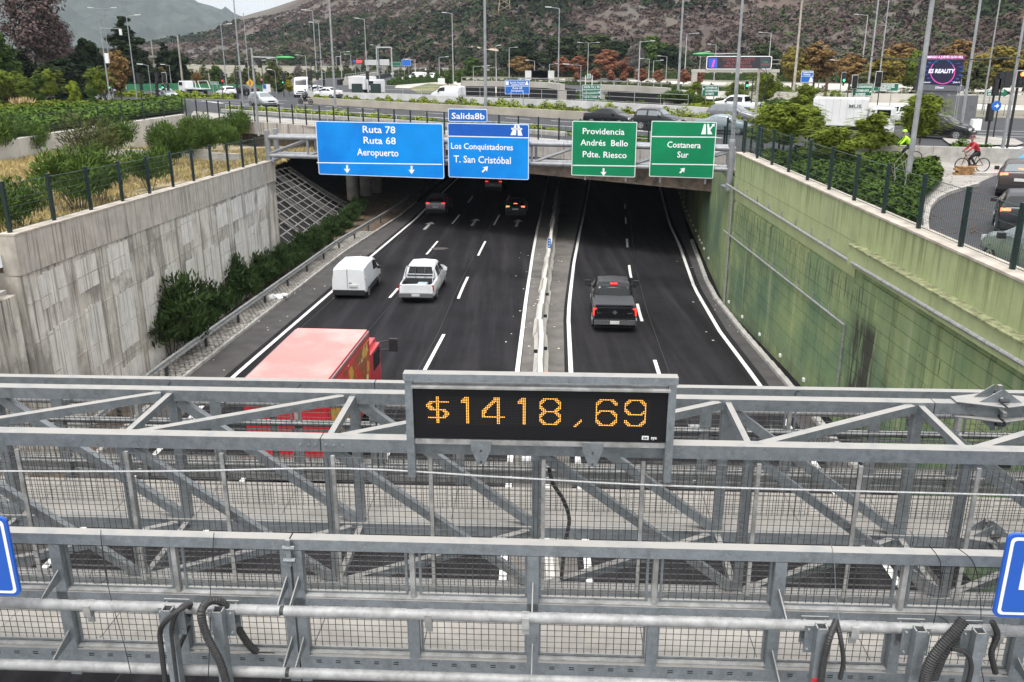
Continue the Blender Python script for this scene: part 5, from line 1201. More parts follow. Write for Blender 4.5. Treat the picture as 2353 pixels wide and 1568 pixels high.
def motorbike(label, loc, head, who, jm):
    t = thing('motorcycle', label, 'motorcycle', loc, R(90)-head)
    for x in (-.65, .68):
        w = MB().poly([(x+.28*math.cos(a), 0, .3+.28*math.sin(a)) for a in np.linspace(0, 2*math.pi, 19)], .055, 6, cap=False).build('wheel', rubber, t, smooth=True); MB().tube((x, -.05, .3), (x, .05, .3), .16, 10).build('hub', dark_steel, w)
    bevbox((.12, 0, .78), (.55, .3, .26), .08).build('fuel_tank', black_p, t, smooth=True); bevbox((-.35, 0, .8), (.6, .26, .1), .04).build('seat', black_m, t); bevbox((0, 0, .48), (.5, .3, .35), .06).build('engine', dark_steel, t)
    m = MB(); m.tube((.68, 0, .3), (.42, 0, .98), .04, 6); m.tube((.42, -.34, 1.02), (.42, .34, 1.02), .018, 6); m.tube((-.65, 0, .3), (-.1, 0, .5), .035, 6); m.build('fork', galv_old, t); MB().box((.55, 0, .9), (.12, .18, .16)).build('headlamp', lamp_c, t)
    V = Vector; hip = V((-.28, 0, .95)); ch = V((-.1, 0, 1.36)); nk = V((-.06, 0, 1.5))
    torso = [[(hip, .16), (V((-.2, 0, 1.15)), .15), (ch, .17), (nk, .07)]]+[[(ch, .17), (V((-.04, s_*.21, 1.38)), .08), (V((.15, s_*.28, 1.15)), .06), (V((.36, s_*.3, 1.05)), .04)] for s_ in (1, -1)]
    legs = [[(hip, .16), (V((-.15, s_*.14, .9)), .11), (V((.2, s_*.22, .72)), .08), (V((.05, s_*.22, .35)), .055), (V((.18, s_*.22, .3)), .045)] for s_ in (1, -1)]
    person(who, loc, head, torso, legs, nk+V((.03, 0, .17)), jm, M('black_trousers', (.015, .015, .018)), black_p, 'helmet', ((.34, .3, 1.04), (.34, -.3, 1.04)))
motorbike('black motorcycle waiting beside the silver car at the left lights', Gp(364, 232), HB, 'rider in black on the motorcycle at the left lights', M('black_jacket', (.02, .02, .022), .7, 0, var=0))
motorbike('motorcycle leaning through the turn below the minibus', Gp(703, 240), HB+math.pi*.9, 'rider in dark grey on the turning motorcycle', M('grey_jacket', (.07, .07, .075), .7, 0, var=0))
# ================================================================ UPPER STREET
pave = M('pavement_concrete', (.3, .28, .25), .9, 0, var=.14, scale=.5, bump=.2)
far_conc = M('far_concrete', (.42, .395, .35), .9, 0, var=.12, scale=.12)
def sheet(name, pix, dz, mat):
    pts = [G(px, py) for px, py in pix]
    for p in pts:
        if p.y < 44: p.x = max(p.x, WX+.6)
    bm = bmesh.new(); f = bm.faces.new([bm.verts.new((p.x, p.y, ZS+dz)) for p in pts]); bmesh.ops.triangulate(bm, faces=[f])
    me = bpy.data.meshes.new(name); bm.to_mesh(me); bm.free(); me.materials.append(mat); o = bpy.data.objects.new(name, me); COL.objects.link(o); return struct(o)
o = sheet('street', [(225, 243), (255, 206), (430, 200), (700, 196), (1000, 206), (1560, 240), (2000, 262), (2600, 280), (2600, 352), (2000, 352), (1765, 352), (1662, 353.5), (1298, 331.5), (719, 293), (434, 270.5), (425, 256)], .004, asphalt_up)
sheet('pavement', [(434, 270), (445, 256), (510, 262), (900, 290), (1298, 322), (1662, 349), (1662, 353), (1298, 331), (719, 292.5)], .008, pave)
sheet('pavement', [(1685, 352), (2000, 352.5), (2600, 352), (2600, 412), (2290, 402), (2250, 420), (2180, 440), (2130, 485), (2128, 540), (1900, 440), (1700, 362)], .004, pave)
sheet('side_road', [(2290, 402), (2250, 420), (2180, 440), (2133, 485), (2128, 560), (2200, 700), (2353, 900), (3200, 900), (3200, 405)], .008, asphalt_up)
sheet('traffic_island', [(2165, 322), (2200, 314), (2330, 322), (2352, 333), (2335, 339), (2180, 334)], .12, pave)
sheet('verge', [(-300, 330), (-300, 196), (250, 192), (460, 199), (255, 206), (225, 243), (420, 262), (424, 263), (100, 308)], .004, grd)
sheet('far_apron', [(780, 182), (1100, 176), (1700, 190), (2800, 205), (2800, 262), (2000, 250), (1560, 239), (1000, 205), (700, 195)], .005, far_conc)
sheet('far_road', [(700, 196), (830, 150), (870, 148), (930, 170), (905, 205)], .008, asphalt_up)
sheet('far_road', [(880, 152), (1400, 163), (1400, 166), (880, 156)], .02, asphalt_up)
sheet('far_road', [(1290, 196), (1300, 180), (1420, 182), (1560, 205), (1480, 232), (1310, 226)], .008, asphalt_up)
grass_m = M('verge_grass', (.1, .12, .04), .95, 0, var=.25, scale=.4, bump=.5); overlay(grass_m, (.2, .16, .09), nscale=.12, lo=.48, hi=.6)
sheet('grass_bank', [(940, 203), (985, 192), (1050, 195), (1075, 215), (960, 214)], .016, grass_m)
sheet('grass_bank', [(1020, 190), (1060, 172), (1310, 170), (1360, 180), (1100, 186)], .016, grass_m)
sheet('grass_bank', [(380, 206), (470, 199), (640, 202), (620, 208), (460, 208)], .016, grass_m)
# painted lane lines on the street
def sline(name, a, b, w=.15, n=1, gap=0, mat=None):
    A_, B_ = G(*a), G(*b); d = (B_-A_).normalized(); nn = Vector((-d.y, d.x, 0))*w/2; ln = (B_-A_).length; k = 0
    st = ln/n
    for i in range(n):
        p, q_ = A_+d*(i*st), A_+d*((i+1)*st-gap); MB().add([(v.x, v.y, ZS+.012) for v in (p-nn, p+nn, q_+nn, q_-nn)], [(0, 1, 2, 3)]).build(name, mat or paint_w, o)
sline('lane_dash', (560, 241), (1290, 291), .15, 9, 2.6); sline('lane_dash', (620, 237), (1380, 285), .15, 9, 2.6); sline('edge_line', (440, 232), (600, 240), .15); sline('lane_dash', (500, 262), (1280, 318), .14, 8, 3)
sline('stop_line', (462, 232), (512, 238), .45); sline('edge_line', (400, 229), (660, 232), .2); sline('edge_line', (1400, 296), (1660, 318), .25); sline('lane_dash', (1330, 300), (1640, 302), .3, 3, 2)
for k in range(6): sline('crossing_bar', (2242+k*16, 345), (2262+k*17, 338), .4)
sline('edge_line', (2230, 300), (2500, 306), .15); sline('edge_line', (2230, 312), (2500, 320), .15); sline('lane_dash', (2210, 306), (2500, 312), .15, 3, 1)
for k in range(5): sline('give_way_mark', (2303+k*11, 596+k*10), (2320+k*11, 592+k*10), .3)
sline('edge_line', (2280, 605), (2400, 720), .15)
# low walls, kerbs and barriers
def wallrun(name, label, cat, pix, w, h, mat, seg=4.0, z0=ZS, gap=.02, group=None):
    P = [G(*p) for p in pix]; t = thing(name, label, cat, P[0], 0, group)
    for a, b in zip(P, P[1:]):
        n = max(1, int((b-a).length/seg+.5))
        for k in range(n):
            p, q_ = a.lerp(b, k/n), a.lerp(b, (k+1)/n); dd = (q_-p).normalized()*gap/2
            MB().beam((p.x+dd.x, p.y+dd.y, z0+h/2), (q_.x-dd.x, q_.y-dd.y, z0+h/2), w, h).build('wall_segment', mat, t, world=True)
    return t
wallrun('kerb_wall', 'low beige planter wall along the far side of the bridge road', 'wall', [(697, 238), (900, 250), (1200, 267), (1450, 283), (1700, 300)], .3, .75, M('beige_wall', (.4, .36, .3), .9, 0, var=.1, scale=.5), 5)
wallrun('concrete_barrier', 'long white topped concrete barrier behind the planter hedge', 'barrier', [(700, 224), (889, 230), (1333, 249), (1560, 262), (1640, 268)], .35, .8, M('barrier_white', (.55, .54, .52), .8, 0, var=.1, scale=.6), 6)
wallrun('median_kerb', 'low kerb with hedge between the bridge footpath and the road', 'kerb', [(510, 258), (760, 274), (1000, 290), (1300, 314)], .3, .35, conc, 5)
wallrun('planter_wall', 'stained low concrete wall behind the cyclists', 'wall', [(1970, 366), (2140, 371), (2353, 378), (2500, 382)], .3, .85, conc, 4)
wallrun('far_wall', 'long beige wall of the far carriageway under the hill', 'wall', [(780, 166), (900, 164), (1330, 174), (1800, 182), (2100, 188)], .5, 1.2, far_conc, 14)
wallrun('far_wall', 'lower beige wall left of the white van crossing the distant road', 'wall', [(1060, 189), (1330, 194), (1600, 206), (1800, 212)], .4, .8, far_conc, 12)
wallrun('far_wall', 'pale wall at the right behind the billboard', 'wall', [(1720, 230), (2000, 236), (2353, 240), (2600, 243)], .4, 1.1, far_conc, 8)
wallrun('green_hoarding', 'low green hoarding behind the flatbed truck', 'fence', [(275, 210), (400, 208), (520, 210), (610, 214)], .1, 1.1, M('green_hoarding', (.03, .19, .08), .6, 0, var=.1), 4)
# far ramps: concrete band before a dark box, its colour painted as the opening's shade
def ramp(label, pix, h0, h1):
    P = [G(*p) for p in pix]; t = thing('ramp_bridge', label, 'bridge', P[0])
    for a, b in zip(P, P[1:]):
        MB().beam((a.x, a.y, ZS+h1-.35), (b.x, b.y, ZS+h1-.35), .6, .7).build('parapet', far_conc, t, world=True)
        nn = (b-a).normalized(); nn = Vector((-nn.y, nn.x, 0))*1.5; nn = nn if nn.y > 0 else -nn
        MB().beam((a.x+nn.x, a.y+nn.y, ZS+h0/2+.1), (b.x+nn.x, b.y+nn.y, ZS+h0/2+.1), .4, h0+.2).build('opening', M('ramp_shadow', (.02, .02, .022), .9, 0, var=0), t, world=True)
        m = MB(); n = max(2, int((b-a).length/2.5))
        for k in range(n): p = a.lerp(b, k/n); m.box((p.x, p.y, ZS+h1+.25), (.12, .12, .5))
        m.beam((a.x, a.y, ZS+h1+.45), (b.x, b.y, ZS+h1+.45), .08, .1); m.build('handrail', galv_old, t, world=True)
    for p in (P[0], P[-1]): MB().box((p.x, p.y, ZS+h0/2), (1.0, .8, h0)).build('pier', far_conc, t, world=True)
ramp('curved concrete ramp bridge with dark opening left of the green exit board', [(1062, 226), (1130, 227), (1200, 229), (1260, 232), (1292, 238)], 1.5, 2.3)
ramp('straight concrete ramp bridge with dark opening behind the dark cars', [(1380, 234), (1440, 237), (1500, 242), (1535, 246)], 1.3, 2.1)
ramp('long low viaduct far left of centre under the hill', [(795, 196), (830, 190), (860, 182), (885, 176)], .8, 1.5)
# railings
def railing(name, label, pix, h, n_rails, post_gap, mat, posts=True, z0=ZS, prad=.025, rrad=.018, cat='railing'):
    P = [G(*p) if len(p) == 2 else Vector(p) for p in pix]; t = thing(name, label, cat, (P[0].x, P[0].y, z0))
    for a, b in zip(P, P[1:]):
        for j in range(n_rails): z = z0+h*(j+1)/n_rails; MB().tube((a.x, a.y, z), (b.x, b.y, z), rrad, 5).build('rail', mat, t, world=True)
        n = max(1, int((b-a).length/post_gap))
        for k in range(n+1):
            p = a.lerp(b, k/n); MB().tube((p.x, p.y, z0), (p.x, p.y, z0+h+.03), prad, 5).build('post', mat, t, world=True)
    return t
railing('handrail', 'silver handrail behind the white barrier', [(885, 224), (1150, 232), (1400, 243), (1580, 253)], 1.6, 3, 3.0, M('rail_silver', (.5, .5, .48), .5, .3, var=0))
railing('handrail', 'thin grey handrail along the median hedge of the bridge', [(520, 262), (1000, 296), (1300, 320), (1640, 346)], .9, 2, 2.2, M('rail_silver', (.5, .5, .48)))
railing('handrail', 'grey pedestrian railing behind the black suv at right', [(2170, 262), (2353, 268), (2500, 272)], 1.1, 2, 1.6, dark_steel)
railing('handrail', 'pale guard railing crossing behind the billboard foot', [(1930, 243), (2353, 247), (2550, 249)], 1.7, 2, 3.0, M('rail_cream', (.5, .49, .42), .6, 0, var=0))
# ---- mesh fences
fwire = M('fence_wire', (.02, .045, .04), .5, .2, var=0)
def fence(label, P, h, post_m=green_post, pitch=.1, name='mesh_fence', hz=.22, prad=.05):
    t = thing(name, label, 'fence', P[0])
    for a, b in zip(P, P[1:]):
        m = MB(); L_ = (b-a).length; n = int(L_/pitch)
        for i in range(n): p = a.lerp(b, (i+.5)/n); m.tube((p.x, p.y, p.z+.05), (p.x, p.y, p.z+h-.08), .0028, 3, cap=False)
        k = int(h/hz)
        for j in range(k+1): z = .06+(h-.16)*j/k; m.tube((a.x, a.y, a.z+z), (b.x, b.y, b.z+z), .006 if j not in (0, k) else .012, 3, cap=False)
        m.build('mesh_panel', fwire, t, world=True)
    for p in P: MB().box((p.x, p.y, p.z+h/2), (prad*2, prad*2, h)).build('post', post_m, t, world=True)
lp = [Vector((LX-.2, Y, lz(Y)+.05)) for Y in np.arange(24.9, 53.2, 2.52)]
fence('dark green mesh fence standing on the left grey wall', lp, 1.45)
fence('dark green mesh fence standing on the right green wall', [Vector((WX+.25, Y, WT+.06)) for Y in np.arange(43.6, 9, -2.42)], 1.5)
nP = 35; fence('dark mesh fence along the near edge of the street bridge', [Vector((*(BA+bd*(.5+k*(Ln-3.4)/nP)+bn*-.1)[:2], 6.12)) for k in range(nP+1)], 1.65, pitch=.2, hz=.4)
fence('green mesh fence in front of the hedge on the back left wall', [Vector((xb(Y), Y, 6.35)) for Y in (30, 36, 42, 48, 54, 58, 62, 66, 69.5, 73, 76.5, 80, 83.6, 87.3)], 1.5, pitch=.2)
P = [G(2015, 358), G(1860, 357), G(1760, 358), G(1690, 352)]
fence('low dark fence at the far corner beside the lamp poles', [Vector((12.3, 45.2, 6.1)), Vector((13.4, 48.5, 6.1)), Vector((13.2, 51.5, 6.1)), Vector((12.9, 54.3, 6.1))], 2.2, pitch=.15)

# ================================================================ VEGETATION
rng = np.random.default_rng(5)
def leafmat(name, c, var=.35, scale=1.5): 
    m = M(name, c, .75, 0, var=var, scale=scale, spec=.03, lo=.3, hi=.7); return m
def quads(C, size, asp=.6, up=0.0, Dir=None, Nrm=None):
    n = len(C)
    if Nrm is not None:                               # leaf faces turned outwards and up, so the crown takes light on top
        nn = Nrm*.9+rng.normal(size=(n, 3))*.42; nn[:, 2] += .35; nn /= np.linalg.norm(nn, axis=1)[:, None]; a = np.cross(nn, rng.normal(size=(n, 3))); a /= np.linalg.norm(a, axis=1)[:, None]; b = np.cross(nn, a)
        s = (size*rng.uniform(.6, 1.3, n))[:, None] if np.isscalar(size) else size[:, None]
        return np.stack([C-a*s, C+b*s*asp, C+a*s, C-b*s*asp], 1).reshape(-1, 3), np.arange(4*n).reshape(-1, 4)
    a = rng.normal(size=(n, 3)) if Dir is None else Dir+rng.normal(size=(n, 3))*.35; a[:, 2] += up; a /= np.linalg.norm(a, axis=1)[:, None]
    b = np.cross(a, rng.normal(size=(n, 3))); b /= np.linalg.norm(b, axis=1)[:, None]
    s = (size*rng.uniform(.6, 1.3, n))[:, None] if np.isscalar(size) else size[:, None]
    V = np.stack([C-a*s, C+b*s*asp, C+a*s, C-b*s*asp], 1).reshape(-1, 3); F = np.arange(4*n).reshape(-1, 4); return V, F
def lobes_pts(lobes, n, shell=.55):
    w = np.array([l[3]*l[4]*l[5] for l in lobes])**.7; w = w/w.sum(); k = rng.choice(len(lobes), n, p=w); L_ = np.array(lobes)
    d = rng.normal(size=(n, 3)); d /= np.linalg.norm(d, axis=1)[:, None]; r = rng.uniform(shell, 1.05, n)**.8
    return L_[k, :3]+d*r[:, None]*L_[k, 3:6], d
def crown_lobes(R_, H0, H1, n, seed, kind='round'):
    r = random.Random(seed); out = []
    for i in range(n):
        t = (i+.5)/n; z = H0+(H1-H0)*t
        if kind == 'round': rr = R_*math.sqrt(max(.08, 1-(2*t-.85)**2))*.72
        elif kind == 'cone': rr = R_*(1-t)**.8*.8+.1
        elif kind == 'vase': rr = R_*(.45+.6*t)*.8
        a = i*2.4+r.uniform(-.5, .5); q_ = rr*r.uniform(.2, .8); s = max(R_*(.35-.12*t if kind != 'cone' else (1-t)*.42+.12), .1)*r.uniform(.7, 1.25)
        out.append((q_*math.cos(a), q_*math.sin(a), z, s, s, s*.75))
    return out
def tree_mesh(seed, H, R_, n, leaf, kind='round', trunk=.35, base=.3, nl=14, shell=.5, limbs=7):
    global rng; rng = np.random.default_rng(seed); lb = crown_lobes(R_, H*base+R_*.2, H-R_*.15, nl, seed, kind); C, d = lobes_pts(lb, n, shell); V, F = quads(C, leaf, .65, Nrm=d)
    m = MB(); r = random.Random(seed)
    m.poly([(0, 0, -.1), (r.uniform(-.1, .1)*R_*.3, 0, H*base), (r.uniform(-.2, .2)*R_*.3, 0, H*.8)], lambda t: trunk*(1-.8*t), 7)
    for l in lb[:limbs*2:2]: z0 = H*base*r.uniform(.7, 1.2); m.poly([(0, 0, z0), (l[0]*.5, l[1]*.5, z0+(l[2]-z0)*.6), (l[0], l[1], l[2])], lambda t: trunk*.4*(1-.8*t), 5)
    return (V, F), m
def fr_tree(seed, H, R_, n_fr, fl=.9):             # feathery tree: drooping pinnate fronds in layered clumps
    global rng; rng = np.random.default_rng(seed); r = random.Random(seed); lb = []
    for i in range(15):
        a = i*2.4; t = (i+.5)/15; rr = R_*(.3+.6*r.random())*(1-.35*t); lb.append((rr*math.cos(a), rr*math.sin(a), H*(.38+.56*t), R_*.36, R_*.36, H*.09))
    P, d = lobes_pts(lb, n_fr, .4); V = []; F = []
    for p, dd in zip(P, d):
        o = Vector((dd[0]+p[0]/R_*.8, dd[1]+p[1]/R_*.8, .25)).normalized(); s = Vector((-o.y, o.x, 0)).normalized(); L_ = fl*rng.uniform(.6, 1.1)
        for k in range(7):
            t = k/7; c = Vector(p)+o*(L_*t)+Vector((0, 0, -.45*L_*t*t)); w = L_*.3*math.sin(math.pi*(.18+.75*t))
            for sg in (-1, 1):
                i0 = len(V); e = c+s*(sg*w)+Vector((0, 0, -w*.35))+o*.06; V += [tuple(c), tuple(c+o*(L_*.1)), tuple(e+o*.03), tuple(e)]; F.append((i0, i0+1, i0+2, i0+3))
    m = MB(); m.poly([(0, 0, -.1), (.08, .05, H*.4), (0, 0, H*.9)], lambda t: .1*(1-.75*t), 6)
    for l in lb[::2]: m.poly([(0, 0, H*.32), (l[0]*.5, l[1]*.5, (H*.32+l[2])*.52), (l[0], l[1], l[2])], lambda t: .05*(1-.7*t), 5)
    return (np.array(V), np.array(F)), m
def shrub_mesh(seed, H, R_, n, leaf, upright=1.2):
    global rng; rng = np.random.default_rng(seed); r = random.Random(seed); lb = []
    for i in range(11):
        a = i*2.4; rr = R_*.6*math.sqrt(r.random()); h = H*r.uniform(.45, .78); lb.append((rr*math.cos(a), rr*math.sin(a), h, R_*.42, R_*.42, h*.45))
    C, d = lobes_pts(lb, n, .35); C[:, 2] = np.abs(C[:, 2]); D = d.copy(); D[:, 2] = np.abs(D[:, 2])+upright; D /= np.linalg.norm(D, axis=1)[:, None]; V, F = quads(C, leaf, .2, Dir=D)
    m = MB()
    for l in lb[:7]: m.poly([(l[0]*.15, l[1]*.15, -.05), (l[0]*.6, l[1]*.6, l[2]*.5), (l[0], l[1], l[2])], .018, 4)
    return (V, F), m
bark = M('bark', (.1, .08, .06), .9, 0, var=.25, scale=4); bark_p = M('pale_bark', (.25, .23, .2), .9, 0, var=.2, scale=4)
LIB = {}
def lib(key, res, mat, bmat=bark):
    (V, F), m = res; a = fastmesh('crown', V, F, mat); b = m.build('trunk', bmat, None, smooth=True); LIB[key] = (a.data, b.data); COL.objects.unlink(a); COL.objects.unlink(b)
g_dark = leafmat('leaf_dark_evergreen', (.022, .034, .016)); g_mid = leafmat('leaf_mid_green', (.06, .10, .022)); g_bright = leafmat('leaf_bright_green', (.11, .15, .025)); g_yel = leafmat('leaf_yellow', (.27, .24, .03))
g_aut = leafmat('leaf_autumn_red', (.25, .105, .06)); g_or = leafmat('leaf_orange_brown', (.21, .13, .05)); g_olive = leafmat('leaf_olive', (.09, .1, .04)); g_bare = leafmat('twig_purple_brown', (.12, .085, .08)); g_ole = leafmat('leaf_oleander', (.045, .075, .024), scale=2); g_jac = leafmat('leaf_feathery', (.15, .195, .028), scale=1.2); g_shrub = leafmat('leaf_terrace', (.085, .14, .03), scale=2)
g_jun = leafmat('leaf_ground_cover', (.06, .10, .018), scale=.8); g_hedge = leafmat('leaf_hedge', (.19, .24, .025), scale=.7); g_grey = leafmat('twig_grey', (.16, .145, .13))
lib('round', tree_mesh(1, 9, 4.2, 7500, .26, base=.1, nl=20), g_dark); lib('round2', tree_mesh(2, 8, 3.6, 6500, .22, nl=20, base=.12), g_mid); lib('cone', tree_mesh(3, 13, 3.2, 6500, .26, 'cone', base=.04, nl=26), g_dark)
lib('vase', tree_mesh(4, 7, 3.0, 5200, .19, 'round', shell=.3, trunk=.14, base=.2, nl=18), g_aut); lib('big', tree_mesh(6, 14, 6.2, 12000, .32, nl=28, trunk=.5, base=.06), g_dark)
lib('bare', tree_mesh(7, 15, 5.6, 9000, .17, nl=26, shell=.1, trunk=.4, limbs=12), g_bare, bark_p)
def merge(a, b):
    (V1, F1), m = a; (V2, F2), _ = b; return (np.vstack([V1, V2]), np.vstack([F1, F2+len(V1)])), m
lib('jac', merge(fr_tree(8, 5.2, 2.6, 420, .6), tree_mesh(31, 5.2, 2.5, 7500, .13, base=.28, nl=20, shell=.45)), g_jac); lib('jac2', merge(fr_tree(12, 4.4, 2.2, 360, .55), tree_mesh(32, 4.4, 2.1, 6500, .13, base=.25, nl=17, shell=.45)), g_jac)
lib('ole', shrub_mesh(9, 2.3, 1.25, 3600, .14), g_ole); lib('ole2', shrub_mesh(10, 2.1, 1.15, 3200, .14), g_ole); lib('shrub', shrub_mesh(11, 1.9, 1.3, 4200, .11, .6), g_shrub); lib('loose', shrub_mesh(13, 3.2, 2.0, 2400, .14, .4), g_olive)
def plant(key, name, label, cat, loc, s=1.0, mat=None, group=None, sxy=None, rz=None):
    a, b = LIB[key]; t = thing(name, label, cat, loc, rnd.uniform(0, 6.28) if rz is None else rz, group); t.scale = (s*(sxy or 1), s*(sxy or 1), s)
    for nm, me in (('crown' if cat != 'shrub' else 'foliage', a), ('trunk' if cat != 'shrub' else 'stems', b)):
        o = bpy.data.objects.new(nm, me); COL.objects.link(o); o.parent = t
        if mat and me is a: o.material_slots[0].link = 'OBJECT'; o.material_slots[0].material = mat
    return t
def tree_at(key, label, px, py_base, py_top, mat=None, sxy=None, H=None, group=None, z=ZS, name='tree', cat='tree'):
    p = G(px, py_base, z); h = Hat(p, px, py_top); H0 = {'round': 9, 'round2': 8, 'cone': 13, 'vase': 7, 'big': 14, 'bare': 15, 'jac': 5.2, 'jac2': 4.4, 'shrub': 1.9, 'loose': 3.2}[key]
    return plant(key, name, label, cat, p, h/H0, mat, group, sxy)
# shrubs along the guard rail
sc_ = random.Random(2); k = 0; Y = 33.0
PR = [(418, 815, 1.25), (505, 745, .95), (562, 700, .95), (610, 662, .85), (652, 638, .75), (690, 615, .75), (722, 590, .7), (750, 568, .7), (775, 550, .68), (798, 530, .66), (815, 512, .64), (828, 497, .6), (838, 484, .6), (450, 800, .7), (540, 715, .6), (478, 765, .75), (585, 682, .65), (632, 650, .62), (672, 626, .62), (707, 602, .6), (737, 579, .6)]
for k, (px, py, s) in enumerate(PR):
    p = L(px, py+14); z = zr(p.y)+.1
    lb = ['largest oleander shrub at the near end of the row by the guard rail', 'second oleander shrub from the near end of the row'][k] if k < 2 else 'dark oleander shrub, number '+ORD[k+1]+' from the near end of the guard rail row'
    plant('ole' if k % 2 == 0 else 'ole2', 'oleander_shrub', lb, 'shrub', (p.x-.4, p.y, z), s*1.15, None, 'oleander shrubs along the guard rail', 1.12)
# terrace shrubs
def TT(px, py):
    p = G(px, py, 6)
    for _ in range(8): p = G(px, py, tz(0, p.y))
    return p
TS = [('loose', 'large loose olive shrub in the middle of the dry grass terrace', 215, 405, 1.0, g_olive), ('shrub', 'leafy green shrub at the far left of the terrace', 20, 362, 1.5, None), ('shrub', 'green shrub left of the loose olive shrub', 78, 362, 1.25, None), ('shrub', 'green shrub just right of the loose olive shrub', 275, 362, 1.35, None),
      ('shrub', 'rounded green shrub in front of the pale back wall', 378, 352, 1.2, None), ('shrub', 'green shrub near the bridge end of the terrace', 455, 338, 1.35, None), ('shrub', 'green shrub touching the sign gantry foot', 548, 334, 1.5, None), ('shrub', 'bright shrub behind the fence middle', 400, 392, 1.2, g_mid), ('shrub', 'long low green shrub behind the fence', 455, 372, 1.2, g_mid), ('shrub', 'green shrub close behind the fence by its far posts', 520, 352, 1.1, None),
      ('shrub', 'dark green shrub pressing the fence in the middle', 345, 440, 1.0, None), ('shrub', 'largest green shrub behind the near fence posts', 185, 492, 1.25, None), ('shrub', 'green shrub at the nearest corner of the fence', 40, 545, .95, None), ('shrub', 'small shrub beside the largest fence shrub', 235, 470, 1.05, None), ('shrub', 'green shrub between the terrace back and the bridge end', 500, 332, 1.2, None), ('shrub', 'young shrub at the left edge of the terrace', -20, 372, 1.6, None)]
for key, lb, px, py, s, mt in TS: plant(key, 'shrub', lb, 'shrub', TT(px, py), s*1.02, mt, None)
MB().tube((0, 0, 0), (0, 0, 1.7), .02, 5).build('stake', white_m, thing('plant_stake', 'thin pale stake by the loose olive shrub', 'stake', TT(186, 440)))
# dry grass tufts
def tufts(name, P, size, mat, n=14, H=.35):
    global rng; rng = np.random.default_rng(len(P)); C = np.repeat(P, n, 0)+rng.normal(size=(len(P)*n, 3))*[size, size, .02]; C[:, 2] += H*.4
    D = np.zeros_like(C); D[:, 2] = 1; V, F = quads(C, H*.5, .16, Dir=D); return fastmesh(name, V, F, mat, kind='stuff')
dry = M('dry_grass', (.42, .33, .14), .9, 0, var=.25, scale=.9)
xs = rng.uniform(-34, -14.8, 4200); ys = rng.uniform(20, 72, 4200); P = np.array([(x, y, tz(x, y)) for x, y in zip(xs, ys) if math.sin(x*.5)*math.cos(y*.3) > -.55]); tufts('dry_grass', P, .22, dry, 12, .4)
# ground cover beds and hedges
def bed(name, label, pix, h, n, leaf, mat, z=ZS, zmul=1.0, hill=None, rough=.4):
    """leafy planting filling a plan polygon, surface height uneven"""
    global rng; rng = np.random.default_rng(n+len(pix)); P = [G(px, py, z) for px, py in pix]; xs = [p.x for p in P]; ys = [p.y for p in P]; out = []
    def inside(x, y):
        c = False; j = len(P)-1
        for i in range(len(P)):
            if (P[i].y > y) != (P[j].y > y) and x < (P[j].x-P[i].x)*(y-P[i].y)/(P[j].y-P[i].y+1e-9)+P[i].x: c = not c
            j = i
        return c
    tries = rng.uniform([min(xs), min(ys)], [max(xs), max(ys)], (n*6, 2))
    for x, y in tries:
        if len(out) >= n: break
        if inside(x, y):
            hh = h*(1-rough+rough*(.5+.5*math.sin(x*2.1+1.3*math.sin(y*1.7))*math.cos(y*1.9+x*.6))*1.6)
            if hill: hh += hill(x, y)
            out.append((x, y, z+hh*(1-.45*rng.random()**2)))
    C = np.array(out); D = np.zeros_like(C); D[:, 2] = .6; V, F = quads(C, leaf, .6, Nrm=D); o = fastmesh(name, V, F, mat, kind='stuff'); o['label'] = label
    core = MB(); bm = bmesh.new(); f = bm.faces.new([bm.verts.new((p.x, p.y, z+h*.3)) for p in P]); bmesh.ops.triangulate(bm, faces=[f]); core.v = [tuple(v.co) for v in bm.verts]; bm.verts.index_update(); core.f = [tuple(v.index for v in f.verts) for f in bm.faces]; bm.free(); core.build('bed_soil', g_ole if mat is not g_hedge else g_mid, o)
    return o
bed('ground_cover', 'juniper ground cover inside the right fence', [(1740, 380), (1850, 372), (2030, 388), (2150, 392), (2165, 425), (2118, 470), (2112, 530), (2060, 525), (1900, 452), (1790, 405)], .75, 30000, .10, g_jun)
bed('hedge', 'hedge on the back left wall', [(-150, 345), (-150, 288), (100, 268), (300, 250), (415, 236), (424, 246), (424, 261), (250, 284), (104, 306)], .95, 30000, .17, leafmat('leaf_left_hedge', (.085, .14, .025), scale=.6))
bed('hedge', 'yellow green hedge strip at left street edge', [(-100, 262), (-100, 246), (150, 245), (300, 243), (300, 250), (120, 262)], .7, 9000, .15, leafmat('leaf_lime', (.13, .16, .02), scale=.5))
def hedge(label, pix, w, h, n, mat, leaf=.13, z=ZS):
    global rng; rng = np.random.default_rng(n); P = [G(*p, z) for p in pix]; ln = np.array([(b-a).length for a, b in zip(P, P[1:])]); k = rng.choice(len(ln), n, p=ln/ln.sum()); t = rng.random(n); A_ = np.array([tuple(p) for p in P])
    C = A_[k]+(A_[k+1]-A_[k])*t[:, None]; s = (k+t)*9.0; a = rng.uniform(0, math.pi, n); rr = rng.uniform(.6, 1.05, n)
    bumps = .75+.4*np.sin(C[:, 0]*1.7+C[:, 1]*1.1)*np.sin(C[:, 0]*.61+2)+.15*np.sin(C[:, 0]*4.3)
    C[:, 1] += np.cos(a)*rr*w/2; C[:, 2] += np.sin(a)*rr*h*bumps; D = np.zeros_like(C); D[:, 1] = np.cos(a); D[:, 2] = np.sin(a); V, F = quads(C, leaf, .65, Nrm=D); o = fastmesh('hedge', V, F, mat, kind='stuff'); o['label'] = label
    m = MB()
    for p, q_ in zip(P, P[1:]): m.beam((p.x, p.y, z+h*.25), (q_.x, q_.y, z+h*.25), w*.7, h*.45)
    m.build('hedge_core', g_ole, o)
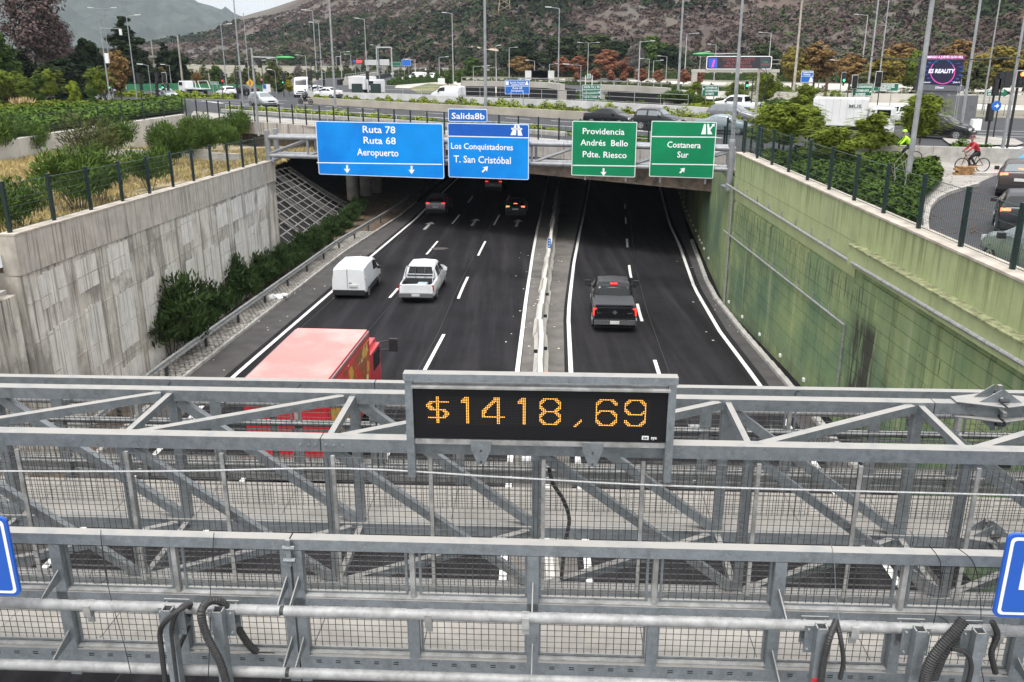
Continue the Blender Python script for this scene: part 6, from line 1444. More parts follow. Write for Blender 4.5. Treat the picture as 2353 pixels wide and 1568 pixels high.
hedge('bright hedge along the planter wall', [(700, 234), (900, 246), (1200, 263), (1450, 279), (1700, 296)], 1.3, 1.25, 15000, g_hedge)
hedge('low hedge in the bridge median', [(512, 254), (760, 270), (1000, 286), (1300, 310), (1620, 334)], 1.0, .7, 9000, g_hedge)
hedge('hedge at the left junction', [(270, 222), (480, 226), (540, 227)], 1.6, .9, 5000, g_hedge)
hedge('hedge behind the parked cars', [(1560, 250), (1650, 262), (1720, 266), (1800, 262)], 2.0, 1.0, 6000, g_hedge)
hedge('hedge right of the runner', [(1560, 236), (1700, 240), (1860, 248)], 2.0, 1.0, 5000, g_mid)
hedge('hedge behind the low wall near the cyclists', [(1990, 357), (2150, 361), (2270, 366)], 1.0, 1.1, 5000, g_jun, .1)
hedge('small shrubs row on far verge', [(1180, 232), (1330, 238), (1480, 245)], 1.0, .6, 1800, g_jun)
hedge('roses and low shrubs under the left trees', [(-60, 236), (120, 238), (240, 240)], 2.5, 1.1, 6000, g_dark)
hedge('scrub on the far embankment under the hill', [(700, 180), (900, 176), (1200, 176), (1500, 180), (1900, 190), (2400, 196)], 5, 3.0, 14000, leafmat('leaf_embankment', (.07, .07, .035), scale=.1), .4)
hedge('shrubs along the middle far wall', [(1060, 190), (1330, 196), (1600, 208), (1850, 214)], 1.5, 1.2, 5000, g_olive, .25)
hedge('shrubs along the ramp grass', [(900, 196), (980, 190), (1060, 186)], 3, 1.8, 4000, g_mid, .25)
hedge('shrubs between ramp and street', [(1300, 226), (1420, 230), (1560, 236)], 1.4, .9, 3000, g_jun, .15)
hedge('shrub line behind the right boards', [(1700, 226), (2000, 232), (2400, 238)], 1.6, 1.5, 6000, g_olive, .2)
hedge('thicket behind the green hoarding', [(270, 200), (420, 196), (600, 199), (680, 205)], 4, 3.2, 7000, g_olive, .35)
# small trees
JT = [('jac', 'feathery tree nearest the corner of the green wall', 1795, 372, 232, 1.3), ('jac', 'wide feathery tree in front of the white box lorry', 1905, 398, 288, 1.55), ('jac2', 'feathery tree left of the big lamp pole', 1995, 372, 258, 1.35), ('jac', 'tallest feathery tree right of the big lamp pole', 2108, 352, 212, 1.05), ('jac2', 'feathery tree leaning over the bridge corner', 1752, 352, 262, 1.3), ('jac', 'feathery tree behind the leftmost ones', 1850, 345, 240, 1.2), ('jac2', 'feathery tree at the back beside the concrete pole', 1850, 268, 193, 1.3), ('jac2', 'feathery tree right of the wooden post with wires', 1915, 270, 208, 1.3),
      ('jac', 'feathery tree behind the green board by the runner', 1755, 258, 165, 1.1), ('jac2', 'feathery tree left of the green board by the runner', 1600, 240, 188, 1.4), ('jac2', 'feathery tree under the dark message sign', 1690, 240, 188, 1.4), ('jac2', 'small feathery sapling by the fence', 1945, 398, 335, 1.1)]
for key, lb, px, pb, pt, sx_3 in JT: tree_at(key, lb, px, pb, pt, sxy=sx_3)
for lb, px, pb, pt in (('thin bare sapling leaning right inside the ground cover', 2070, 462, 330), ('thin bare sapling left of the leaning one', 2046, 452, 345)):
    p = G(px, pb); h = Hat(p, px, pt); t = thing('sapling', lb, 'tree', p); MB().poly([(0, 0, 0), (.1, 0, h*.4), (.02, .1, h*.7), (.5, .1, h)], lambda t: .03*(1-.7*t), 5).poly([(.1, 0, h*.4), (-.25, 0, h*.75)], .012, 4).poly([(.05, 0, h*.6), (.5, 0, h*.8), (.9, 0, h*.85)], .012, 4).build('trunk', bark_p, t)
# left group
LT = [('bare', 'huge purple brown bare tree at the upper left', 110, 230, -85, None, 1.15), ('bare', 'second bare brown tree right of the huge one', 150, 222, 25, None, .9), ('round', 'dark green tree at the far left edge', -10, 240, 55, g_mid, 1.1), ('big', 'wide dark evergreen under the bare tree', 200, 226, 118, None, 1.5), ('round', 'black green evergreen left of the tall lamp', 150, 232, 130, None, 1.7), ('round', 'dark tree just left of the lamp post with a camera', 215, 226, 85, None, .8), ('cone', 'tall dark conifer behind the slim street lamp', 300, 205, 30, None, 1.9),
      ('vase', 'slim tree with yellow and rust autumn leaves', 280, 232, 112, g_or, .95), ('round2', 'yellow topped tree behind the rust leaved one', 283, 222, 118, g_yel, .45), ('cone', 'dark pointed evergreen left of the concrete pole', 385, 200, 92, None, 1.6), ('round', 'dark evergreen right behind the concrete poles', 412, 200, 110, None, 1.0), ('round2', 'bright green small tree at left', 65, 245, 175, g_bright, .95), ('round2', 'lime green small tree in the middle of the left bed', 175, 246, 185, g_hedge, .85),
      ('jac', 'feathery tree at the left edge', 10, 250, 160, None, 1.3), ('round2', 'small green bush tree beside the lime one', 215, 248, 200, g_mid, .9), ('jac2', 'feathery young tree before the dark evergreens', 120, 240, 158, None, 1.0), ('jac2', 'feathery young tree left of the camera lamp', 235, 240, 155, None, .9), ('vase', 'thin brown tree right of the rust leaved one', 330, 205, 150, g_or, 1.1), ('vase', 'brown tree between the concrete poles', 375, 204, 152, g_or, 1.0), ('round2', 'green tree behind the white hatchback', 500, 206, 150, g_mid, 1.0), ('vase', 'autumn tree left of the red pedestrian lights', 455, 208, 165, g_or, 1.2),
      ('round2', 'tall soft green tree behind the silver suv', 630, 205, 140, g_olive, .85), ('bare', 'bare branching tree left of the minibus', 688, 207, 148, g_grey, 1.0), ('vase', 'small yellow green tree left of the minibus', 665, 218, 183, g_yel, 1.2), ('round', 'green tree behind the green hoarding', 570, 206, 155, g_olive, 1.2), ('round', 'dark shrubby tree at the minibus corner', 640, 215, 185, g_mid, 1.4), ('round', 'dark tree left of the distant green sign', 865, 180, 150, g_mid, 1.3)]
for key, lb, px, pb, pt, mt, sx_2 in LT: tree_at(key, lb, px, pb, pt, mt, sx_2)
k = 0
for px, pb, pt, key, mt, sx_2 in ((60, 226, 110, 'big', None, 1.2), (110, 222, 135, 'round', None, 1.6), (250, 218, 128, 'round', None, 1.3), (180, 232, 160, 'round', None, 1.4), (30, 238, 135, 'round2', g_mid, 1.2), (-40, 236, 90, 'round', g_mid, 1.4), (320, 206, 125, 'round', None, 1.0), (225, 236, 150, 'round', None, 1.2), (95, 240, 168, 'round2', g_mid, 1.1), (-20, 256, 180, 'round2', g_bright, 1.2)):
    k += 1; tree_at(key, ('evergreen tree thickening the dark mass at upper left, ' if mt is None else 'greener tree in the front of the left grove, ')+'centred '+['far left', 'left of the bare tree', 'by the camera pole', 'low in front', 'at the left lamp', 'beyond the frame edge', 'under the tall conifer', 'by the lime tree', 'behind the bright tree', 'at the bottom left corner'][k-1], px, pb, pt, mt, sx_2)
# trees under the hill, centre and right
CT = [('big', 'wide dark evergreen left of the green hill grove', 1200, 176, 92, None, 2.03), ('big', 'dark evergreen in the middle of the hill grove', 1290, 176, 82, leafmat('leaf_grove', (.04, .055, .025)), 2.1), ('big', 'olive green crown at the right of the hill grove', 1370, 176, 78, leafmat('leaf_grove_olive', (.06, .075, .03)), 2.1), ('big', 'dark crown behind the right of the grove', 1420, 176, 95, None, 1.8), ('round2', 'light green tree right of the grove', 1492, 178, 82, g_mid, 1.35), ('round', 'dark tree right of the light green one', 1535, 178, 102, None, 1.5),
      ('vase', 'orange autumn tree left of the blue motorway sign', 1195, 178, 128, g_or, 2.25), ('vase', 'red autumn tree first in the row', 1290, 178, 130, g_aut, 1.8), ('vase', 'red autumn tree second in the row', 1330, 178, 126, g_aut, 1.8), ('vase', 'tall red brown autumn tree in the row', 1395, 180, 112, g_aut, 1.95), ('vase', 'red autumn tree right of the tall one', 1440, 180, 130, g_aut, 1.5), ('bare', 'grey bare tree right of the red trees', 1460, 182, 100, g_grey, 1.35), ('bare', 'grey bare bush tree at the track end', 1110, 172, 112, g_grey, 1.5), ('round', 'dark green tree with autumn edge below the dirt track', 1085, 178, 130, g_mid, 1.65),
      ('vase', 'small red tree before the far wall first', 1325, 192, 165, g_aut, 1.35), ('vase', 'small red tree before the far wall second', 1365, 192, 156, g_aut, 1.5), ('vase', 'small red tree before the far wall third', 1402, 192, 160, g_aut, 1.35), ('vase', 'small red tree before the far wall fourth', 1434, 193, 162, g_aut, 1.35), ('vase', 'small red tree left of the white sign post', 1474, 195, 156, g_aut, 1.5), ('vase', 'small red tree right of the white sign post', 1512, 196, 160, g_aut, 1.5), ('vase', 'small red tree left of the message sign', 1570, 198, 158, g_aut, 1.5), ('vase', 'brown tree under the message sign left', 1604, 200, 160, g_aut, 1.5),
      ('round2', 'low green tree on the grass slope', 1030, 198, 165, g_mid, 1.2), ('round2', 'small green tree beside the far van', 1060, 196, 160, g_mid, 1.05), ('round', 'round dark tree above the message sign', 1755, 190, 97, leafmat('leaf_grove', (.04, .055, .025)), 1.5), ('vase', 'yellow green poplar left of the concrete pole', 1820, 208, 104, leafmat('leaf_mustard', (.2, .16, .035)), 1.42), ('vase', 'rusty tree right of the concrete pole', 1868, 208, 92, g_or, 1.5), ('vase', 'brown autumn tree between the thin poles', 1950, 212, 118, g_or, 1.65), ('round2', 'yellow olive tree left of the billboard', 2030, 214, 125, leafmat('leaf_mustard', (.2, .16, .035)), 1.65), ('vase', 'tall rusty tree behind the olive one', 2060, 205, 95, g_or, 1.8), ('round2', 'bright green tree left of the billboard screen', 2098, 214, 115, g_bright, 1.05),
      ('vase', 'orange tree rising above the billboard', 2195, 205, 88, g_or, 1.5), ('round2', 'yellow green tree right of the billboard', 2290, 214, 105, leafmat('leaf_mustard', (.2, .16, .035)), 1.65), ('vase', 'orange brown tree at the right edge', 2350, 212, 108, g_or, 1.8), ('round2', 'olive tree under the right traffic lights', 2235, 216, 140, g_olive, 1.65), ('round', 'dark bush tree behind the green boards', 1990, 220, 165, g_olive, 2.25), ('shrub', 'white flowering bush right of the ramp', 1555, 248, 208, g_mid, 2.1), ('shrub', 'green bush beside the runner', 1585, 245, 215, g_bright, 2.1), ('round2', 'green bush left of the jogger hedge', 1530, 242, 215, g_mid, 1.8)]
for key, lb, px, pb, pt, mt, sx_2 in CT: tree_at(key, lb, px, pb, pt, mt, sx_2)
p = G(52, 252); tufts('pampas_grass', np.array([(p.x+math.cos(a)*.5, p.y, ZS) for a in range(8)]), .35, M('straw', (.45, .33, .17), .9, 0, var=.1), 30, 1.4)

# ================================================================ HILLS
def azp(px): r = ray(px, 119); return Vector((r.x, r.y, 0)).normalized()
def elev_z(px, py, d): r = ray(px, py); return CAMZ+r.z/math.hypot(r.x, r.y)*d
def nz(x, y, s=1): return (math.sin(x*.031*s+1.7*math.sin(y*.017*s))*math.cos(y*.027*s+1.3*math.sin(x*.019*s))+.5*math.sin(x*.083*s+y*.05*s)+.3*math.sin(x*.17*s-y*.13*s))
def hill(name, ridge, d0, dd, mat, n_r=44, px0=-900, px1=3300, amp=3.5, pw=1.15):
    PX = np.linspace(px0, px1, 260); V = []; rows = []
    for px in PX:
        a = azp(px); b = d0(px); py = float(np.interp(px, [r[0] for r in ridge], [r[1] for r in ridge])); zt_ = elev_z(px, py, b+dd)
        for j in range(n_r+8):
            s = j/n_r; d = b+dd*s*1.0 if s <= 1 else b+dd+(s-1)*n_r*60
            x, y = a.x*d, a.y*d; z = 5.9+(zt_-5.9)*min(s, 1)**pw-(max(0, s-1)*dd*.35); env = min(1, s*6)*min(1, max(.15, (1-s)*6) if s < 1 else .15)
            V.append((x, y, z+env*amp*nz(x, y)-(2 if s > 1 else 0)))
    nr = n_r+8; F = np.array([(i*nr+j, (i+1)*nr+j, (i+1)*nr+j+1, i*nr+j+1) for i in range(len(PX)-1) for j in range(nr-1)])
    o = fastmesh(name, np.array(V), F, mat, kind='structure', smooth=True); return np.array(V), nr
soil = M('hill_soil', (.08, .055, .043), .95, 0, var=.25, scale=.03); overlay(soil, (.085, .075, .06), nscale=.02, lo=.42, hi=.58, fac=.9); overlay(soil, (.14, .1, .08), nscale=.03, lo=.6, hi=.7, fac=.6)
ridge1 = [(-900, 150), (0, 135), (250, 125), (360, 108), (420, 92), (480, 70), (540, 46), (600, 28), (660, 10), (700, -4), (760, -30), (900, -90), (1176, -200), (1800, -260), (3300, -300)]
d0f = lambda px: float(np.interp(px, [-900, 300, 700, 1176, 1800, 2353, 3300], [560, 520, 430, 350, 320, 260, 240]))
HV, nr = hill('hill', ridge1, d0f, 420, soil)
ridge2 = [(-900, -90), (0, -60), (300, -45), (400, -20), (440, -3), (480, 8), (520, 20), (560, 36), (620, 50), (700, 62), (900, 80), (3300, 80)]
mtn = M('far_mountain_scrub', (.035, .045, .035), .95, 0, var=.3, scale=.01); overlay(mtn, (.02, .028, .02), nscale=.03, lo=.45, hi=.6, fac=.8)
hill('far_mountain', ridge2, lambda px: 1700, 1200, mtn, n_r=30, amp=16, pw=1.0)
# scrub on the hill: leafy clumps far too many to count
def scrub(name, n, mat, seed, smin, smax, filt=None):
    global rng; rng = np.random.default_rng(seed); H3 = HV.reshape(-1, nr, 3); npx = H3.shape[0]
    i = rng.uniform(40, npx-60, n); j = rng.uniform(0, 1, n)**.8*(44*.85); ii, jj = i.astype(int), j.astype(int); fi, fj = (i-ii)[:, None], (j-jj)[:, None]
    P = H3[ii, jj]*(1-fi)*(1-fj)+H3[ii+1, jj]*fi*(1-fj)+H3[ii, jj+1]*(1-fi)*fj+H3[ii+1, jj+1]*fi*fj
    if filt is not None: P = P[filt(P)]
    n = len(P); s = rng.uniform(smin, smax, n)*(.7+.6*rng.random(n)); k = 18
    d = rng.normal(size=(n, k, 3)); d[:, :, 2] = np.abs(d[:, :, 2]); d /= np.linalg.norm(d, axis=2)[:, :, None]
    C = (P[:, None, :]+d*s[:, None, None]*[1, 1, .85]*rng.uniform(.6, 1, (n, k, 1))).reshape(-1, 3); V, F = quads(C, np.repeat(s*.34, k)*rng.uniform(.6, 1.2, n*k), .8, Nrm=d.reshape(-1, 3)); fastmesh(name, V, F, mat, kind='stuff')
pat = lambda P, a: np.sin(P[:, 0]*.011+a+.8*np.sin(P[:, 1]*.02))*np.cos(P[:, 1]*.013+a*2)+.4*np.sin(P[:, 0]*.05+P[:, 1]*.035)
scrub('hill_scrub', 17000, leafmat('scrub_grey_brown', (.095, .066, .056), scale=.05), 21, 1.1, 2.6, lambda P: pat(P, 1) > -1.3)
scrub('hill_scrub', 14000, leafmat('scrub_grey_green', (.058, .07, .03), scale=.05), 22, 1.0, 2.5, lambda P: pat(P, 3) > -.1)
scrub('hill_scrub', 9000, leafmat('scrub_dark_green', (.022, .034, .014), scale=.05), 23, 1.6, 4.2, lambda P: pat(P, 5) > .15)
# winding dirt track cut into the hillside
tk = [(990, 107), (1040, 112), (1090, 118), (1130, 124), (1200, 133)]
m = MB(); A_ = []; B_ = []
for i in range(len(tk)-1):
    for f in np.linspace(0, 1, 6)[:-1 if i < len(tk)-2 else 6]:
        px = tk[i][0]+(tk[i+1][0]-tk[i][0])*f; py = tk[i][1]+(tk[i+1][1]-tk[i][1])*f
        r = ray(px, py); d2 = None; a = azp(px)
        H3 = HV.reshape(-1, nr, 3); ci = int((px+900)/(4200/259)); col = H3[min(ci, 258)]
        for q_ in col:
            dd_ = math.hypot(q_[0], q_[1]); zz = elev_z(px, py, dd_)
            if q_[2] >= zz: d2 = dd_; break
        if d2 is None: continue
        zz = elev_z(px, py, d2); A_.append((a.x*(d2-4), a.y*(d2-4), zz+1.4)); B_.append((a.x*(d2+2), a.y*(d2+2), zz+2.3))
if len(A_) > 2: m.strip(A_, B_); struct(m.build('dirt_track', M('track_dirt', (.4, .32, .25), .95, 0, var=.1, scale=.1)))
# ================================================================ SIGN GANTRY OVER THE TUNNEL MOUTH
blue1 = M('sign_blue_bright', (.0, .25, .72), .45, 0, var=.04, scale=.8, spec=.3); overlay(blue1, (.0, .16, .6), nscale=.35, lo=.42, hi=.62, fac=.8)
green1 = M('sign_green', (.0, .2, .08), .45, 0, var=.05, scale=.8, spec=.3); overlay(green1, (.0, .27, .1), nscale=.3, lo=.5, hi=.65, fac=.6)
sign_w = M('sign_white', (.82, .83, .84), .5, 0, var=0)
S0, S1 = Vector((-14.35, 52.6, 0)), Vector((11.35, 45.9, 0))
class Plane:
    """vertical plane through P0 along dir; picture points convert to (s, z) on it"""
    def __init__(s, P0, d): s.P = Vector((P0[0], P0[1], 0)); s.d = Vector((d[0], d[1], 0)).normalized(); s.n = Vector((s.d.y, -s.d.x, 0)); s.rz = math.atan2(s.d.y, s.d.x)
    def q(s, px, py):
        r = ray(px, py); t = s.P.dot(s.n)/Vector((r.x, r.y, 0)).dot(s.n); p = Vector((r.x*t, r.y*t, CAMZ+r.z*t)); return ((p-s.P).dot(s.d), p.z)
    def w(s, a, z, off_=0): p = s.P+s.d*a+s.n*off_; return Vector((p.x, p.y, z))
class Board:
    def __init__(s, name, label, plane, box, mat, border=True, thick=.05, round_=.12, cat='sign', group=None, frame_mat=None, bw=.045):
        """box: left, top, right, bottom in picture points"""
        x0, zt = plane.q(box[0], box[1]); x1, _ = plane.q(box[2], box[1]); _, zb2 = plane.q(box[0], box[3]); z2 = plane.q(box[2], box[3])[1]; zt2 = plane.q(box[2], box[1])[1]
        zt = (zt+zt2)/2; zb = (zb2+z2)/2; s.pl = plane; s.o = Vector(((x0+x1)/2, 0, zb)); s.x0, s.x1, s.zt, s.zb = x0, x1, zt, zb
        s.t = thing(name, label, cat, plane.w(s.o.x, zb), plane.rz, group); s.w, s.h = x1-x0, zt-zb
        s.rr('panel', x0, x1, zb, zt, round_, 0, thick, mat)
        if border:
            s.rr('border', x0+.01, x1-.01, zb+.01, zt-.01, round_, -.006, 0, sign_w); s.rr('field', x0+bw, x1-bw, zb+bw, zt-bw, round_*.7, -.012, -.006, mat)
        s.y = -.012 if border else 0
    def rr(s, nm, x0, x1, z0, z1, r, y0, y1, mat):
        P = []
        for cx, cz, a in ((x1-r, z1-r, 0), (x0+r, z1-r, 90), (x0+r, z0+r, 180), (x1-r, z0+r, 270)):
            for k in range(4): t = R(a+k*30); P.append((cx+r*math.cos(t), cz+r*math.sin(t)))
        n = len(P); m = MB(); m.add([(x-s.o.x, y0, z-s.o.z) for x, z in P]+[(x-s.o.x, y1, z-s.o.z) for x, z in P], [tuple(range(n)), tuple(range(2*n-1, n-1, -1))]+[(i, (i+1) % n, n+(i+1) % n, n+i) for i in range(n)]); return m.build(nm, mat, s.t)
    def poly(s, nm, pix, mat=None, dy=.004):
        P = [s.pl.q(*p) for p in pix]; y = s.y-dy; n = len(P)
        return MB().add([(a-s.o.x, y, z-s.o.z) for a, z in P]+[(a-s.o.x, y+.003, z-s.o.z) for a, z in P], [tuple(range(n)), tuple(range(2*n-1, n-1, -1))]+[(i, (i+1) % n, n+(i+1) % n, n+i) for i in range(n)]).build(nm, mat or sign_w, s.t)
    def line(s, a, b, w=2.2, mat=None): s.poly('line', [(a[0], a[1]), (b[0], b[1]), (b[0], b[1]+w), (a[0], a[1]+w)], mat)
    def txt(s, st, xl, xr, yb, cap, mat=None, bold=.012, dy=.004, shear=0):
        """fit text between picture x of left and right edge, baseline yb, cap height in picture pixels"""
        a, z = s.pl.q(xl, yb); b, _ = s.pl.q(xr, yb); _, z2 = s.pl.q(xl, yb-cap); size = (z2-z)/.71
        o = text(st, size, mat or sign_w, s.t, (0, 0, 0), align='LEFT', extr=.001, bold=bold*size, shear=shear); vs = [v.co.x for v in o.data.vertices]
        w = max(vs)-min(vs); o.scale = ((b-a)/w, 1, 1); o.location = (a-s.o.x-min(vs)*(b-a)/w, s.y-dy, z-s.o.z); return o
    def arrow(s, cx, cy, h, ang=0):                 # ang 0 points down, 135 up right; h in picture pixels
        k = h/2; base = [(-.22, -1), (.22, -1), (.22, 0), (.78, -.12), (0, 1), (-.78, -.12), (-.22, 0)]
        P = [(cx+k*(x*math.cos(R(ang))+y*math.sin(R(ang))), cy+k*(-x*math.sin(R(ang))+y*math.cos(R(ang)))) for x, y in base]
        y = s.y-.004; Q = [s.pl.q(*p) for p in P]
        MB().add([(a-s.o.x, y, z-s.o.z) for a, z in Q], [(0, 1, 2, 6), (2, 3, 4), (2, 4, 6), (6, 4, 5)]).build('arrow', sign_w, s.t)
sg = thing('sign_gantry', 'grey tubular truss gantry carrying the blue and green signs over the tunnel mouth', 'gantry', (S0.x, S0.y, lz(52)))
sd = (S1-S0).normalized(); sn = Vector((sd.y, -sd.x, 0)); SL = (S1-S0).length
tube_m = M('tube_grey', (.27, .275, .285), .5, .3, var=.1, scale=3)
for off_ in (0, -1.0):
    for z, r in ((7.3, .13), (6.25, .13)):
        n = 3
        for k in range(n): a = S0+sd*(SL*k/n)+sn*off_; b = S0+sd*(SL*(k+1)/n-.02)+sn*off_; MB().tube((a.x, a.y, z), (b.x, b.y, z), r, 12).build('chord_tube', tube_m, sg, smooth=True, world=True)
    nb = 10
    for k in range(nb+1):
        a = S0+sd*(SL*k/nb)+sn*off_; MB().tube((a.x, a.y, 6.3), (a.x, a.y, 7.3), .07, 8).build('vertical', tube_m, sg, smooth=True, world=True)
        if k < nb: b = S0+sd*(SL*(k+1)/nb)+sn*off_; MB().tube((a.x, a.y, 6.3), (b.x, b.y, 7.25), .065, 8).build('diagonal', tube_m, sg, smooth=True, world=True)
for k in range(nb+1):
    a = S0+sd*(SL*k/nb)
    for z in (7.3, 6.25): MB().tube(tuple(a+Vector((0, 0, z))), tuple(a-sn*1.0+Vector((0, 0, z))), .055, 8).build('crossbar', tube_m, sg, smooth=True, world=True)
for a, zb2 in ((S0+sd*.1, 5.9), (S1-sd*.15, 5.2)):
    for off_ in (0, -1.0): p = a+sn*off_; MB().tube((p.x, p.y, zb2), (p.x, p.y, 7.7), .17, 12).build('end_post', tube_m, sg, smooth=True, world=True)
    MB().box((a.x-sn.x*.5, a.y-sn.y*.5, zb2+.05), (.5, 1.7, .12)).build('base_plate', tube_m, sg, world=True)
SP = Plane(S0+sn*.32, sd)
for px in (760, 860, 980, 1060, 1190, 1345, 1440, 1520, 1625):
    s_, _ = SP.q(px, 340); p = SP.w(s_, 0, -.14); MB().box((p.x, p.y, 6.8), (.09, .12, 2.6)).build('sign_rail', tube_m, sg, world=True)
b1 = Board('direction_sign', 'large blue direction sign Ruta 78 Ruta 68 Aeropuerto with two down arrows', SP, (724.5, 281, 1018, 406), blue1, round_=.1)
b1.txt('Ruta 78', 834, 909, 305, 16); b1.txt('Ruta 68', 836, 910, 330, 16); b1.txt('Aeropuerto', 821, 916, 357, 16)
b1.line((728, 373), (1016, 377)); b1.arrow(798, 389, 19); b1.arrow(946, 391, 19)
b2 = Board('direction_sign', 'blue exit sign Los Conquistadores T. San Cristobal with motorway symbol', SP, (1028, 284, 1216, 411), blue1, round_=.1)
b2.rr('header', b2.x0+.05, b2.x1-.05, b2.zt-.73, b2.zt-.05, .05, -.014, -.012, M('sign_blue_deep', (.0, .09, .45), .45, 0, var=.04)); b2.y = -.015
b2.line((1030, 312), (1214, 316)); b2.txt('Los Conquistadores', 1037, 1179, 342, 14); b2.txt('T. San Cristóbal', 1043, 1174, 373, 16); b2.arrow(1115, 389, 19, 135)
b2.poly('symbol', [(1183, 287), (1187, 287), (1186, 311), (1173, 311)]); b2.poly('symbol', [(1189, 287), (1193, 287), (1201, 312), (1190, 312)]); b2.poly('symbol', [(1175, 294), (1200, 295), (1200, 299), (1175, 298)])
b3 = Board('exit_sign', 'small blue sign Salida 8b above the exit sign', SP, (1029, 250, 1120, 281), M('sign_blue_mid', (.005, .13, .48), .45, 0, var=.04), round_=.08)
b3.txt('Salida8b', 1038, 1114, 273, 14)
b4 = Board('direction_sign', 'green sign Providencia Andres Bello Pdte. Riesco with down arrow', SP, (1315, 279, 1465, 406), green1, round_=.06)
b4.txt('Providencia', 1339, 1435, 308, 14); b4.txt('Andrés  Bello', 1334, 1443, 334, 14); b4.txt('Pdte. Riesco', 1339, 1440, 361, 14); b4.line((1316, 379), (1463, 381)); b4.arrow(1387, 396, 18)
b5 = Board('direction_sign', 'green sign Costanera Sur with up right arrow, rightmost on the gantry', SP, (1497, 279, 1648, 409), green1, round_=.06)
b5.txt('Costanera', 1533, 1610, 339, 14); b5.txt('Sur', 1556, 1582, 362, 14); b5.line((1498, 313), (1647, 314.5)); b5.line((1498, 376), (1647, 378)); b5.arrow(1568, 392, 17, 135)
b5.poly('symbol', [(1618, 285), (1622, 285), (1622, 309), (1611, 309)]); b5.poly('symbol', [(1625, 285), (1629, 285), (1631, 295), (1637, 288), (1635, 286), (1643, 284), (1641, 292), (1639, 290), (1632, 299), (1637, 309), (1626, 309)])
# ================================================================ LAMP POLES
pole_m = M('lamp_pole_grey', (.32, .33, .34), .5, .3, var=.12, scale=2); pole_far = M('lamp_pole_far', (.4, .41, .42), .6, .1, var=.05)
head_m = M('lamp_head', (.62, .63, .63), .5, 0, var=0); green_head = M('green_lamp_head', (.03, .28, .07), .45, 0, var=.1); cpole = M('concrete_pole', (.36, .33, .28), .9, 0, var=.18, scale=2); wood = M('wooden_pole', (.12, .075, .045), .9, 0, var=.25, scale=3)
def lamp_pole(label, base, top, r=.1, heads=(), mat=None, cat='lamp post', name='lamp_post', hm=None, z=ZS, hcap=18.0, armlen=None, group=None):
    p = G(*base, z); h = Hat(p, *top) if top[1] > 1 else hcap; t = thing(name, label, cat, p, 0, group)
    MB().poly([(0, 0, 0), (0, 0, h)], r, 8, r*.55).build('pole', mat or pole_m, t, smooth=True)
    MB().tube((0, 0, 0), (0, 0, .25), r*1.5, 8).build('base_collar', mat or pole_m, t)
    for hd_ in heads:
        L_ = hd_ if not isinstance(hd_, tuple) else hd_[0]; sgn = 1 if L_ > 0 else -1
        m = MB().tube((0, 0, h-.05), (L_, 0, h+.1), r*.35, 6).build('arm', mat or pole_m, t)
        MB().plate([(L_-sgn*.15, -.1, h+.1), (L_+sgn*.5, -.13, h+.14), (L_+sgn*.62, 0, h+.14), (L_+sgn*.5, .13, h+.14), (L_-sgn*.15, .1, h+.1)], (0, 0, 1), .1).build('lamp_head', hm or head_m, t)
    return t, h
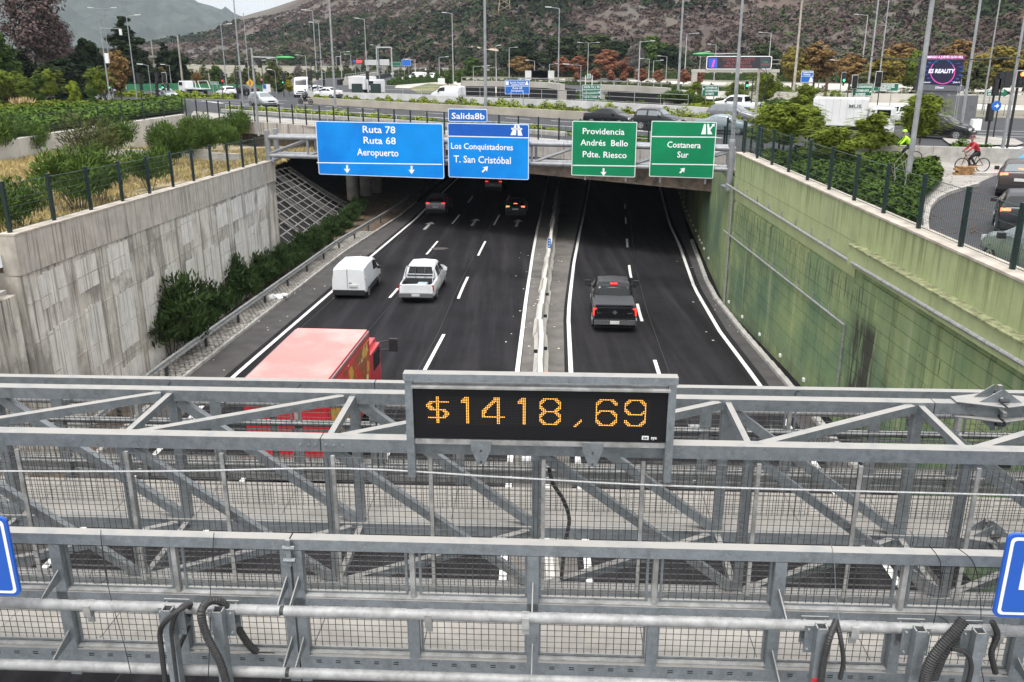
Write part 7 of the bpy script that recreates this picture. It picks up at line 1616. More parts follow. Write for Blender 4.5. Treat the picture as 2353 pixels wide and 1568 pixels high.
LP = [('street lamp at the far left edge with a short arm', (48, 231), (18, 70), .1, (1.2,)), ('double headed street lamp rising above the camera pole', (262, 222), (226, 20), .08, (1.4, -1.4)), ('slim street lamp before the tall conifer', (316, 239), (291, 37), .09, (1.1,)), ('short curved street lamp near the left traffic lights', (350, 233), (342, 150), .07, (-.8,)),
      ('street lamp left of the yellow diamond sign', (523, 222), (508, 57), .1, (1.0,)), ('very tall thin mast left of the yellow diamond sign', (559, 244), (531, 0), .1, ()), ('street mast beside the yellow diamond sign', (576, 224), (559, 30), .09, ()), ('street lamp behind the minibus with arm to the left', (731, 221), (719, 25), .1, (-1.0,)), ('second street lamp behind the minibus', (742, 212), (732, 53), .08, (-.9,)),
      ('very tall lamp mast standing on the planter wall right of the minibus', (771, 247), (757, 0), .13, ()), ('lamp post by the white lorry with a head to the left', (845, 206), (836, 44), .09, (-1.0,)), ('lamp post right of the white van cab', (1042, 208), (1039, 31), .09, (-1.0,)), ('big tall mast behind the small Salida sign', (1116, 260), (1112, 0), .17, ()), ('tall lamp post between the ramp bridge and green exit board', (1282, 236), (1284, 19), .1, (-1.1,)),
      ('double headed lamp post in front of the red trees', (1350, 182), (1349, 99), .1, (2.0, -2.0)), ('lamp post with arm to the right before the light green tree', (1466, 212), (1470, 96), .11, (1.7,)), ('big tall mast beside the runner hedge', (1556, 247), (1568, 0), .15, ()), ('lamp post left of the message sign with a head to the right', (1572, 192), (1577, 78), .11, (1.8,)), ('lamp post behind the message sign', (1640, 190), (1633, 103), .09, (-1.3,)), ('lamp post above the right of the message sign', (1762, 196), (1766, 76), .11, (-1.8,)),
      ('nearest big mast at the corner of the green wall', (1681, 336), (1704, 0), .11, ()), ('lamp post with head to the left behind the feathery trees', (1975, 200), (1990, 35), .11, (-1.8,)), ('tall mast right of the white box lorry', (1990, 240), (2024, 0), .13, ()), ('thinner tall mast behind the traffic light', (2014, 232), (2034, 0), .1, ()), ('very large silver mast in the ground cover', (2082, 440), (2140, 0), .13, ()), ('tall mast beside the black suv', (2204, 320), (2253, 0), .12, ()), ('slim tall mast behind the arrow board', (2256, 262), (2297, 0), .09, ()), ('tall mast on the traffic island at the right edge', (2302, 352), (2353, 30), .12, ()),
      ('lamp post left of the blue motorway sign', (1170, 184), (1170, 110), .1, (1.4,)), ('thin post with two white lanterns', (1140, 200), (1140, 106), .06, (.3,)), ('low street lamp right of the white hatchback', (636, 217), (632, 162), .06, (-.6,)), ('far lamp post behind the red trees', (1372, 176), (1370, 133), .09, (-1.8,)), ('far lamp post left of the red trees', (1088, 200), (1088, 153), .07, (2.4,)), ('far lamp post with arm to the left by the ramp', (1141, 196), (1139, 156), .07, (-2.0,)), ('tall thin lamp far left of the hill', (872, 190), (873, 105), .07, (-1.0,)), ('thin far lamp by the distant gantries', (808, 170), (806, 126), .08, (-1.4,)),
      ('lamp post with arm over the green exit board', (1333, 238), (1333, 150), .07, (-1.6,)), ('lamp post right of the silver hoarding', (2192, 300), (2198, 182), .05, ()), ('short lamp post by the wide verge', (2186, 308), (2196, 200), .05, ()), ('far lamp at left of the green hoarding', (395, 205), (378, 150), .06, (-.9,))]
for lb, ba, tp_, r, hh in LP: lamp_pole(lb, ba, tp_, r, hh, mat=pole_far if ba[1] < 215 else pole_m)
for k, (px, pb, pt) in enumerate(((470, 196, 150), (590, 196, 140), (706, 190, 128), (786, 186, 120), (955, 186, 138), (1010, 186, 132), (1228, 182, 140), (1262, 182, 148), (1490, 186, 136), (1500, 188, 140), (1530, 184, 130), (1606, 186, 120), (1905, 190, 128), (1880, 206, 132), (1930, 212, 140), (2120, 196, 130), (640, 190, 136))):
    lamp_pole('thin distant street lamp number '+ORD[k+1]+' behind the junction', (px, pb), (px, pt), .09, (1.5 if k % 2 else -1.5,), mat=pole_far, group='thin distant street lamps')
# pole with camera and white box
t, h = lamp_pole('tall grey pole with a dome camera arm and white box at left', (255, 244), (232, 65), .1, ())
m = MB().tube((0, 0, h), (2.3, 0, h-.05), .03, 6); m.tube((0, 0, h), (-.2, 0, h+1.0), .02, 5); m.build('camera_arm', pole_m, t); MB().tube((2.25, 0, h-.75), (2.25, 0, h-.1), .16, 10).build('dome_camera', white_m, t); MB().box((.3, 0, h*.62), (.4, .25, 1.1)).build('equipment_box', white_m, t)
# concrete utility poles
for lb, b_, tp_, r in (('concrete utility pole with a crossarm and round fittings', (360, 201), (346, 90), .16), ('thick concrete utility pole behind the flatbed truck', (421, 204), (406, 82), .2), ('big old concrete pole with hanging cables right of the message sign', (1822, 224), (1850, 0), .2), ('left leg of the twin concrete utility pole', (483, 203), (479, 158), .14), ('right leg of the twin concrete utility pole', (496, 203), (490, 157), .14)):
    p = G(*b_); h = Hat(p, *tp_) if tp_[1] > 1 else 15; t = thing('utility_pole', lb, 'utility pole', p); MB().poly([(0, 0, 0), (0, 0, h)], r, 8, r*.6).build('pole', cpole, t, smooth=True)
    if 'crossarm' in lb: MB().box((0, 0, h-1.5), (2.6, .12, .12)).build('crossarm', cpole, t); MB().tube((0, 0, h*.62), (0, 0, h*.66), .7, 10).build('cable_ring', galv_old, t)
    if 'twin' in lb and 'left' in lb: MB().box((.8, 0, h*.75), (2.0, .1, .1)).build('crossarm', cpole, t)
    if 'hanging' in lb:
        zc = Hat(p, 1846, 88); m = MB()
        for k in range(4): m.poly([(.2, -.1, zc+.2), (.35+.1*k, -.1, zc-1.2), (.2+.15*k, -.1, zc-2.6-.2*k), (.0, -.1, zc-2.4), (.1, -.1, zc-1.0)], .02, 4)
        m.build('cable_coil', black_m, t)
        a = Vector((p.x+.2, p.y-.1, p.z+zc)); e = G(2302, 352); e = Vector((e.x, e.y, ZS+Hat(e, 2330, 132))); pts = [a.lerp(e, k/14)-Vector((0, 0, 1.1*4*(k/14)*(1-k/14))) for k in range(15)]
        d2 = (e-a)*.25; pts += [e+d2*.5-Vector((0, 0, .3)), e+d2-Vector((0, 0, .2))]
        ct = thing('overhead_cable', 'black overhead cable from the old concrete pole to the right edge', 'cable', a); MB().poly(pts, .045, 5).build('cable', black_m, ct, world=True)
t = thing('cut_post', 'short rusty brown wooden post among the feathery trees', 'post', G(1764+125, 268)); h = Hat(G(1889, 268), 1884, 178); MB().poly([(0, 0, 0), (.15, 0, h)], .16, 8, .15).build('post', wood, t)
p = G(1734, 285); t = thing('utility_pole', 'wooden pole with looping black cables in front of the message sign', 'utility pole', p); h = Hat(p, 1742, 158); MB().poly([(0, 0, 0), (.0, 0, h)], .13, 8, .12).build('pole', cpole, t); MB().poly([(0, -.1, h), (.5, -.1, h+.1), (.8, -.1, h-.8), (.55, -.1, h-2.4), (.1, -.1, h-2.8)], .03, 5).poly([(.1, -.1, h), (.9, -.1, h-.6), (.35, -.1, h-3), (.35, -.1, .8)], .03, 5).build('loose_cable', black_m, t)
# green street lamps
for lb, b_, tp_, px_end, sgn in (('grey pole with long green lamp head reaching right over the bridge', (595, 313), (578, 110), 675, 1), ('grey pole with long green lamp head reaching left before the message sign', (1685, 322), (1703, 124), 1593, -1)):
    p = G(*b_, ZS); h = Hat(p, *tp_); t = thing('street_lamp', lb, 'street lamp', p); MB().poly([(0, 0, 0), (0, 0, h)], .1, 8, .07).build('pole', pole_m, t, smooth=True)
    py = 133 if sgn > 0 else 125; Lx = atY(px_end, py, p.y).x-p.x; za = Hat(p, px_end, py)
    MB().tube((0, 0, za+.05), (Lx*.6, 0, za), .045, 6).build('arm', pole_m, t)
    bm = bmesh.new(); bmesh.ops.create_uvsphere(bm, u_segments=12, v_segments=8, radius=1); m = MB(); m.v = [(Lx*.78+v.co.x*abs(Lx)*.24, v.co.y*.22, za+v.co.z*.12) for v in bm.verts]; m.f = [tuple(v.index for v in f.verts) for f in bm.faces]; bm.free(); m.build('lamp_head', green_head, t, smooth=True)
# ================================================================ TRAFFIC SIGNALS
lens_off = M('lens_dark', (.012, .012, .012), .4, 0, var=0); lit_g = M('lens_green', (.05, 1, .35), .4, 0, var=0, emit=3); lit_r = M('lens_red', (1, .04, .04), .4, 0, var=0, emit=3); lit_ra = M('lens_red_amber', (1, .16, .03), .4, 0, var=0, emit=4)
def sig_head(t, x, y, z, w, h, lit=None, which=0, facing=True, border=True):
    if border: MB().box((x, y+.03, z), (w*1.5, .03, h*1.12)).build('backboard', sign_w if facing else black_m, t)
    MB().box((x, y, z), (w*1.35, .05, h*1.06)).build('visor_board', black_m, t); ho = MB().box((x, y-.08, z), (w, .2, h)).build('signal_head', black_m, t)
    if facing:
        for k in range(3):
            zz = z+h/3*(1-k); MB().tube((x, y-.2, zz), (x, y-.18, zz), w*.38, 10).build('lens', (lit if (k == which and lit) else lens_off), ho)
            MB().poly([(x+w*.42*math.cos(a), y-.26, zz+w*.42*math.sin(a)) for a in np.linspace(0, math.pi, 7)], .02, 4).build('visor', black_m, ho)
def signal(label, base, top, heads, pr=.06, mat=None):
    p = G(*base); h = Hat(p, *top); t = thing('traffic_light', label, 'traffic light', p); MB().tube((0, 0, 0), (0, 0, h), pr, 8).build('pole', mat or black_m, t)
    k = FPX/(p.y*math.cos(PITCH)+6*math.sin(PITCH))
    for hd_ in heads:
        px, pt_, pb_2 = hd_[:3]; zt_, zb_2 = Hat(p, px, pt_), Hat(p, px, pb_2); x = atY(px, pt_, p.y).x-p.x
        sig_head(t, x, -.12, (zt_+zb_2)/2, (zt_-zb_2)/3.1*(hd_[6] if len(hd_) > 6 else 1), zt_-zb_2, *(hd_[3:6] if len(hd_) > 3 else (None, 0, False)))
    return t, h, p
signal('traffic light at the left camera pole glowing green', (260, 244), (256, 200), [(254, 200, 210, lit_g, 0, True)])
signal('traffic light pole with large dark backboard left of the motorbike', (327, 238), (320, 170), [(318, 170, 192), (325, 193, 206)])
signal('traffic light with dark heads beside the concrete pole', (366, 234), (361, 168), [(360, 168, 188), (360, 192, 208)])
signal('traffic light showing green beside the stopped silver car', (383, 233), (377, 168), [(377, 168, 190, None, 0, True), (375, 194, 208, lit_g, 1, True), (386, 194, 208)])
signal('traffic light with red pedestrian signal left of the white hatchback', (513, 229), (508, 165), [(508, 165, 182), (512, 184, 195, lit_r, 0, True)])
signal('traffic light with white edged board below the diamond sign', (549, 228), (545, 163), [(546, 164, 179, None, 0, True), (545, 182, 193)])
signal('traffic light with red signal by the white kiosk sign', (607, 220), (600, 150), [(602, 182, 193, lit_r, 0, True)])
signal('traffic light with green pedestrian signal left of the minibus', (653, 223), (650, 169), [(651, 169, 184), (651, 188, 196, lit_g, 0, True)])
signal('dark double traffic light right of the minibus', (745, 222), (743, 167), [(729, 168, 183), (744, 167, 182, None, 0, True), (744, 184, 196)])
signal('traffic light in front of the white box with bins', (849, 228), (846, 165), [(844, 165, 182)])
signal('traffic light showing green left of the green boards', (1952+-8, 250), (1953, 178), [(1939, 167, 188, lit_g, 2, True), (1937, 190, 197)])
signal('traffic light with white edge before the left green board', (1967-10, 250), (1965, 175), [(1965, 174, 203, None, 0, True)])
signal('traffic light with white edge right of the left green board', (2015, 249), (2018, 165), [(2020, 166, 199, None, 0, True)])
signal('green traffic light behind the green street lamp', (1724, 262), (1722, 176), [(1716, 187, 206, lit_g, 1, True)])
signal('cluster of dark traffic light heads on the black pole by the red cyclist', (2262, 352), (2298, 170), [(2290, 181, 218), (2299, 168, 204), (2276, 240, 277), (2311, 167, 200)], .07)
signal('slim black pole with rear facing signal heads', (2282, 316), (2306, 168), [(2318, 165, 200)], .05)
signal('large traffic light with glowing red amber lamp at the right edge', (2312, 352), (2345, 160), [(2345, 164, 200, lit_ra, 0, True, 1.15)], .08)
for lb, base, x0, x1, yy_, heads in (('black mast arm signal over the left junction', (531, 243), 546, 602, 140, [(566, 143, 156, None, 0, True), (596, 138, 155)]), ('black mast arm signal curving over beside the minibus', (719, 224), 719, 766, 136, [(777, 131, 150, None, 0, True), (712, 164, 184)])):
    p = G(*((546, 228) if 'left' in lb else base)); t = thing('mast_arm_signal', lb, 'traffic light', p); h = Hat(p, x0, yy_); xe = atY(x1, yy_, p.y).x-p.x
    MB().poly([(0, 0, 0), (0, 0, h-1.2), (.15, 0, h-.5), (.7, 0, h-.08), (1.3, 0, h), (xe, 0, h)], .07, 7).build('mast', black_m, t)
    for hd_ in heads:
        zt_, zb_2 = Hat(p, hd_[0], hd_[1]), Hat(p, hd_[0], hd_[2]); x = atY(hd_[0], hd_[1], p.y).x-p.x; sig_head(t, x, -.1, (zt_+zb_2)/2, (zt_-zb_2)/2.8, zt_-zb_2, *(hd_[3:6] if len(hd_) > 3 else (None, 0, False)))
# ================================================================ STREET BOARDS, SCREENS
def board(name, label, base, box, mat, legs=(.25, .75), leg_m=None, yaw=0, **k):
    p = G(*base); pl = Plane(p, (math.cos(yaw), math.sin(yaw))); b = Board(name, label, pl, box, mat, **k)
    for f in legs: x = b.x0+(b.x1-b.x0)*f-b.o.x; MB().tube((x, .08, ZS-b.zb), (x, .08, b.h*.6), .06, 6).build('leg', leg_m or pole_m, b.t)
    return b
gk = dict(round_=.06, bw=.05)
green2 = M('sign_green_dull', (.004, .13, .07), .5, 0, var=.05); blue2 = M('sign_blue_small', (.01, .13, .5), .5, 0, var=.05)
b = board('motorway_sign', 'blue motorway board Entrada Autopista Costanera Norte Ruta 68 Aeropuerto', (1215, 246), (1160, 184, 1217, 217), blue2, **gk)
b.txt('Entrada Autopista', 1172, 1206, 192, 5); b.txt('Costanera Norte', 1174, 1205, 197, 5); b.line((1161, 198), (1216, 198), 1); b.txt('Ruta 68', 1178, 1200, 205, 5); b.txt('Aeropuerto', 1174, 1203, 211, 5); b.arrow(1174, 214, 4); b.arrow(1202, 214, 4); b.poly('symbol', [(1162, 187), (1169, 187), (1169, 196), (1162, 196)]); b.poly('symbol', [(1209, 187), (1212, 187), (1215, 196), (1206, 196)])
b = board('exit_board', 'green exit board Salida 5a y 5b beside the ramp bridge', (1360, 240), (1338, 195, 1381, 230), green2, **gk)
b.txt('Salida 5a y 6b', 1341, 1378, 202, 5); b.line((1339, 205), (1380, 205), 1); b.txt('Los Conquistadores', 1340, 1374, 216, 4.5); b.txt('Tunel San Cristobal', 1340, 1372, 225, 4.5); b.arrow(1377, 213, 6, 180); b.arrow(1377, 222, 6, 135)
b = board('street_board', 'green board Costanera Sur Costanera Norte al Oriente behind the runner', (1630, 246), (1614, 196, 1652, 222), green2, **gk)
b.txt('COSTANERA SUR', 1621, 1648, 204, 4.5, bold=.03); b.txt('COSTANERA NORTE', 1621, 1651, 211, 4.5, bold=.03); b.txt('AL ORIENTE', 1620, 1640, 218, 4.5, bold=.03); b.arrow(1617, 205, 6, 180)
b = board('street_board', 'green board Los Conquistadores Costanera Norte al Poniente at right', (1985, 250), (1961, 193, 2006, 221), green2, **gk)
b.txt('LOS CONQUISTADORES', 1966, 2003, 202, 5, bold=.03); b.txt('COSTANERA NORTE', 1966, 1996, 211, 5, bold=.03); b.txt('AL PONIENTE', 1965, 1988, 219, 5, bold=.03); b.arrow(2000, 211, 6, 135)
b = board('street_board', 'second green board Conquistadores behind the traffic light at right', (2036, 246), (2008, 192, 2066, 210), green2, **gk)
b.txt('CONQUISTADORES', 2024, 2055, 198, 4, bold=.03); b.txt('TUNEL SAN CRISTOBAL', 2018, 2056, 202, 3.4, bold=.03); b.txt('COSTANERA NORTE', 2018, 2046, 206, 3.4, bold=.03); b.txt('PONIENTE', 2020, 2037, 209.3, 3, bold=.03)
b = board('street_board', 'green arrow board Centro at the far right', (2300, 250), (2268, 206, 2310, 222), green2, **gk); b.txt('AV ANDRES BELLO', 2270, 2306, 212, 4.5, bold=.03); b.txt('CENTRO', 2270, 2292, 219, 4.5, bold=.03)
b.poly('arrow_tip', [(2306, 204), (2322, 214), (2306, 224)], green2); b.poly('arrow_edge', [(2308, 206), (2312, 206), (2321, 214), (2312, 222), (2308, 222), (2316, 214)])
b = board('street_board', 'small blue board Costanera Norte Poniente behind the rusty post', (1862, 250), (1842, 163, 1870, 190), blue2, legs=(.5,), **gk); b.txt('Costanera Norte', 1844, 1868, 168, 4, bold=.03); b.txt('Poniente', 1846, 1862, 173, 4, bold=.03); b.line((1843, 175), (1869, 175), 1); b.poly('symbol', [(1862, 178), (1865, 178), (1868, 189), (1858, 189)])
board('street_board', 'small green board half hidden behind the feathery trees', (1758, 250), (1752, 192, 1764, 207), green2, legs=(.5,), **gk)
b = board('street_board', 'small green street name board left of the white hatchback', (492, 214), (483, 188, 502, 195), green2, **gk); b.txt('STA MARIA', 485, 500, 193, 3)
b = board('small_board', 'tiny green and white board on white posts in front of the red trees', (1350+110, 205), (1350, 118, 1358, 118.5), green2) if False else None
b = board('small_board', 'small pale green board on white frame above the exit board', (1352, 236), (1349, 170, 1358, 180), M('pale_green_board', (.2, .35, .28), .6, 0, var=0), leg_m=white_m, legs=(-.35, 1.35), **gk)
for lb, base, box, mt in (('distant green motorway board', (910, 178), (898, 143, 921, 152), green2), ('distant blue motorway board', (934, 178), (923, 137, 944, 152), blue2), ('distant white motorway board left', (860, 178), (838, 138, 868, 150), M('board_back', (.5, .5, .5), .6, 0, var=.05)), ('distant white motorway board right', (885, 178), (872, 137, 894, 150), M('board_back', (.5, .5, .5)))): board('motorway_sign', lb, base, box, mt, **gk)
b = board('message_sign', 'distant message sign with blue symbol and red letters', (822, 182), (809, 137, 833, 145), black_m, border=False); b.poly('symbol', [(811, 138.5), (817, 138.5), (817, 143.5), (811, 143.5)], blue2); b.txt('DESVIO', 819, 832, 144, 5, lit_r, .04)
board('blank_board', 'small blank white board on the far grass slope', (1014, 200), (1006, 180, 1022, 194), white_m, border=False)
# distant sign portal
p0, p1 = G(868, 184), G(902, 184); t = thing('motorway_portal', 'distant steel portal spanning the motorway ramp', 'gantry', p0); hp_ = 7; MB().tube((p0.x, p0.y, ZS), (p0.x, p0.y, ZS+hp_), .15, 6).tube((p1.x, p1.y, ZS), (p1.x, p1.y, ZS+hp_), .15, 6).tube((p0.x, p0.y, ZS+hp_), (p1.x, p1.y, ZS+hp_), .15, 6).build('frame', pole_far, t, world=True)
p0, p1 = G(1195, 196), G(1262, 196); t = thing('motorway_portal', 'grey steel portal with three panels behind the blue motorway board', 'gantry', p0); hp_ = Hat(p0, 1200, 181); m = MB()
for dz in (0, -.9): m.tube((p0.x, p0.y, ZS+hp_+dz), (p1.x, p1.y, ZS+hp_+dz), .14, 6)
m.tube((p0.x, p0.y, ZS), (p0.x, p0.y, ZS+hp_), .2, 6); m.tube((p1.x, p1.y, ZS), (p1.x, p1.y, ZS+hp_), .2, 6); m.build('frame', pole_far, t, world=True)
for k in range(3): c = p0.lerp(p1, .1+.21*k); MB().box((c.x+2, c.y, ZS+hp_+.6), (3.2, .2, 1.7)).build('panel', M('board_back', (.5, .5, .5)), t, world=True)
# yellow diamond and grey diamonds
for lb, base, c, s_, mt in (('yellow diamond warning sign in the left junction', (578, 222), (575, 191), 9, M('sign_yellow', (.75, .38, .01), .5, 0, var=0)), ('grey back of a diamond warning sign left of the minibus', (678, 216), (679, 193), 14, galv_old)):
    p = G(*base); pl = Plane(p, (1, 0)); x, z = pl.q(*c); k = FPX/p.y; h = s_/k*1.05; t = thing('warning_sign', lb, 'sign', p); x = 0; z -= ZS
    MB().plate([(x-h/1, -.06, z), (x, -.06, z+h), (x+h, -.06, z), (x, -.06, z-h)], (0, 1, 0), .03).build('plate', mt, t); MB().tube((0, 0, 0), (0, 0, z+h), .035, 6).build('pole', pole_m, t)
    if 'yellow' in lb: MB().box((x, -.08, z), (h*.2, .01, h*.8)).build('symbol', black_m, t)
# blue kiosk sign and round blue sign, cabinets, hoarding
p = G(614, 220); t = thing('totem_sign', 'small white and blue information panel beside the red signal', 'sign', p); h = Hat(p, 612, 194); MB().box((0, 0, h*.65), (1.1, .15, h*.7)).build('panel', white_m, t); MB().box((-.25, -.09, h*.8), (.45, .02, .6)).build('symbol', blue2, t); MB().box((.1, 0, h*.15), (.3, .1, h*.3)).build('leg', pole_m, t)
p = G(2262, 352); hz_ = Hat(p, 2277, 243); t = thing('round_sign', 'round blue arrow sign on the black signal pole', 'sign', (p.x+.1, p.y-.3, ZS+hz_)); MB().disc((0, 0, 0), .3, 'y', 18, .02).build('plate', blue2, t); MB().disc((0, -.012, 0), .26, 'y', 18, .004).build('field', blue2, t); MB().plate([(-.16, -.02, -.03), (.02, -.02, .06), (.02, -.02, .14), (.17, -.02, 0), (.02, -.02, -.14), (.02, -.02, -.06)], (0, 1, 0), .004).build('arrow', sign_w, t)
p = G(2230, 322); t = thing('control_cabinet', 'white cabinet on a black post at the traffic island', 'cabinet', p); h = Hat(p, 2238, 274); h2 = Hat(p, 2238, 300); bevbox((.2, 0, (h+h2)/2), (.65, .45, h-h2), .03).build('box', white_m, t); MB().tube((.15, 0, 0), (.2, 0, h2), .08, 8).build('post', black_m, t)
p = G(2186, 290); t = thing('hoarding', 'dark grey board shelter between the billboard and the tall mast', 'hoarding', p); h = Hat(p, 2190, 216); MB().box((.6, 0, h*.55), (2.6, .15, h*.8)).build('panel', M('hoarding_grey', (.14, .145, .15), .6, 0, var=.1), t)
for x in (-.6, 1.8): MB().tube((x, 0, 0), (x, 0, h), .06, 6).build('post', pole_m, t)
# LED billboard
p = G(2166, 262); pl = Plane(p, (math.cos(-.06), math.sin(-.06)))
bb_ = Board('led_billboard', 'led billboard showing ES REALITY with a pink ring on a grey pedestal', pl, (2120, 127, 2217, 208), M('screen_navy', (.006, .006, .03), .4, 0, var=0, emit=.25), border=False, thick=.8, round_=.05, cat='billboard')
SCR = lambda nm, c, e: M(nm, c, .4, 0, var=0, emit=e)
mg, pk_m, wt, bl = SCR('screen_magenta', (.25, .01, .13), .5), SCR('screen_pink', (.6, .05, .32), .5), SCR('screen_white', (.6, .6, .75), .4), SCR('screen_blue', (.02, .08, .4), .5)
bb_.poly('casing', [(2117, 194), (2216, 198), (2215, 210), (2117, 208)], M('casing_grey', (.13, .135, .15), .5, 0, var=.05), dy=.05)
bb_.poly('banner', [(2121, 127.5), (2216, 127.5), (2216, 136), (2121, 136)], mg); bb_.txt('DOMINGO A JUEVES 22:30 HRS.', 2122, 2213, 134, 5.4, wt, .03, .01)
for k in range(9):
    a = -1.4+k*.35; bb_.poly('beam', [(2168+34*math.cos(a), 163+26*math.sin(a)), (2168+47*math.cos(a), 163+28*math.sin(a)), (2168+47*math.cos(a+.09), 163+29*math.sin(a+.09))], bl, .002)
    a = a+math.pi; bb_.poly('beam', [(2168+34*math.cos(a), 163+26*math.sin(a)), (2168+47*math.cos(a), 163+28*math.sin(a)), (2168+47*math.cos(a+.09), 163+29*math.sin(a+.09))], bl, .002)
def ringp(cx, cy, r0, r1, a0, a1, mat, dy):
    A_ = np.linspace(a0, a1, 24)
    for i in range(23): bb_.poly('ring_piece', [(cx+r0*math.cos(A_[i]), cy+r0*math.sin(A_[i])), (cx+r1*math.cos(A_[i]), cy+r1*math.sin(A_[i])), (cx+r1*math.cos(A_[i+1]), cy+r1*math.sin(A_[i+1])), (cx+r0*math.cos(A_[i+1]), cy+r0*math.sin(A_[i+1]))], mat, dy)
ringp(2166, 165, 27, 28.7, -.6, 3.8, pk_m, .005); ringp(2166, 165, 27, 28.6, 3.8, 5.7, bl, .005)
bb_.txt('ES REALITY', 2133, 2194, 168, 9, wt, .04, .012, .12); bb_.txt('chilevisión', 2122, 2138, 191, 3.5, wt, .02, .012); bb_.txt('pluto tv', 2190, 2206, 191, 4, wt, .02, .012); bb_.txt('JCDecaux', 2148, 2168, 203.5, 4.5, wt, .03, .06)
zp = bb_.zb-ZS; MB().prism([(-1.35, .1), (1.35, .1), (1.35, .9), (-1.35, .9)], -zp, -zp*.38).build('pedestal', M('casing_grey', (.13, .135, .15)), bb_.t); m = MB(); m.add([(-1.35, .1, -zp*.38), (1.35, .1, -zp*.38), (1.35, .9, -zp*.38), (-1.35, .9, -zp*.38), (-2.0, .1, 0), (2.4, .1, 0), (2.4, .9, 0), (-2.0, .9, 0)], [(0, 1, 2, 3), (4, 5, 6, 7), (0, 1, 5, 4), (1, 2, 6, 5), (2, 3, 7, 6), (3, 0, 4, 7)]); m.build('pedestal_head', M('casing_grey', (.13, .135, .15)), bb_.t)
# message sign (VMS) on portal
p = G(1560, 214); pl = Plane(p, (1, 0)); v = Board('message_sign', 'wide dark message sign Costanera Norte al Poniente pista derecha in dim red letters', pl, (1624, 129, 1775, 160), M('vms_black', (.015, .016, .022), .5, 0, var=0), thick=.6, round_=.3, bw=.12, cat='message sign')
dim_r = M('dim_red_led', (.25, .05, .055), .5, 0, var=0, emit=.12)
v.poly('symbol_field', [(1628, 134), (1648, 134), (1648, 156), (1628, 156)], SCR('vms_blue', (.02, .07, .4), .4)); v.txt('i', 1635, 1642, 154, 17, pk_m, .05, .01, .2)
v.txt('COSTANERA NORTE', 1660, 1734, 139.5, 6, dim_r, .01); v.txt('AL PONIENTE', 1669, 1724, 147.5, 6, dim_r, .01); v.txt('PISTA DERECHA', 1664, 1728, 155.5, 6, dim_r, .01); v.poly('panel', [(1747, 133), (1770, 134), (1770, 156), (1747, 156)], M('vms_panel', (.035, .05, .055), .5, 0, var=0)); v.txt('TUNEL', 1754, 1764, 145, 3.5, M('dim_green_led', (.02, .2, .1), .5, 0, var=0, emit=.4), .02, .008); v.txt('DESPEJADO', 1749, 1769, 150, 3.5, dim_r, .02, .008)
zt_ = v.zb-ZS; x0_, x1_ = pl.q(1590, 166)[0]-v.o.x, pl.q(1792, 166)[0]-v.o.x
MB().box(((x0_+x1_)/2, .4, -.2), (x1_-x0_, .5, .45)).build('portal_beam', far_conc, v.t); MB().box((x0_+.5, .5, -zt_/2-.3), (.8, .6, zt_-.2)).build('portal_leg', far_conc, v.t); MB().box((x1_-.8, .5, -zt_/2-.3), (.8, .6, zt_-.2)).build('portal_leg', far_conc, v.t)
m = MB()
for z in (.6, 1.2): m.tube((x1_-3.5, .3, z-.2+.4), (x1_, .3, z-.2+.4), .05, 5)
m.build('handrail', galv_old, v.t)
# lattice tower on the hill
p = None; H3 = HV.reshape(-1, nr, 3); col = H3[int((1277-1080+900)/(4200/259))] if False else H3[min(258, int((1173+900)/(4200/259)))]
for q_ in col:
    if q_[2] >= elev_z(1173, 32, math.hypot(q_[0], q_[1])): p = q_; break
if p is not None:
    t = thing('pylon', 'pale steel lattice pylon standing on the hillside at the top', 'pylon', Vector(p)); m = MB(); Hh = 22
    for sx in (-1, 1):
        for sy in (-1, 1): m.tube((sx*3, sy*3, -2), (sx*.7, sy*.7, Hh), .14, 4)
    for k in range(8):
        z0, z1 = k*Hh/8, (k+1)*Hh/8; w0, w1 = 3-2.3*z0/Hh, 3-2.3*z1/Hh
        for sx in (-1, 1): m.tube((-w0*sx, -w0, z0), (w1*sx, -w1, z1), .08, 4); m.tube((-w0, w0*sx, z0), (-w1, -w1*sx, z1), .08, 4)
    m.build('lattice', M('pylon_tan', (.4, .3, .2), .7, 0, var=0), t)
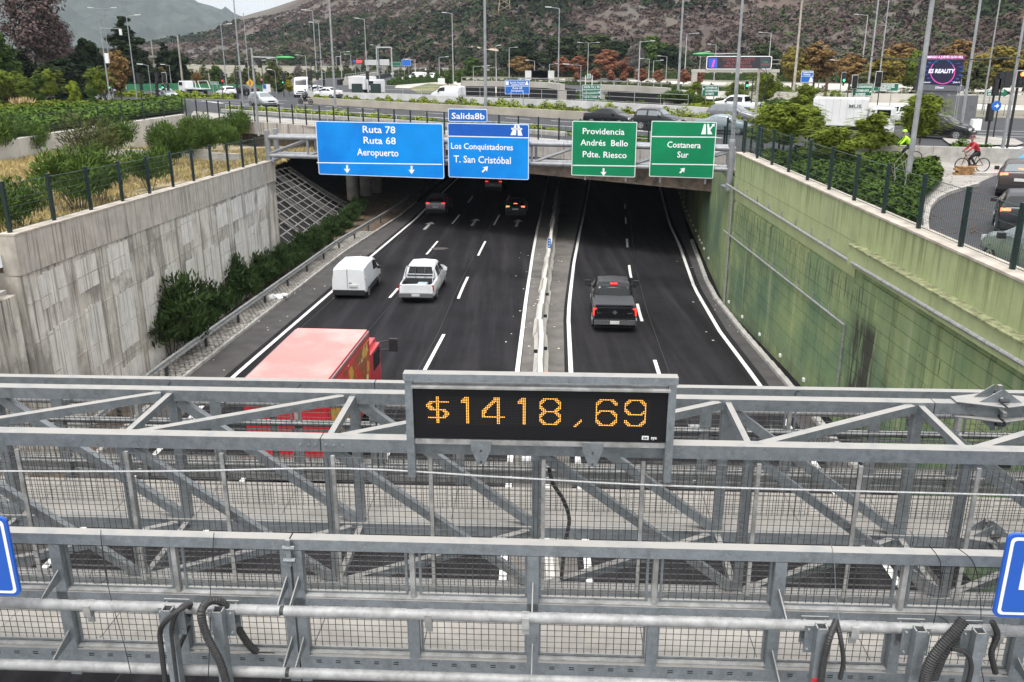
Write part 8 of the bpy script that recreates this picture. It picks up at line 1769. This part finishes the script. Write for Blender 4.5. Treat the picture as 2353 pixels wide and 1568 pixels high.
# small things: brick base, kerb stones, person-like bins, leaves
p = G(2213, 402); t = thing('brick_block', 'block of yellow brown bricks at the edge of the ground cover', 'brick block', p)
bk = [M('brick_tan', (.36, .2, .08), .9, 0, var=.15, scale=6), M('brick_brown', (.27, .14, .06), .9, 0, var=.15, scale=6)]
for j in range(4):
    for k in range(4): MB().box((-.36+k*.24+(.12 if j % 2 else 0), 0, .06+j*.11), (.225, .34, .095)).build('brick', bk[(j+k) % 2], t)
MB().box((1.0, -.1, .07), (1.2, .6, .14)).build('slab', conc, t)
kerb_pts = [(2128, 545), (2126, 512), (2133, 482), (2150, 462), (2177, 448), (2212, 437), (2247, 428)]
P = [G(*q_) for q_ in kerb_pts]; t = thing('kerb', 'curved concrete kerb between ground cover and the queue of cars', 'kerb', P[0])
for a, b in zip(P, P[1:]):
    n = max(1, int((b-a).length/.9))
    for k in range(n): q0, q1 = a.lerp(b, k/n), a.lerp(b, (k+.985)/n); MB().beam((q0.x, q0.y, ZS+.08), (q1.x, q1.y, ZS+.08), .18, .16).build('kerb_stone', conc, t, world=True)
lf = random.Random(8); m = MB()
for k in range(170):
    q_ = G(lf.uniform(2120, 2270), lf.uniform(402, 540)); m.box((q_.x+lf.uniform(-.5, .5), q_.y, ZS+.03), (lf.uniform(.04, .1), lf.uniform(.04, .09), .01), rz=lf.random()*3)
for k in range(260):
    Y = lf.uniform(28, 62); x = xCob(Y)-lf.uniform(-.1, 1.2); m.box((x, Y, zr(Y)+.14), (lf.uniform(.05, .14), lf.uniform(.04, .1), .015), rz=lf.random()*3)
m.build('fallen_leaves', M('leaf_litter', (.2, .12, .07), .9, 0, var=.25, scale=9), kind='stuff')
pu = G(2376, 385); tag(MB().add([(-1.0, -.8, 0), (1.0, -.8, 0), (1.0, .8, 0), (-1.0, .8, 0), (0, 0, 1.3)], [(0, 1, 4), (1, 2, 4), (2, 3, 4), (3, 0, 4), (0, 1, 2, 3)]).build('tarpaulin_tent', M('tarp_blue', (.08, .33, .5), .7, 0, var=.05)), 'light blue tarpaulin corner at the right picture edge', 'tarpaulin').location = pu
# ================================================================ HAZE
hz = MB().box((0, 1750, 272), (8000, 4300, 550)).build('haze', M('haze_dummy', (1, 1, 1), 1, 0, var=0), kind='stuff')
hm_ = bpy.data.materials.new('haze_volume'); hm_.use_nodes = True; hn = hm_.node_tree.nodes; hn.remove(hn['Principled BSDF']); pv = hn.new('ShaderNodeVolumePrincipled')
pv.inputs['Color'].default_value = (.72, .84, .98, 1); pv.inputs['Density'].default_value = .00008; pv.inputs['Anisotropy'].default_value = 0
hm_.node_tree.links.new(pv.outputs[0], hn['Material Output'].inputs['Volume']); hz.data.materials.clear(); hz.data.materials.append(hm_)
